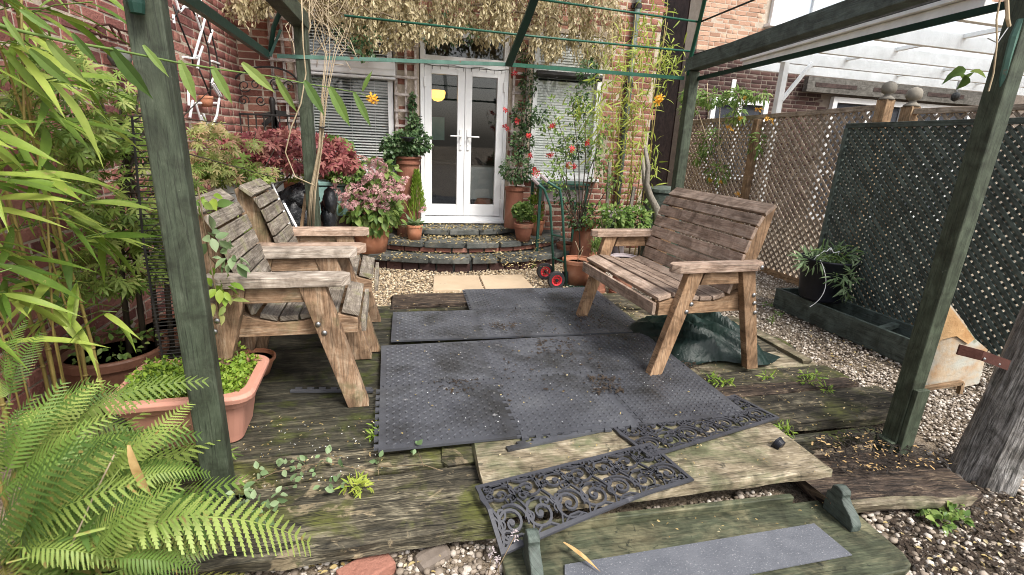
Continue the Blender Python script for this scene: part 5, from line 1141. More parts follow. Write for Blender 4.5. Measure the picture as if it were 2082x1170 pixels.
# ---- red and bronze maple
rm_ = thing('red_maple', 'spreading red japanese maple turning bronze at its left side above the wooden chairs', 'maple tree')
q0 = aty(470, 420, 4.6); lines = []
tips = [(420, 250), (450, 300), (520, 270), (560, 300), (600, 320), (660, 290), (700, 330), (430, 350), (500, 340), (640, 350), (420, 390)]
for px, py in tips:
    e = aty(px, py, random.uniform(4.2, 4.9)); b = V3(q0.x, q0.y, .25); lines.append(([b, lerp(b, e, .4)+V3(0, 0, .14), e], [.016, .010, .003]))
lines.append(([V3(q0.x, q0.y, -.1), V3(q0.x, q0.y, .3)], .022))
stems('trunk', rm_, lines, 'stem_dark')
def px_blob(px, py, y, r, n): p = aty(px, py, y); return ((p.x, p.y, p.z), r, n)
foliage('red_crown', rm_, [px_blob(520, 290, 4.6, (.28, .3, .08), 190), px_blob(590, 290, 4.8, (.32, .3, .10), 220), px_blob(665, 305, 4.7, (.22, .25, .10), 140), px_blob(630, 330, 4.5, (.30, .2, .08), 140), px_blob(500, 318, 4.5, (.25, .2, .08), 130), px_blob(705, 325, 4.7, (.12, .2, .10), 70)], MP5, 'maple_r', (.045, .075), droop=.5)
foliage('bronze_crown', rm_, [px_blob(425, 262, 4.0, (.10, .15, .04), 30), px_blob(440, 292, 4.0, (.30, .3, .09), 110), px_blob(430, 345, 3.9, (.24, .3, .10), 100), px_blob(500, 350, 4.2, (.24, .2, .07), 80)], MP, 'maple_b', (.04, .07), droop=.6)
foliage('green_crown', rm_, [px_blob(445, 335, 4.05, (.24, .25, .10), 80), px_blob(480, 360, 4.1, (.25, .2, .07), 80)], MP5, 'maple_g', (.045, .075), droop=.6)
# ---- lime spiraea in its pot behind the chairs
lsp = thing('lime_shrub', 'feathery yellow green shrub in a clay pot behind the wooden chairs', 'shrub')
foliage('leaves', lsp, [px_blob(590, 350, 4.9, (.17, .15, .10), 420)], t_lance(.3, .2, 3), 'leaf_lime', (.02, .045), droop=.2)
stems('stems', lsp, [([aty(590, 385, 4.9), aty(590+dx_, 345, 4.9)], .003) for dx_ in (-25, -12, 0, 14, 26)], 'stem_green')
pot('clay pot of the feathery lime shrub behind the wooden chairs', tuple(aty(592, 392, 4.9)), .075, .055, .10, 'terracotta', .02)
# ---- green shrub under the left window
gs = thing('green_shrub', 'bushy light green shrub under the left window behind the red maple', 'shrub')
foliage('leaves', gs, [px_blob(675, 310, 5.6, (.22, .2, .16), 420), px_blob(700, 345, 5.5, (.2, .2, .14), 300)], t_maple(5, .4), 'leaf_mid', (.04, .075), droop=.3)
stems('stems', gs, [([V3(aty(690, 450, 5.6).x, 5.6, zG), aty(690, 450, 5.6), aty(675+dx_, 320, 5.6)], .006) for dx_ in (-25, 0, 20)], 'stem_green')
# ---- hydrangea
hy = thing('hydrangea', 'hydrangea with fading dusty pink flower heads in the large pot', 'hydrangea')
hc = aty(756, 440, 5.56)
foliage('leaves', hy, [((hc.x, hc.y, hc.z+.10), (.36, .30, .30), 430), ((hc.x, hc.y-.05, hc.z), (.26, .2, .22), 170), ((hc.x+.05, hc.y+.1, hc.z+.42), (.28, .25, .18), 160)], t_oval(.6, .25, .3), 'leaf_mid', (.06, .11), droop=.75)
HM = []
for j in range(4):
    n = 70; d = rng.normal(size=(n, 3)); d[:, 2] = np.abs(d[:, 2])*.9-.1; d /= np.linalg.norm(d, axis=1, keepdims=True); P = d*np.array([.075, .075, .05]); tv, tf = t_flower(); B = bases(rdirs(n), d, .25)
    V = np.einsum('nij,kj->nki', B, np.array(tv))*rng.uniform(.013, .02, n)[:, None, None]+P[:, None]; F = (np.array(tf)[None]+np.arange(n)[:, None, None]*len(tv)).reshape(-1, 3)
    o = np_obj('flower_head', V.reshape(-1, 3), F, np.repeat(rng.random(n), len(tv)), 'hyd', hy); HM.append(o)
heads = [(690, 372), (715, 385), (742, 372), (705, 358), (770, 362), (790, 372), (812, 385), (760, 385), (785, 392), (735, 395), (680, 390), (718, 420), (705, 412), (745, 408), (768, 400), (752, 418), (780, 420), (820, 405), (722, 345), (748, 348), (772, 342), (700, 402), (822, 375), (735, 330), (765, 335), (752, 365), (796, 405)]
for i, (px, py) in enumerate(heads):
    p = aty(px, py, 5.56-.28+random.uniform(-.05, .12)+max(0, (395-py))*.004); o = HM[i] if i < 4 else link('flower_head', HM[i % 4].data, hy)
    o.location = p; o.rotation_euler = (random.uniform(.2, 1.0), random.uniform(-.5, .5), random.uniform(0, 6)); k_ = random.uniform(.75, 1.15); o.scale = (k_, k_, k_)
stems('stems', hy, [([V3(hc.x+random.uniform(-.1, .1), hc.y, hc.z-.14), aty(px, py+18, 5.45)], .004) for px, py in heads[::2]], 'stem')
# ---- conifer and grass in the small pot
cf = thing('dwarf_conifer', 'upright lime green dwarf conifer left of the french doors', 'conifer')
ct = aty(848, 430, 5.8); n = 900; t_ = rng.random(n)**.8; a_ = rng.uniform(0, 6.28, n); r_ = .10*(1-t_)**.7*(.55+.45*rng.random(n)); H_ = .46
P = np.column_stack([ct.x+r_*np.cos(a_), ct.y+r_*np.sin(a_), ct.z-.02+H_*t_]); D = np.column_stack([np.cos(a_)*.6, np.sin(a_)*.6, np.ones(n)*1.2])
scatter('foliage', t_lance(.25, .1, 3), P, bases(D, None, .8), rng.uniform(.03, .06, n), 'leaf_lime', cf); stems('trunk', cf, [([ct-V3(0, 0, .12), ct+V3(0, 0, .3)], .008)], 'stem')
gr = thing('strappy_plant', 'clump of broad pale leaves and tall grassy blades in the small orange pot', 'plant')
gq = atz(843, 486, .172)+V3(0, 0, .15); n = 60
scatter('leaves', t_lance(.2, .5, 5), np.array(gq)+rng.normal(0, .02, (n, 3))*np.array([1, 1, .2]), bases(np.column_stack([rng.normal(0, 1, n), rng.normal(0, 1, n), rng.uniform(.2, 1.4, n)]), None, .3), rng.uniform(.08, .16, n), 'leaf_pale', gr)
n = 9; scatter('blades', t_lance(.03, .15, 6), np.array(gq)+rng.normal(0, .02, (n, 3))*np.array([1, 1, .2]), bases(np.column_stack([rng.normal(0, .14, n), rng.normal(0, .14, n), np.ones(n)]), None, .3), rng.uniform(.25, .5, n), 'leaf_lime', gr)
for px, py in ((862, 425), (857, 432)): o = link('flower_head', HM[0].data, gr); o.location = aty(px, py, 5.65); o.scale = (.45, .45, .45)
# ---- ivy on the left chimney pot
iv = thing('ivy', 'dark variegated ivy spilling over the ringed chimney pot and up the trellis', 'ivy')
foliage('leaves', iv, [px_blob(825, 292, 5.95, (.24, .2, .15), 420), px_blob(800, 300, 5.9, (.15, .15, .14), 150), px_blob(855, 290, 5.9, (.14, .12, .14), 150), px_blob(843, 255, 6.1, (.10, .08, .14), 120), px_blob(838, 215, 6.2, (.04, .04, .14), 60), px_blob(792, 325, 5.9, (.07, .07, .12), 60)], t_maple(3, .55), 'ivy', (.025, .05), droop=.5)
foliage('pale_leaves', iv, [px_blob(820, 292, 5.82, (.22, .08, .12), 70)], OV, 'leaf_pale', (.02, .04))
stems('stems', iv, [([aty(835, 320, 6.), aty(838, 250, 6.15), aty(842, 180, 6.22)], .004), ([aty(829, 320, 5.98), aty(810, 295, 5.9)], .004)], 'stem')
bw = thing('plant_bowl', 'small black bowl resting among the ivy on the chimney pot', 'bowl', tuple(aty(829, 288, 5.72))); mb = MB(); mb.lathe([(.03, 0), (.055, .03), (.085, .035), (.085, .045), (.05, .04)], 18); mb.build('bowl', 'black_plastic', bw)
# ---- red flowered climber on the right chimney pot
rc = thing('red_climber', 'dark leaved climber with red flowers on the narrow trellis right of the doors', 'climber')
foliage('leaves', rc, [px_blob(1052, 345, 5.9, (.22, .18, .17), 520), px_blob(1062, 290, 6.05, (.15, .1, .16), 300), px_blob(1068, 235, 6.1, (.17, .1, .17), 330), px_blob(1075, 170, 6.15, (.11, .07, .17), 200), px_blob(1070, 110, 6.15, (.10, .07, .12), 120), px_blob(1095, 235, 6.0, (.12, .1, .1), 100)], OV, 'ivy', (.025, .055), droop=.4)
stems('stems', rc, [([aty(1050, 380, 5.95), aty(1060, 250, 6.15), aty(1070, 120, 6.2)], .006), ([aty(1048, 380, 5.95), aty(1072, 260, 6.1), aty(1066, 150, 6.2)], .005)], 'stem_dark')
RF = None
def bloom(px, py, y, parent, s=.03, mat='petal_red', name='flower', n=7):
    d = rdirs(n, (0, -.8, .4), .7); p = aty(px, py, y); B = bases(rdirs(n), d, .1)
    return scatter(name, t_flower(5, .5), np.array(p)+rng.normal(0, s*.35, (n, 3)), B, rng.uniform(s*.6, s, n), mat, parent, None)
for px, py in ((1027, 225), (1052, 246), (1026, 258), (1075, 278), (1079, 318), (1048, 150), (1032, 262)): bloom(px, py, 5.95, rc, .035)
# ---- shrubs in the two clay pots
sA = thing('pot_shrub', 'leafy geranium like plant in the front clay pot right of the doors', 'plant'); foliage('leaves', sA, [px_blob(1062, 430, 5.68, (.12, .1, .10), 220)], t_maple(5, .5), 'leaf_mid', (.03, .055)); stems('stems', sA, [([aty(1063, 460, 5.7), aty(1063+k, 425, 5.68)], .003) for k in (-14, 0, 12)], 'stem_green')
sB = thing('pot_shrub', 'upright bright lime shrub in the rear clay pot right of the doors', 'shrub'); foliage('leaves', sB, [px_blob(1088, 425, 5.85, (.11, .1, .17), 480), px_blob(1092, 400, 5.9, (.06, .06, .10), 120)], t_oval(.45), 'leaf_lime', (.025, .045), droop=-.4); stems('stems', sB, [([aty(1090, 460, 5.9), aty(1090+k, 410, 5.88)], .003) for k in (-8, 0, 8)], 'stem_green')
# ---- rose
ro = thing('rose_bush', 'lanky rose bush with scattered red blooms in front of the right window', 'rose bush')
rb_ = aty(1178, 470, 5.3); lines = []
for tpx, tpy in ((1110, 250), (1120, 210), (1150, 300), (1160, 190), (1190, 210), (1215, 280), (1230, 320), (1130, 330), (1240, 250), (1105, 350), (1250, 360)):
    e = aty(tpx, tpy, random.uniform(5.0, 5.5)); md = lerp(rb_, e, .5)+V3(random.uniform(-.08, .08), 0, .08); lines.append(([V3(rb_.x+.05, rb_.y, -.1), rb_, md, e], [.012, .009, .006, .002]))
stems('stems', ro, lines, 'stem_dark'); B_ = []
for L_ in lines:
    for k in (.35, .6, .8, 1.): c = lerp(L_[0][2], L_[0][3], k); B_.append((tuple(c), (.08, .08, .07), 24))
foliage('leaves', ro, B_, OV, 'leaf_mid', (.025, .05), droop=.4); foliage('dark_leaves', ro, [px_blob(1165, 300, 5.3, (.18, .12, .14), 160), px_blob(1180, 440, 5.3, (.2, .12, .16), 220), px_blob(1150, 400, 5.2, (.15, .1, .1), 90)], OV, 'ivy', (.03, .05))
for px, py in ((1123, 257), (1120, 318), (1163, 303), (1194, 292), (1155, 335), (1090, 352), (1088, 345), (1168, 340)): bloom(px, py, 5.1, ro, .034)
# ---- yellow green bamboo right of the window
rbm = thing('yellow_bamboo', 'airy yellow green bamboo in front of the brickwork right of the right window', 'bamboo'); lines = []
for i in range(9):
    b = aty(random.uniform(1230, 1310), 480, random.uniform(5.5, 5.8)); e = aty(random.uniform(1220, 1360), random.uniform(-40, 150), random.uniform(5.3, 5.7)); lines.append(([V3(b.x, b.y, -.1), lerp(b, e, .5)+V3(random.uniform(-.1, .1), 0, 0), e], [.008, .006, .003]))
stems('culms', rbm, lines, 'culm')
BL = [(1330, 20, 40), (1310, 45, 70), (1325, 90, 80), (1340, 120, 80), (1290, 110, 90), (1355, 140, 60), (1265, 130, 60), (1310, 190, 90), (1260, 190, 80), (1220, 230, 80), (1290, 230, 100), (1250, 260, 90), (1190, 215, 60), (1300, 290, 80), (1210, 280, 60), (1270, 320, 80), (1310, 345, 60), (1280, 375, 50), (1180, 250, 50), (1350, 110, 40), (1240, 100, 40), (1235, 170, 60)]
P = []; 
for px, py, n in BL:
    n = int(n*.8); c = aty(px, py, random.uniform(5.3, 5.7)); P.append(np.array(c)+rng.normal(0, 1, (n, 3))*np.array([.10, .12, .10]))
P = np.concatenate(P); n = len(P); D = np.column_stack([rng.normal(0, .8, n), rng.normal(-.3, .6, n), rng.normal(-.35, .5, n)])
scatter('leaves', t_lance(.14, .3, 4), P, bases(D, np.tile([0., -.5, 1.], (n, 1)), .4), rng.uniform(.08, .15, n), 'bamboo_y', rbm)
# ---- dry creeper over the doors
cr = thing('hanging_creeper', 'mass of dried straw coloured creeper hanging over the french doors and windows', 'creeper')
edge = [(480, 35), (520, 30), (560, 20), (600, 20), (640, 25), (690, 50), (720, 85), (750, 105), (780, 100), (810, 108), (830, 92), (860, 70), (890, 95), (930, 78), (960, 80), (990, 95), (1020, 75), (1050, 95), (1080, 105), (1110, 130), (1135, 118), (1160, 90), (1180, 125), (1205, 140), (1230, 145), (1250, 100), (1262, 60)]
P = []; D = []; lines = []
ex = [e[0] for e in edge]; ey = [e[1] for e in edge]
for i in range(470):
    px = random.uniform(470, 1262); lim = np.interp(px, ex, ey)
    yk = random.uniform(5.55, 6.2); top = random.uniform(-150, lim-25); p0 = aty(px, top, yk); p1 = aty(px+random.uniform(-12, 12), min(lim+random.gauss(0, 8), top+random.uniform(45, 150)), yk+random.uniform(-.05, .05))
    m_ = lerp(p0, p1, .5)+V3(random.uniform(-.05, .05), random.uniform(-.06, .03), 0); lines.append(([p0, m_, p1], [.002, .0015, .001]))
    L_ = (p1-p0).length; nl = int(20+L_*85)
    for k in range(nl): t = k/nl; c = p0*((1-t)**2)+m_*(2*t*(1-t))+p1*t*t; P.append(c+V3(random.gauss(0, .026), random.gauss(0, .026), random.gauss(0, .012)))
P = np.array(P); n = len(P); D = np.column_stack([rng.normal(0, .5, n), rng.normal(-.1, .5, n), -np.ones(n)+rng.normal(0, .35, n)])
scatter('dry_foliage', t_lance(.42, .25, 2), P, bases(D, rng.normal(0, 1, (n, 3))+np.array([0, -1., .2]), .3), rng.uniform(.03, .065, n), 'dry', cr); stems('strands', cr, lines, 'stem_pale')['kind'] = 'stuff'
rw_ = random.Random(4); lines = []
for i in range(16):
    xa = rw_.uniform(480, 1050); a = aty(xa, rw_.uniform(-60, 30), rw_.uniform(5.5, 5.9)); b = aty(xa+rw_.uniform(90, 260), rw_.uniform(-40, 60), rw_.uniform(5.45, 5.9)); lines.append((arc_pts(a, b, (0, -.05, rw_.uniform(-.14, .05)), 8, .02), rw_.uniform(.005, .012)))
stems('woody_stems', cr, lines, 'stem')
foliage('green_leaves', cr, [px_blob(740, 100, 5.6, (.14, .1, .10), 90), px_blob(1195, 145, 5.6, (.12, .1, .16), 160), px_blob(1180, 210, 5.55, (.08, .08, .2), 120), px_blob(720, 70, 5.7, (.25, .1, .1), 120), px_blob(900, 60, 5.9, (.5, .1, .2), 160)], OV, 'ivy', (.03, .06), droop=.8)
lines = []
for i in range(26):
    a = aty(random.uniform(600, 720), random.uniform(-60, 10), random.uniform(4.3, 5.6)); b = aty(random.uniform(590, 730), random.uniform(40, 150), random.uniform(4.3, 5.2)); lines.append((arc_pts(a, b, (random.uniform(-.1, .1), random.uniform(-.1, .1), random.uniform(-.12, .02)), 6, .02), random.uniform(.002, .0045)))
stems('bare_vines', cr, lines, 'stem_pale')['kind'] = 'stuff'
# ---- twining stems on the left back post
tv_ = thing('twining_vine', 'bundle of pale bare vine stems tied up along the left back post', 'vine'); lines = []
for i in range(5):
    k = random.uniform(-8, 8); y_ = 4.10+random.uniform(-.03, .03); lines.append(([aty(628+k*1.2, 470, y_), aty(634+k, 390, y_-.02), aty(650+k*.6, 300, y_-.04), aty(657+k, 200, y_-.05), aty(668+k*2, 110, y_-.02), aty(660+k*6, 55, y_+.05)], [.006, .0055, .005, .004, .0025, .0012]))
lines.append(([aty(613, 0, 4.0), aty(616, 90, 4.0), aty(622, 150, 4.0), aty(612, 210, 4.0), aty(592, 260, 4.0), aty(580, 310, 4.0), aty(600, 360, 4.0), aty(640, 378, 4.0)], .005))
stems('stems', tv_, lines, 'stem_pale')
mb = MB(); q = aty(655, 260, 4.05); mb.lathe([(.028, 0), (.03, .004), (.028, .008)], 12, tuple(q)); mb.build('tie', 'black_iron', tv_)
# ---- climber on the fence
fc = thing('clematis', 'clematis with small yellow bell flowers and bare twining stems on the brown fence', 'climber'); lines = []; B_ = []
for pts_ in (((1440, 400), (1450, 330), (1430, 260), (1410, 200), (1420, 175)), ((1470, 390), (1460, 300), (1465, 200)), ((1480, 410), (1462, 300), (1500, 220), (1540, 200)), ((1392, 400), (1420, 350), (1450, 330)), ((1438, 170), (1440, 240))):
    lines.append(([atx(px, py, fx-.12+random.uniform(-.05, .05)) for px, py in pts_], .006))
stems('stems', fc, lines, 'stem_pale')
def pxb(px, py, x, r, n): p = atx(px, py, x); return (tuple(p), r, n)
foliage('leaves', fc, [pxb(1405, 195, 4.2, (.1, .25, .12), 150), pxb(1450, 200, 4.25, (.1, .3, .1), 190), pxb(1500, 195, 4.25, (.1, .25, .09), 170), pxb(1540, 195, 4.25, (.1, .2, .06), 70), pxb(1400, 225, 4.2, (.1, .2, .1), 90), pxb(1440, 290, 4.3, (.08, .25, .2), 120), pxb(1460, 350, 4.3, (.08, .25, .15), 90), pxb(1495, 235, 4.3, (.08, .2, .1), 90), pxb(1540, 290, 4.32, (.06, .15, .15), 50), pxb(1420, 320, 4.3, (.08, .2, .1), 50)], t_lance(.32, .3, 3), 'leaf_mid', (.05, .10), droop=.6)
for px, py in ((1393, 208), (1516, 200), (1537, 222), (1547, 221), (1504, 242), (1444, 365), (1465, 370), (1500, 395), (1480, 258), (1488, 262), (1560, 240), (1570, 246)): bloom(px, py, atx(px, py, 4.2).y, fc, .03, 'petal_yellow', 'flower', 5)
for px, py in ((1340, 205), (760, 202)):
    pass
yf = thing('yellow_flower', 'single orange yellow flower hanging near the right back post', 'flower'); bloom(1340, 203, 4.6, yf, .045, 'petal_yellow', 'petals', 9); stems('stalk', yf, [([aty(1340, 195, 4.6), aty(1348, 165, 4.5), aty(1360, 150, 4.2)], .003)], 'stem')
# ---- weeds in the bucket
bwd = thing('pulled_weeds', 'heap of pulled green weeds hanging out of the black bucket', 'weeds'); b0 = bq+V3(0, 0, .36)
foliage('leaves', bwd, [((b0.x+.06, b0.y-.02, b0.z+.03), (.18, .15, .06), 130), ((b0.x-.02, b0.y-.24, b0.z-.15), (.03, .03, .16), 60), ((b0.x-.24, b0.y-.06, b0.z+.0), (.12, .1, .07), 70), ((b0.x-.08, b0.y-.23, b0.z-.10), (.12, .03, .04), 26)], t_lance(.20, .3, 4), 'leaf_pale', (.05, .11), droop=0)
stems('stems', bwd, [(arc_pts(b0+V3(random.uniform(-.15, .15), random.uniform(-.12, .1), -.05), b0+V3(random.uniform(-.3, .28), random.uniform(-.25, .05), random.uniform(-.1, .18)), (0, 0, .06), 5), .005) for i in range(16)], 'stem_green')
# ---- low planting round the far end of the bench
lp_ = thing('low_shrub', 'low dark green leafy planting behind the far end of the brown bench', 'shrub')
foliage('leaves', lp_, [px_blob(1290, 445, 5.0, (.22, .15, .13), 300), px_blob(1255, 440, 5.0, (.2, .15, .12), 200), px_blob(1215, 440, 5.2, (.15, .12, .15), 140), px_blob(1310, 420, 5.2, (.12, .1, .1), 80)], OV, 'leaf_mid', (.04, .07), droop=.2); foliage('dark_leaves', lp_, [px_blob(1280, 460, 5.1, (.3, .2, .12), 240)], OV, 'ivy', (.04, .07)); stems('stems', lp_, [([aty(1280+k, 520, 5.0), aty(1280+k*1.5, 440, 5.0)], .006) for k in (-40, -20, 0, 20)], 'stem')
hb_ = thing('herb_clump', 'fine grassy herbs in the pot beyond the far arm of the brown bench', 'plant'); c = aty(1217, 505, 4.35); n = 150
scatter('blades', t_lance(.12, .3, 3), np.array(c)+rng.normal(0, .035, (n, 3)), bases(np.column_stack([rng.normal(0, .5, n), rng.normal(0, .5, n), np.ones(n)]), None, .4), rng.uniform(.05, .11, n), 'leaf_mid', hb_)
gnl = thing('gnarled_stem', 'thick pale gnarled climber stem rising beside the right back post', 'tree stem')
stems('stem', gnl, [([aty(1338, 470, 5.0), aty(1335, 425, 5.0), aty(1322, 400, 5.0), aty(1315, 375, 5.0), aty(1318, 340, 5.0), aty(1312, 300, 5.05)], [.05, .045, .04, .032, .028, .02])], 'bark'); stems('side_stem', gnl, [([aty(1336, 425, 5.0), aty(1312, 380, 5.15), aty(1306, 320, 5.2)], [.035, .03, .02])], 'bark')
stk = thing('garden_stakes', 'grey wooden stakes among the plants right of the rose', 'stake'); stems('stake', stk, [([aty(1232, 460, 5.3), aty(1240, 330, 5.3)], .022)], 'bark', False); stems('stake', stk, [([aty(1272, 480, 5.25), aty(1290, 380, 5.25)], .024)], 'bark', False)
tw = thing('bare_twig', 'bare twig in the orange pot beside the hand trolley', 'twig'); c = OP+V3(0, 0, .23); stems('twig', tw, [([c, c+V3(.01, 0, .12), c+V3(-.04, 0, .22)], .004), ([c, c+V3(.04, 0, .1), c+V3(.06, .02, .13)], .003), ([c+V3(.01, 0, .1), c+V3(.05, 0, .17)], .003)], 'stem_pale')
# ---- trough weeds, deck weeds
tw_ = thing('trough_weeds', 'tiny bright green weeds carpeting the pink trough', 'weeds')
n = 4200; P = np.column_stack([rng.uniform(-1.06, -.61, n), rng.uniform(2.04, 2.37, n), .225+.05*rng.random(n)+.03*np.sin(rng.uniform(0, 6, n))]); scatter('leaves', t_oval(.8, .1), P, bases(rdirs(n, (0, 0, .3), .8), None, .5), rng.uniform(.011, .024, n), 'leaf_lime', tw_)
n = 700; P = np.column_stack([rng.uniform(-1.06, -.80, n), rng.uniform(2.02, 2.36, n), .235+.05*rng.random(n)]); scatter('dark_leaves', t_lance(.2, .3, 3), P, bases(rdirs(n, (0, 0, .8), .6), None, .5), rng.uniform(.02, .045, n), 'leaf_mid', tw_)
foliage('sprig', tw_, [((-.70, 2.36, .31), (.035, .03, .04), 45)], OV, 'leaf_lime', (.015, .028)); stems('sprig_stem', tw_, [([(-.70, 2.36, .22), (-.70, 2.36, .31)], .002)], 'stem_green')
# ---- fern
fe = thing('fern', 'large bright green fern with spored fronds spreading from the front left corner', 'fern')
def frond_mesh(mat, arch, seed, np_=21, wmax=.215):
    r = random.Random(seed); v = []; f = []
    C = lambda t: Vector((0, t*(1-.12*arch*t), arch*(.62*t-.95*t*t)))
    for i in range(15):
        p = C(i/14); w = .0075*(1-i/15); v += [(-w, p.y, p.z), (w, p.y, p.z), (0, p.y, p.z+w*.8)]
    for i in range(14): a = 3*i; f += [(a, a+2, a+5), (a, a+5, a+3), (a+2, a+1, a+4), (a+2, a+4, a+5)]
    for k in range(np_):
        t = .16+.83*k/np_; L = wmax*math.sin(math.pi*min(1., .22+.78*(1-t)))**.8*(1.12-t)**.55*(.95+.1*r.random()); L = max(L, .012); p = C(t); tg = (C(min(1, t+.02))-p).normalized()
        for s in (-1, 1):
            d = (Vector((s, .34+.3*t, 0))+Vector((0, 0, -.10-.25*r.random()*arch))).normalized(); d = Vector((d.x, d.y*tg.y, d.z+d.y*tg.z)).normalized(); fw = tg; m_ = 8
            wb = .0225*(1-.45*t)
            for q in range(m_):
                u0, u1 = q/m_, (q+1)/m_; sag = lambda u: Vector((0, 0, -.10*L*u*u)); a0 = p+d*L*u0+sag(u0); a1 = p+d*L*u1+sag(u1); wq = wb*(1-u0)**.62*(1-.25*(u0 < .12))+.001
                for sg in (-1, 1):
                    b = len(v); tip = lerp(a0, a1, .85)+fw*sg*wq+d*wq*.30; b1_ = lerp(a0, a1, .1)+fw*sg*wq*.55
                    v += [tuple(a0), tuple(b1_), tuple(tip), tuple(a1)]; f.append((b, b+1, b+2)); f.append((b, b+2, b+3))
    me = bpy.data.meshes.new('frond'); me.from_pydata(v, [], f); me.materials.append(MT[mat]); return me
FM = [frond_mesh('fern', a, i) for i, a in enumerate((.35, .5, .62, .75, .45, .55))]+[frond_mesh('fern_spore', .5, 9), frond_mesh('fern_spore', .65, 10)]
def frond(x, y, az, L, el, k=None, z=-.10, roll=0):
    o = link('frond', FM[random.randrange(8)] if k is None else FM[k], fe); o.location = (x, y, z); o.rotation_euler = (0, 0, 0)
    o.matrix_local = Matrix.Translation((x, y, z)) @ Matrix.Rotation(R_(az-90), 4, 'Z') @ Matrix.Rotation(R_(el), 4, 'X') @ Matrix.Rotation(R_(roll), 4, 'Y') @ Matrix.Scale(L, 4)
for cx, cy, n, azs, Ls in ((-1.05, 1.36, 17, (-70, 100), (.42, .62)), (-1.25, 1.62, 17, (-75, 80), (.5, .72)), (-.92, 1.22, 12, (-60, 80), (.36, .56)), (-1.22, 1.86, 14, (-80, 60), (.5, .75)), (-1.02, 1.62, 12, (-80, 70), (.4, .62))):
    for i in range(n): frond(cx+random.gauss(0, .04), cy+random.gauss(0, .04), azs[0]+(azs[1]-azs[0])*(i+random.random())/n, random.uniform(*Ls), random.uniform(4, 46), roll=random.uniform(-18, 18), z=-.11+random.uniform(0, .05))
# placed fronds that read singly in the photograph
for (px0, py0, px1, py1, y0, y1, k) in ((130, 880, 430, 775, 1.55, 1.62, 7), (200, 960, 432, 965, 1.42, 1.55, 0), (150, 1090, 640, 1112, 1.18, 1.34, 3), (160, 1040, 440, 1040, 1.3, 1.42, 1), (120, 930, 415, 885, 1.5, 1.6, 0), (60, 900, 250, 800, 1.6, 1.7, 2), (80, 1120, 560, 1062, 1.2, 1.36, 3)):
    a, b = aty(px0, py0, y0), aty(px1, py1, y1); d = b-a; L = d.length; dd = d.normalized(); sx_ = dd.cross(V3(0, -.35, 1)).normalized(); nn_ = sx_.cross(dd); o = link('frond', FM[k], fe); tip = FM[k].vertices[42].co
    o.matrix_local = Matrix.Translation(a) @ Matrix((sx_, dd, nn_)).transposed().to_4x4() @ Matrix.Rotation(-math.atan2(tip.z, tip.y), 4, 'X') @ Matrix.Scale(L/tip.length, 4)
rf = random.Random(21)
for (cx_, cy_, yc, n, a0, a1, l0, l1) in ((30, 1120, 1.24, 13, -62, 12, 210, 350), (40, 985, 1.42, 13, -65, 22, 170, 280), (30, 880, 1.60, 8, -30, 30, 180, 290), (-20, 1010, 1.36, 9, -95, -20, 160, 300), (-10, 800, 1.7, 4, -110, -60, 90, 170), (200, 1150, 1.2, 8, -60, 8, 170, 270), (190, 985, 1.42, 6, -45, 25, 160, 250)):
    for i in range(n):
        an = R_(a0+(a1-a0)*(i+rf.random())/n); Lp = rf.uniform(l0, l1); bx, by = cx_+rf.uniform(-35, 35), cy_+rf.uniform(-30, 30)
        a, b = aty(bx, by, yc+rf.uniform(-.05, .05)), aty(bx+Lp*math.cos(an), max(by+Lp*math.sin(an), 765 if bx > 20 else 600), yc+rf.uniform(-.06, .22)); d = b-a; L = d.length; dd = d.normalized(); sx_ = dd.cross(V3(rf.uniform(-.35, .35), -.5, .8+rf.uniform(-.2, .3))).normalized(); nn_ = sx_.cross(dd); k = rf.choice((0, 1, 2, 3, 4, 5, 0, 1, 2, 4, 3, 5, 6)); o = link('frond', FM[k], fe); tip = FM[k].vertices[42].co
        o.matrix_local = Matrix.Translation(a) @ Matrix((sx_, dd, nn_)).transposed().to_4x4() @ Matrix.Rotation(-math.atan2(tip.z, tip.y), 4, 'X') @ Matrix.Scale(L/tip.length, 4)
o = link('dead_leaf', LM[1], fe); a, b = aty(262, 905, 1.34), aty(292, 1040, 1.30); MT['straw'] = M('straw_leaf', (.42, .26, .10), (.60, .42, .20), scale=6, rough=.7, bump=.05, transl=.2)
o.data = LM[1].copy(); o.data.materials[0] = MT['straw']; dd = (b-a).normalized(); sx_ = dd.cross(V3(0, -1, .2)).normalized(); o.matrix_local = Matrix.Translation(a) @ Matrix((sx_, dd, sx_.cross(dd))).transposed().to_4x4() @ Matrix.Scale((b-a).length, 4)
mb = MB(); mb.tube([aty(182, 1082, 1.22), aty(290, 1068, 1.22), aty(385, 1052, 1.24)], [.005, .004, .002], 5); mb.build('dead_stalk', 'stem_pale', fe); mb = MB(); mb.tube([aty(145, 1110, 1.22), aty(190, 1010, 1.28), aty(235, 920, 1.34)], .0025, 4); mb.build('dead_stalk', 'stem_pale', fe)
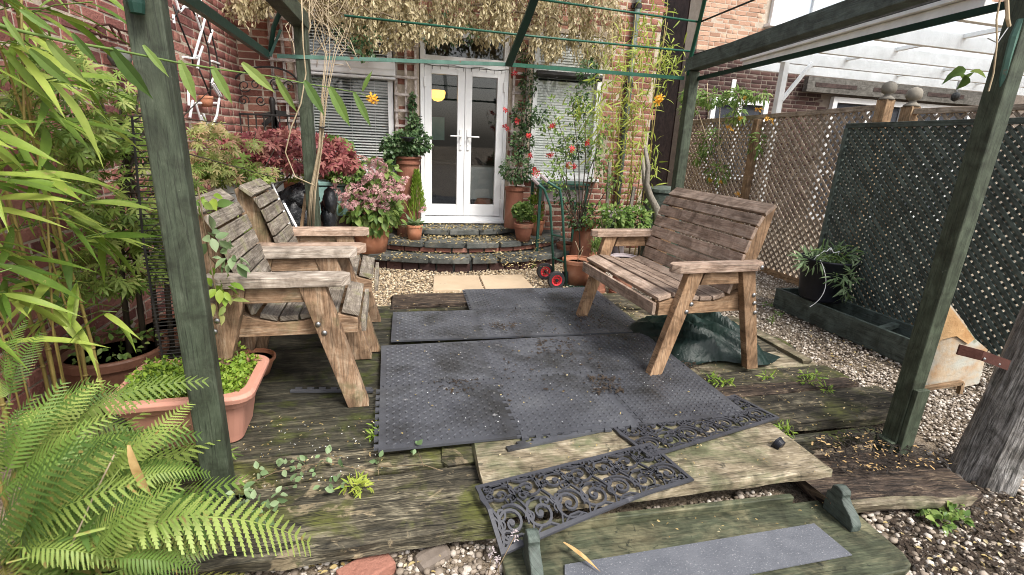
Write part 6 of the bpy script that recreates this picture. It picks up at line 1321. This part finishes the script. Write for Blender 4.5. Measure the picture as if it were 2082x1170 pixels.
# ---- long leafy shoot across the top left
bi = thing('leafy_shoot', 'long thin shoot with hanging leaves crossing in front of the left post', 'climber')
yy = lambda px: 1.42+.0007*px
path = [(-30, 44), (48, 65), (130, 84), (219, 99), (290, 113), (362, 128), (450, 142), (547, 155), (615, 169), (680, 180), (730, 190), (757, 198)]
mb = MB(); mb.tube([aty(px, py, yy(px)) for px, py in path], [.0042-.0003*i for i in range(len(path))], 6); mb.build('stem', 'stem_green', bi, smooth=True)
BM = []
for wd_ in (.20, .25):
    v, f = t_lance(wd_, .12, 9, .28); v = [(x*(1+.10*(i % 2)), y, z) for i, (x, y, z) in enumerate(v)]; me = bpy.data.meshes.new('leaf'); me.from_pydata(v, [], f); me.materials.append(MT['leaf_mid']); BM.append(me)
for (x0_, y0_, x1_, y1_) in ((7, 34, 53, 103), (96, 82, 173, 169), (147, 68, 198, 133), (225, 96, 308, 205), (291, 92, 344, 157), (366, 123, 398, 208), (431, 135, 472, 212), (492, 128, 561, 190), (561, 156, 602, 232), (619, 164, 661, 236), (670, 177, 713, 259), (719, 188, 756, 259), (737, 186, 755, 142), (40, 20, 120, 70), (60, 100, 150, 180)):
    a, b = aty(x0_, y0_, yy(x0_)), aty(x1_, y1_, yy(x1_)-.03); d = b-a; dd = d.normalized(); sx_ = dd.cross(V3(random.uniform(-.6, .2), -1, .5)).normalized(); o = link('leaf', random.choice(BM), bi)
    o.matrix_local = Matrix.Translation(a) @ Matrix((sx_, dd, sx_.cross(dd))).transposed().to_4x4() @ Matrix.Scale(d.length, 4)
bloom(759, 200, yy(760), bi, .022, 'petal_yellow', 'flower', 8)
# ---- vine leaves beside the post and on the deck
vl = thing('virginia_creeper', 'small creeper with pale green and bronze leaves climbing behind the left front post', 'climber')
for px, py, mt_, n, r in ((470, 520, 'leaf_pale', 16, .05), (445, 575, 'leaf_lime', 14, .05), (450, 610, 'maple_b', 12, .05), (425, 480, 'leaf_pale', 10, .04), (412, 395, 'leaf_lime', 10, .05), (415, 420, 'leaf_mid', 8, .05)): foliage('leaves', vl, [px_blob(px, py, 2.2, (r, r, r), n)], t_oval(.55, .2), mt_, (.04, .07), droop=.2)
stems('stem', vl, [([aty(402, 380, 2.15), aty(412, 440, 2.15), aty(425, 520, 2.18), aty(452, 555, 2.2), aty(470, 520, 2.2)], .003), ([aty(425, 520, 2.18), aty(440, 600, 2.2), aty(450, 660, 2.2)], .003)], 'stem')
di = thing('deck_ivy', 'pale leaved trailing weed rooted in the front of the mossy planks', 'weeds'); pts_ = [(520, 960), (560, 945), (580, 950), (605, 940), (630, 935), (665, 925), (645, 955), (700, 955), (690, 980), (590, 985), (500, 1010), (520, 1030), (545, 1040), (480, 1000), (560, 1010), (610, 955), (660, 985)]
foliage('leaves', di, [((*atz(px, py, .03),), (.022, .02, .015), 4) for px, py in pts_]+[((*aty(848, 912, 1.86),), (.02, .01, .03), 4), ((*aty(768, 940, 1.82),), (.02, .01, .035), 4), ((*aty(535, 1035, 1.45),), (.05, .03, .05), 12), ((*aty(485, 1000, 1.55),), (.03, .02, .04), 8)], t_oval(.65, .15), 'leaf_pale', (.02, .042), droop=0)
stems('stems', di, [([atz(470, 1000, .02), atz(560, 960, .02), atz(660, 940, .015), atz(760, 960, .01)], .002), ([atz(770, 965, .0), aty(768, 940, 1.82)], .0015), ([atz(862, 950, .0), aty(850, 918, 1.86)], .0015), ([atz(770, 950, .02), atz(860, 945, .015), atz(900, 958, .02)], .002)], 'stem')
for lab, sp, mt_ in (('small weed tuft growing between the planks right of the foam mat', [(1460, 775), (1450, 770), (1475, 778)], 'leaf_lime'), ('weed tuft at the left edge of the near foam mat', [(770, 868), (765, 885), (772, 880)], 'leaf_lime'), ('straggly weeds in the gap between planks near the right edge of the deck', [(1560, 765), (1640, 760), (1660, 765), (1640, 775), (1680, 790), (1590, 870), (1600, 880)], 'leaf_lime'), ('yellow leaved weed on the front plank', [(725, 988), (715, 985), (735, 990)], 'bamboo_y'), ('low clover like weeds growing through the gravel beyond the rotten plank', [(1860, 1010), (1900, 1020), (1930, 1035), (1880, 1040), (1950, 1050), (1915, 1060), (1870, 1025), (1940, 1015), (1780, 1010)], 'leaf_mid'), ('weeds at the foot of the far end of the steps beside the hand trolley', [(1110, 520), (1090, 530), (1080, 540), (1105, 545), (1120, 510)], 'leaf_mid'), ('moss and weeds beside the planter in the gravel', [(1560, 620), (1570, 650), (1585, 640)], 'leaf_mid')):
    t = thing('weed_tuft', lab, 'weeds'); foliage('leaves', t, [((*atz(px, py, zG+.03 if 'gravel' in lab or 'steps' in lab else .012),), (.035, .03, .012), 26) for px, py in sp], t_oval(.6) if 'clover' in lab else t_lance(.22, .4, 3), mt_, (.02, .045), droop=-.3)
# ---- litter
def litter(name, label, regs, s, mat='litter', tm=None):
    P = []
    for (pl, n, z) in regs:
        q = [atz(*p, z) for p in pl]; 
        for i in range(n):
            a, b = random.random(), random.random(); P.append(lerp(lerp(q[0], q[1], a), lerp(q[3], q[2], a), b)+V3(0, 0, .004))
    n = len(P); D = rdirs(n); D[:, 2] *= .2
    o = scatter(name, tm or t_oval(.5, .1, .5), np.array(P), bases(D, np.tile([0., 0, 1.], (n, 1)), .25), rng.uniform(*s, n), mat); return o
litter('leaf_litter', None, [([(870, 452), (1020, 452), (1035, 468), (860, 468)], 300, .252), ([(800, 478), (1100, 478), (1120, 495), (790, 497)], 330, .172), ([(780, 510), (1090, 512), (1060, 530), (760, 528)], 240, .052), ([(860, 480), (1040, 480), (1040, 490), (860, 490)], 150, .172), ([(1000, 500), (1110, 500), (1110, 545), (1020, 545)], 160, .06), ([(640, 470), (780, 470), (790, 530), (700, 530)], 120, -.08)], (.02, .045))
litter('deck_debris', None, [([(790, 600), (1250, 600), (1480, 840), (780, 900)], 130, .045), ([(500, 850), (780, 850), (780, 1000), (480, 1000)], 120, .01), ([(1400, 740), (1750, 740), (1850, 860), (1500, 870)], 200, .012), ([(970, 900), (1650, 880), (1680, 960), (990, 990)], 60, .03), ([(1300, 1060), (1700, 1020), (1750, 1060), (1300, 1110)], 26, -.06)], (.006, .016))
litter('rotten_bark_debris', None, [([(1640, 890), (1780, 870), (1950, 945), (1720, 965)], 170, .008)], (.008, .022), 'straw', t_card(.35))
litter('dark_bark_debris', None, [([(1640, 890), (1780, 870), (1950, 945), (1720, 965)], 600, .008)], (.010, .032), 'deck_rot', t_card(.3))
litter('mat_debris', None, [([(990, 655), (1050, 655), (1050, 668), (1000, 668)], 60, .042), ([(1195, 765), (1260, 765), (1270, 800), (1210, 800)], 130, .044), ([(1160, 590), (1240, 600), (1250, 640), (1150, 640)], 40, .032), ([(1090, 690), (1160, 690), (1170, 720), (1090, 720)], 80, .044), ([(1170, 640), (1240, 640), (1240, 665), (1160, 665)], 90, .032), ([(880, 770), (980, 770), (980, 800), (880, 800)], 50, .044), ([(1010, 600), (1240, 610), (1300, 760), (1000, 830)], 160, .044), ([(1390, 735), (1420, 740), (1425, 755), (1395, 750)], 50, .03)], (.010, .026), 'soil', t_card(.4))
litter('pale_flecks', None, [([(800, 610), (1240, 600), (1500, 830), (790, 890)], 170, .044), ([(500, 860), (780, 860), (780, 990), (500, 1000)], 60, .008)], (.004, .009), 'upvc')
litter('gravel_soil', None, [([(1790, 990), (2080, 1000), (2080, 1165), (1850, 1165)], 900, -.102), ([(1560, 620), (1640, 620), (1830, 760), (1700, 740)], 300, -.098)], (.010, .028), 'soil', t_card(.5))
litter('gravel_leaves', None, [([(1560, 600), (1620, 600), (1830, 740), (1720, 760)], 110, -.095), ([(1760, 1000), (2080, 980), (2080, 1165), (1860, 1165)], 60, -.10), ([(400, 1120), (900, 1110), (900, 1165), (420, 1168)], 60, -.10), ([(1200, 600), (1290, 620), (1330, 660), (1260, 640)], 50, .01)], (.012, .03))
tl = thing('dead_leaf', 'long curled dead straw leaf lying on the grey grip strip', 'leaf'); o = link('blade', LM[0].copy(), tl); o.data.materials[0] = MT['straw']; a, b = atz(1145, 1110, -.05), atz(1222, 1160, -.05); dd = (b-a).normalized(); sx_ = dd.cross(V3(0, 0, 1)).normalized(); o.matrix_local = Matrix.Translation(a+V3(0, 0, .015)) @ Matrix((sx_, dd, sx_.cross(dd))).transposed().to_4x4() @ Matrix.Scale((b-a).length, 4)
lv = thing('lavender_stalks', 'dry lavender stalks with faded heads in front of the scroll mat', 'plant')
for x0_, y0_, x1_, y1_ in ((1000, 1180, 1048, 1088), (990, 1180, 1000, 1125), (1015, 1180, 1012, 1140)):
    a, b = aty(x0_, y0_, 1.14), aty(x1_, y1_, 1.18); stems('stalk', lv, [([a, b], .0016)], 'stem'); foliage('head', lv, [((*b,), (.008, .008, .018), 30)], t_card(.4), 'pot_grey', (.005, .009))
# ================================================================== SMALL FURNITURE AND CLUTTER
tr_ = thing('hand_trolley', 'green tubular hand trolley with red centred wheels beside the orange pot', 'hand trolley')
w1, w2 = aty(1131, 566, 4.50), aty(1108, 549, 4.84)
r_w = .088
for i, wc in enumerate((w1, w2)):
    wc = Vector((wc.x, wc.y, zG+r_w+.01)); 
    if i: w2 = wc
    else: w1 = wc
ax = (w2-w1).normalized()
for wc in (w1, w2):
    R3 = ax.to_track_quat('Z', 'Y').to_matrix().to_4x4(); mb = MB(); k = 24; prof = [(r_w*.60, -.022), (r_w*.95, -.024), (r_w, -.012), (r_w, .012), (r_w*.95, .024), (r_w*.60, .022)]; mb.lathe(prof, 28); mb.f = [f for f in mb.f if len(f) == 4]; mb.uv = mb.uv[:len(mb.f)]; mb.mi = mb.mi[:len(mb.f)]
    o = mb.build('wheel', 'tyre', tr_, bev=.002); o.matrix_local = Matrix.Translation(wc) @ R3
    mb = MB(); mb.lathe([(r_w*.48, -.020), (r_w*.62, -.025), (r_w*.62, .025), (r_w*.48, .020), (r_w*.48, -.020)], 24); mb.f = [f for f in mb.f if len(f) == 4]; mb.uv = mb.uv[:len(mb.f)]; mb.mi = mb.mi[:len(mb.f)]
    for s_ in range(10): a = 2*math.pi*s_/10; mb.bar((r_w*.12*math.cos(a), r_w*.12*math.sin(a), 0), (r_w*.52*math.cos(a), r_w*.52*math.sin(a), 0), .007, .02)
    mb.build('rim', 'red', o); mb = MB(); mb.lathe([(.016, -.028), (.016, .028), (.0005, .029)], 12); mb.build('hub', 'black_iron', o)
mb = MB(); mb.tube([w1, w2], .008, 8); mb.build('axle', 'steel', tr_)
for i, (px, py, hx, hy_, y_) in enumerate(((1152, 575, 1100, 357, 4.55), (1128, 545, 1082, 363, 4.80))):
    b = aty(px, py, y_); b.z = zG+.02; sh = aty(px-9, 420, y_+.02); kn = aty(px-14-8*i, 385, y_+.03); hd = aty(hx+12, hy_+12, y_-.02); h2 = aty(hx, hy_, y_-.04)
    mb = MB(); mb.tube([b, sh, kn, hd], .0135, 8); mb.build('frame_tube', 'green_frame', tr_, smooth=True); mb = MB(); mb.tube([hd, h2], .018, 8); mb.build('handle_grip', 'pot_grey', tr_)
    if i == 0: bA, sA_ = b, sh
    else: bB, sB_ = b, sh
for t in (.3, .62): mb = MB(); mb.tube([lerp(bA, sA_, t), lerp(bB, sB_, t)], .010, 6); mb.build('cross_bar', 'green_frame', tr_)
mb = MB(); c = (bA+bB)/2; mb.hexa([bA+V3(0, -.03, -.015), bA+V3(.2, -.03, -.015), bB+V3(.2, .03, -.015), bB+V3(0, .03, -.015), bA+V3(0, -.03, -.01), bA+V3(.2, -.03, -.01), bB+V3(.2, .03, -.01), bB+V3(0, .03, -.01)]); mb.build('toe_plate', 'green_frame', tr_)
mb = MB(); mb.hexa([bA+V3(-.06, .02, .02), bA+V3(.03, .02, .02), bA+V3(.03, .05, .02), bA+V3(-.06, .05, .02), bA+V3(-.04, .02, .14), bA+V3(.02, .02, .14), bA+V3(.02, .05, .14), bA+V3(-.04, .05, .14)]); mb.build('wheel_guard', 'black_plastic', tr_, bev=.006)
gt = thing('garden_table', 'teal green slatted metal table under the right window', 'table'); tp = aty(1135, 372, 5.75)
for k in range(6): mb = MB(); mb.box((tp.x+.02, tp.y-.18+.07*k, tp.z), (.62, .055, .018)); mb.build('slat', 'green_frame', gt)
for sx_, sy_ in ((-.27, -.17), (.3, -.17), (-.27, .17), (.3, .17)): mb = MB(); mb.bar((tp.x+sx_, tp.y+sy_, zG), (tp.x+sx_, tp.y+sy_, tp.z), .03, .03); mb.build('leg', 'green_frame', gt)
sbx = thing('storage_box', 'grey green crate stored under the green table', 'crate'); mb = MB(); mb.box((tp.x+.05, tp.y+.05, tp.z-.14), (.5, .3, .15)); mb.build('body', 'pot_grey', sbx, bev=.01); mb = MB(); mb.box((tp.x+.05, tp.y+.05, tp.z-.06), (.53, .33, .02)); mb.build('lid', 'teal_metal', sbx, bev=.006)
wbn = thing('water_butt', 'dark green water butt in the shade behind the right back post', 'water butt', (*aty(1345, 440, 5.6).xy, zG)); mb = MB(); mb.lathe([(.2, 0), (.235, .05), (.25, .4), (.235, .85), (.2, .88)], 24); mb.build('barrel', 'green_dark', wbn, smooth=False); mb = MB(); mb.lathe([(.25, .88), (.25, .92), (.05, .95), (.0005, .95)], 24); mb.build('lid', 'green_dark', wbn)
# gate like iron panel and dragonfly on the wall
ig = thing('iron_panel', 'black wrought iron panel of bars and scrolls leaning on the house wall', 'iron panel'); yi = 6.12
def I(px, py): return aty(px, py, yi)
for x_ in (471, 610): mb = MB(); mb.tube([I(x_, 175 if x_ < 500 else 165), (I(x_+8, 380).x, yi, zG)], .011, 6); mb.build('upright', 'black_iron', ig)
for py in (231, 300): mb = MB(); mb.tube([I(472, py), I(612, py+6)], .010, 6); mb.build('cross_bar', 'black_iron', ig)
for k in range(8): mb = MB(); mb.tube([I(488+16*k, 233), (I(492+16*k, 375).x, yi, zG+.08)], .007, 6); mb.build('bar', 'black_iron', ig)
mb = MB(); mb.tube([I(471+69*(1-math.cos(a)), 178-42*math.sin(a)) for a in np.linspace(0, math.pi, 16)], .010, 6); mb.build('top_hoop', 'black_iron', ig)
for cx, cy, r, h_ in ((497, 175, 14, 1), (520, 172, 12, -1), (560, 170, 14, 1), (495, 205, 12, -1), (585, 175, 12, -1), (530, 205, 11, 1)): mb = MB(); mb.tube([I(x, y) for x, y in spiral(cx, cy, r, .5, 1.4, 20, h_, .2)], .006, 5); mb.build('scroll', 'black_iron', ig)
df = thing('dragonfly_ornament', 'dark metal dragonfly ornament on the left wooden trellis', 'ornament'); yd = 6.19
def Dp(px, py): return aty(px, py, yd)
mb = MB(); mb.tube([Dp(553, 198), Dp(553, 206), Dp(554, 220), Dp(556, 262)], [.022, .034, .024, .016], 8); mb.build('body', 'black_iron', df, smooth=True)
for a, b in (((554, 228), (582, 232)), ((553, 232), (533, 236)), ((555, 238), (535, 256)), ((556, 240), (572, 268)), ((553, 205), (560, 262))): mb = MB(); mb.bar(Dp(*a), Dp(*b), .05, .006, up=(0, 1, 0)); mb.build('wing', 'black_iron', df)
# oval scroll frame on the side wall
om = thing('oval_wall_frame', 'tall oval black iron wall ornament wound with white painted scrolls on the side brick wall', 'wall ornament')
def Wp(s, z, off=.03): return Vector((-1.5-math.sin(R_(3.2))*(HY-s)+off, s, z))
cy_, cz_ = 4.35, 1.82
def Wq(px, py): 
    r = ray(px, py); k = math.tan(R_(3.2)); t = (-1.5-k*HY+.04)/(r[0]-k*r[1]); return Vector((r[0]*t, r[1]*t, CAMZ+r[2]*t))
for pts_ in ([(352, 40), (362, 22), (376, 14), (392, 22), (404, 45), (414, 65), (424, 100), (428, 140), (428, 200)], [(352, 10), (366, 50), (380, 85), (390, 110), (392, 130)], [(406, 0), (420, 35), (430, 70), (440, 110), (444, 140), (446, 200)], [(404, 140), (415, 165), (427, 195)]):
    mb = MB(); mb.tube([Wq(*p) for p in pts_], .007, 6); mb.build('hoop', 'black_iron', om, smooth=True)
for pts_ in ([(358, 0), (364, 22)], [(378, 0), (386, 14)], [(408, 0), (405, 36)], [(418, 34), (408, 70), (398, 105), (394, 120)], [(432, 62), (424, 88)], [(430, 124), (446, 130)], [(430, 140), (444, 148)], [(372, 116), (388, 119), (402, 118)], [(412, 95), (404, 118), (402, 140)], [(430, 172), (446, 196)], [(446, 200), (441, 235), (426, 266), (410, 250), (398, 212)], [(366, 24), (374, 14), (384, 16)], [(396, 28), (408, 60)], [(398, 112), (404, 118)], [(440, 150), (428, 170)], [(434, 170), (450, 196)], [(398, 210), (440, 210)], [(408, 235), (420, 265)], [(414, 232), (424, 268)], [(424, 266), (440, 240)], [(382, 165), (384, 215)], [(392, 205), (386, 240)], [(352, 30), (354, 48)]):
    mb = MB(); mb.tube([Wq(*p) for p in pts_], .010, 6); mb.build('scroll', 'upvc', om)
pot('small terracotta wall pot in the oval iron ornament', tuple(Wq(412, 205)+V3(.03, 0, -.05)), .055, .04, .09, 'terracotta', .02)
wb = thing('wall_bracket', 'grey rusty arched metal bracket high on the side brick wall', 'bracket')
for pts_ in ([(178, 62), (195, 52), (222, 50), (240, 60), (260, 65)], [(195, 55), (206, 78)], [(222, 50), (236, 75)], [(240, 60), (250, 85)], [(182, 65), (262, 90)]): mb = MB(); mb.tube([Wq(*p) for p in pts_], .007, 5); mb.build('bar', 'rust', wb)
so_ = thing('stone_ornament', 'round grey stone ornament half hidden by leaves on the side wall', 'ornament', tuple(Wq(228, 118)+V3(.04, 0, 0))); mb = MB(); mb.lathe([(.0005, -.06), (.045, -.045), (.062, 0), (.05, .04), (.02, .06), (.0005, .065)], 16); mb.build('ball', 'stone', so_, smooth=True)
# wire rack behind the left post
wr = thing('wire_rack', 'tall narrow rack of black wire rungs standing behind the left front post', 'wire rack'); yw = 2.45
ra = [aty(268, 235, yw), aty(290, 480, yw), aty(312, 620, yw), aty(338, 770, yw)]; rbb = [p+V3(.165, .02, 0) for p in ra]
def along(L_, t): k = t*(len(L_)-1); i = min(int(k), len(L_)-2); return lerp(L_[i], L_[i+1], k-i)
for L_ in (ra, rbb): mb = MB(); mb.tube(L_, .005, 6); mb.build('upright', 'black_iron', wr)
for k in range(64): t = k/63; a, b = along(ra, t), along(rbb, t); mb = MB(); mb.tube([a+V3(-.012, 0, random.uniform(-.003, .003)), b+V3(0, 0, random.uniform(-.004, .004))], .0026, 5); mb.build('rung', 'black_iron', wr)
# clutter behind the chairs
bg_ = thing('bin_bag', 'crumpled black plastic sack stuffed behind the wooden chairs at the left back post', 'bag'); c = aty(598, 425, 4.55)
def lump(name, c, r, mat, parent, seed=0, amp=.22):
    v, f = [], []; nu, nv = 26, 16; rr = np.random.default_rng(seed); ks = [(rr.uniform(2, 7), rr.uniform(2, 7), rr.uniform(0, 6)) for _ in range(8)]
    for i in range(nv+1):
        for j in range(nu):
            th_, ph = math.pi*i/nv, 2*math.pi*j/nu; k = 1+amp*(sum(abs(math.sin(a*math.cos(ph)*1.3+b*th_+q)) for a, b, q in ks)/8-.6)*2; v.append((c[0]+r[0]*k*math.sin(th_)*math.cos(ph), c[1]+r[1]*k*math.sin(th_)*math.sin(ph), c[2]+r[2]*k*math.cos(th_)))
    for i in range(nv):
        for j in range(nu): f.append((i*nu+j, (i+1)*nu+j, (i+1)*nu+(j+1) % nu, i*nu+(j+1) % nu))
    return np_obj(name, v, f, np.zeros(len(v)), mat, parent, smooth=True)
lump('sack', c+V3(-.01, 0, -.12), (.21, .17, .26), 'bag', bg_, 3, .42); lump('neck', c+V3(.05, -.02, .08), (.15, .12, .12), 'bag', bg_, 5, .5)
bg2 = thing('bin_bag', 'black plastic sack just right of the left back post beside the hydrangea pot', 'bag'); c = aty(668, 420, 4.75); lump('sack', c+V3(0, 0, -.1), (.07, .10, .20), 'bag', bg2, 8, .4); lump('fold', c+V3(.02, -.05, .05), (.06, .07, .12), 'bag', bg2, 9)
for lab, a, b, r, mt_ in (('long silver pole leaning behind the wooden chairs', (548, 362), (592, 468), .017, 'steel'), ('short silver tube with a wooden end leaning behind the wooden chairs', (577, 415), (606, 470), .018, 'steel'), ('brown wooden handle leaning against the left back post', (622, 395), (612, 470), .014, 'fence_post')):
    t = thing('leaning_pole', lab, 'pole'); mb = MB(); mb.tube([aty(*a, 4.35), aty(*b, 4.25), lerp(aty(*a, 4.35), aty(*b, 4.25), (aty(*a, 4.35).z-zG)/(aty(*a, 4.35).z-aty(*b, 4.25).z))], r, 8); mb.build('shaft', mt_, t); mb = MB(); mb.tube([aty(a[0]-2, a[1]-5, 4.36), aty(*a, 4.35)], r*1.1, 8); mb.build('end_cap', 'black_plastic', t)
t = thing('grey_panel', 'pale grey panel leaning behind the black sack', 'panel'); mb = MB(); q = [aty(*p, 4.62) for p in ((540, 470), (606, 470), (575, 372), (528, 372))]; q[0].z = q[1].z = zG; mb.hexa([q[0], q[1], q[1]+V3(0, .02, 0), q[0]+V3(0, .02, 0), q[3], q[2], q[2]+V3(0, .02, 0), q[3]+V3(0, .02, 0)]); mb.build('board', 'blind', t); mb = MB(); mb.bar(q[3], q[2], .02, .02); mb.build('edge', 'steel', t)
t = thing('wooden_crate', 'old crate under the white sheet behind the wooden chairs', 'crate'); c = aty(475, 390, 4.2); mb = MB(); mb.box((c.x+.03, c.y+.02, (c.z-.1+zG)/2), (.34, .3, c.z-.1-zG)); mb.build('carcass', 'dark_board', t, bev=.005); mb = MB(); mb.box((c.x+.03, c.y+.02, c.z-.09), (.37, .33, .02)); mb.build('lid', 'fence_post', t)
t = thing('white_sheet', 'bunched white sheet behind the backs of the wooden chairs', 'sheet'); c = aty(475, 390, 4.2); lump('sheet', c, (.16, .12, .13), 'white_wood', t, 12, .3); lump('fold', c+V3(.12, 0, -.08), (.1, .1, .1), 'white_wood', t, 13, .3)
t = thing('storage_tub', 'pale teal plastic tub under the left window behind the hydrangea', 'tub'); c = aty(675, 372, 5.6); mb = MB(); mb.box(c, (.36, .3, .04)); mb.build('lid', 'cloth_teal', t, bev=.01); mb = MB(); mb.box(c+V3(0, 0, -.18), (.33, .27, .3)); mb.build('body', 'cloth_teal', t, bev=.01)
t = thing('tub_stand', 'dark stand under the pale teal tub below the left window', 'stand'); c = aty(675, 372, 5.6); mb = MB(); mb.box((c.x, c.y, (c.z-.33+zG)/2), (.33, .27, c.z-.33-zG)); mb.build('carcass', 'dark_board', t); mb = MB(); mb.box((c.x, c.y, zG+.02), (.36, .3, .04)); mb.build('plinth', 'dark_board', t)
t = thing('lace_cloth', 'pale grey cloth with a beaded edge hanging right of the left back post', 'cloth'); q = [aty(*p, 4.8) for p in ((655, 470), (685, 470), (672, 405), (655, 405))]; q[0].z = q[1].z = zG; mb = MB(); mb.hexa([q[0], q[1], q[1]+V3(0, .012, 0), q[0]+V3(0, .012, 0), q[3], q[2], q[2]+V3(0, .012, 0), q[3]+V3(0, .012, 0)]); mb.build('cloth', 'blind', t); mb = MB()
for k in range(12): p = lerp(q[2], q[1], k/11); mb.lathe([(.0005, -.008), (.008, 0), (.0005, .008)], 6, tuple(p))
mb.build('beading', 'upvc', t)
lf = thing('curled_leaf', 'single curled green leaf hanging from a twig on the right front post', 'leaf'); foliage('blade', lf, [px_blob(1966, 150, 1.6, (.012, .01, .02), 5)], t_oval(.8, .4, .6), 'leaf_mid', (.05, .07), droop=1)
tg = thing('twig_tie', 'dead twig and green string tied to the right front post', 'twig'); yt = PRt[1]-.075; mb = MB(); mb.tube([aty(2047, 0, yt), aty(2049, 40, yt-.01), aty(2052, 53, yt)], .006, 6); mb.build('twig', 'stem_pale', tg); mb = MB(); mb.tube([aty(2033, 0, yt), aty(2026, 40, yt), aty(2027, 90, yt), aty(2020, 150, yt), aty(2010, 186, yt)], .003, 5); mb.build('string', 'stem_pale', tg); mb = MB(); mb.tube([aty(2008, 78, yt), aty(2028, 88, yt), aty(2050, 56, yt)], .002, 4); mb.build('wire', 'steel', tg)
hk = thing('post_hook', 'dark green bracket foot on the front of the left front post', 'bracket'); q = aty(276, 8, PL[1]-.075); mb = MB(); mb.lathe([(.0005, -.028), (.018, -.024), (.022, 0), (.022, .06)], 12, tuple(q)); mb.build('plate', 'green_dark_metal', hk)
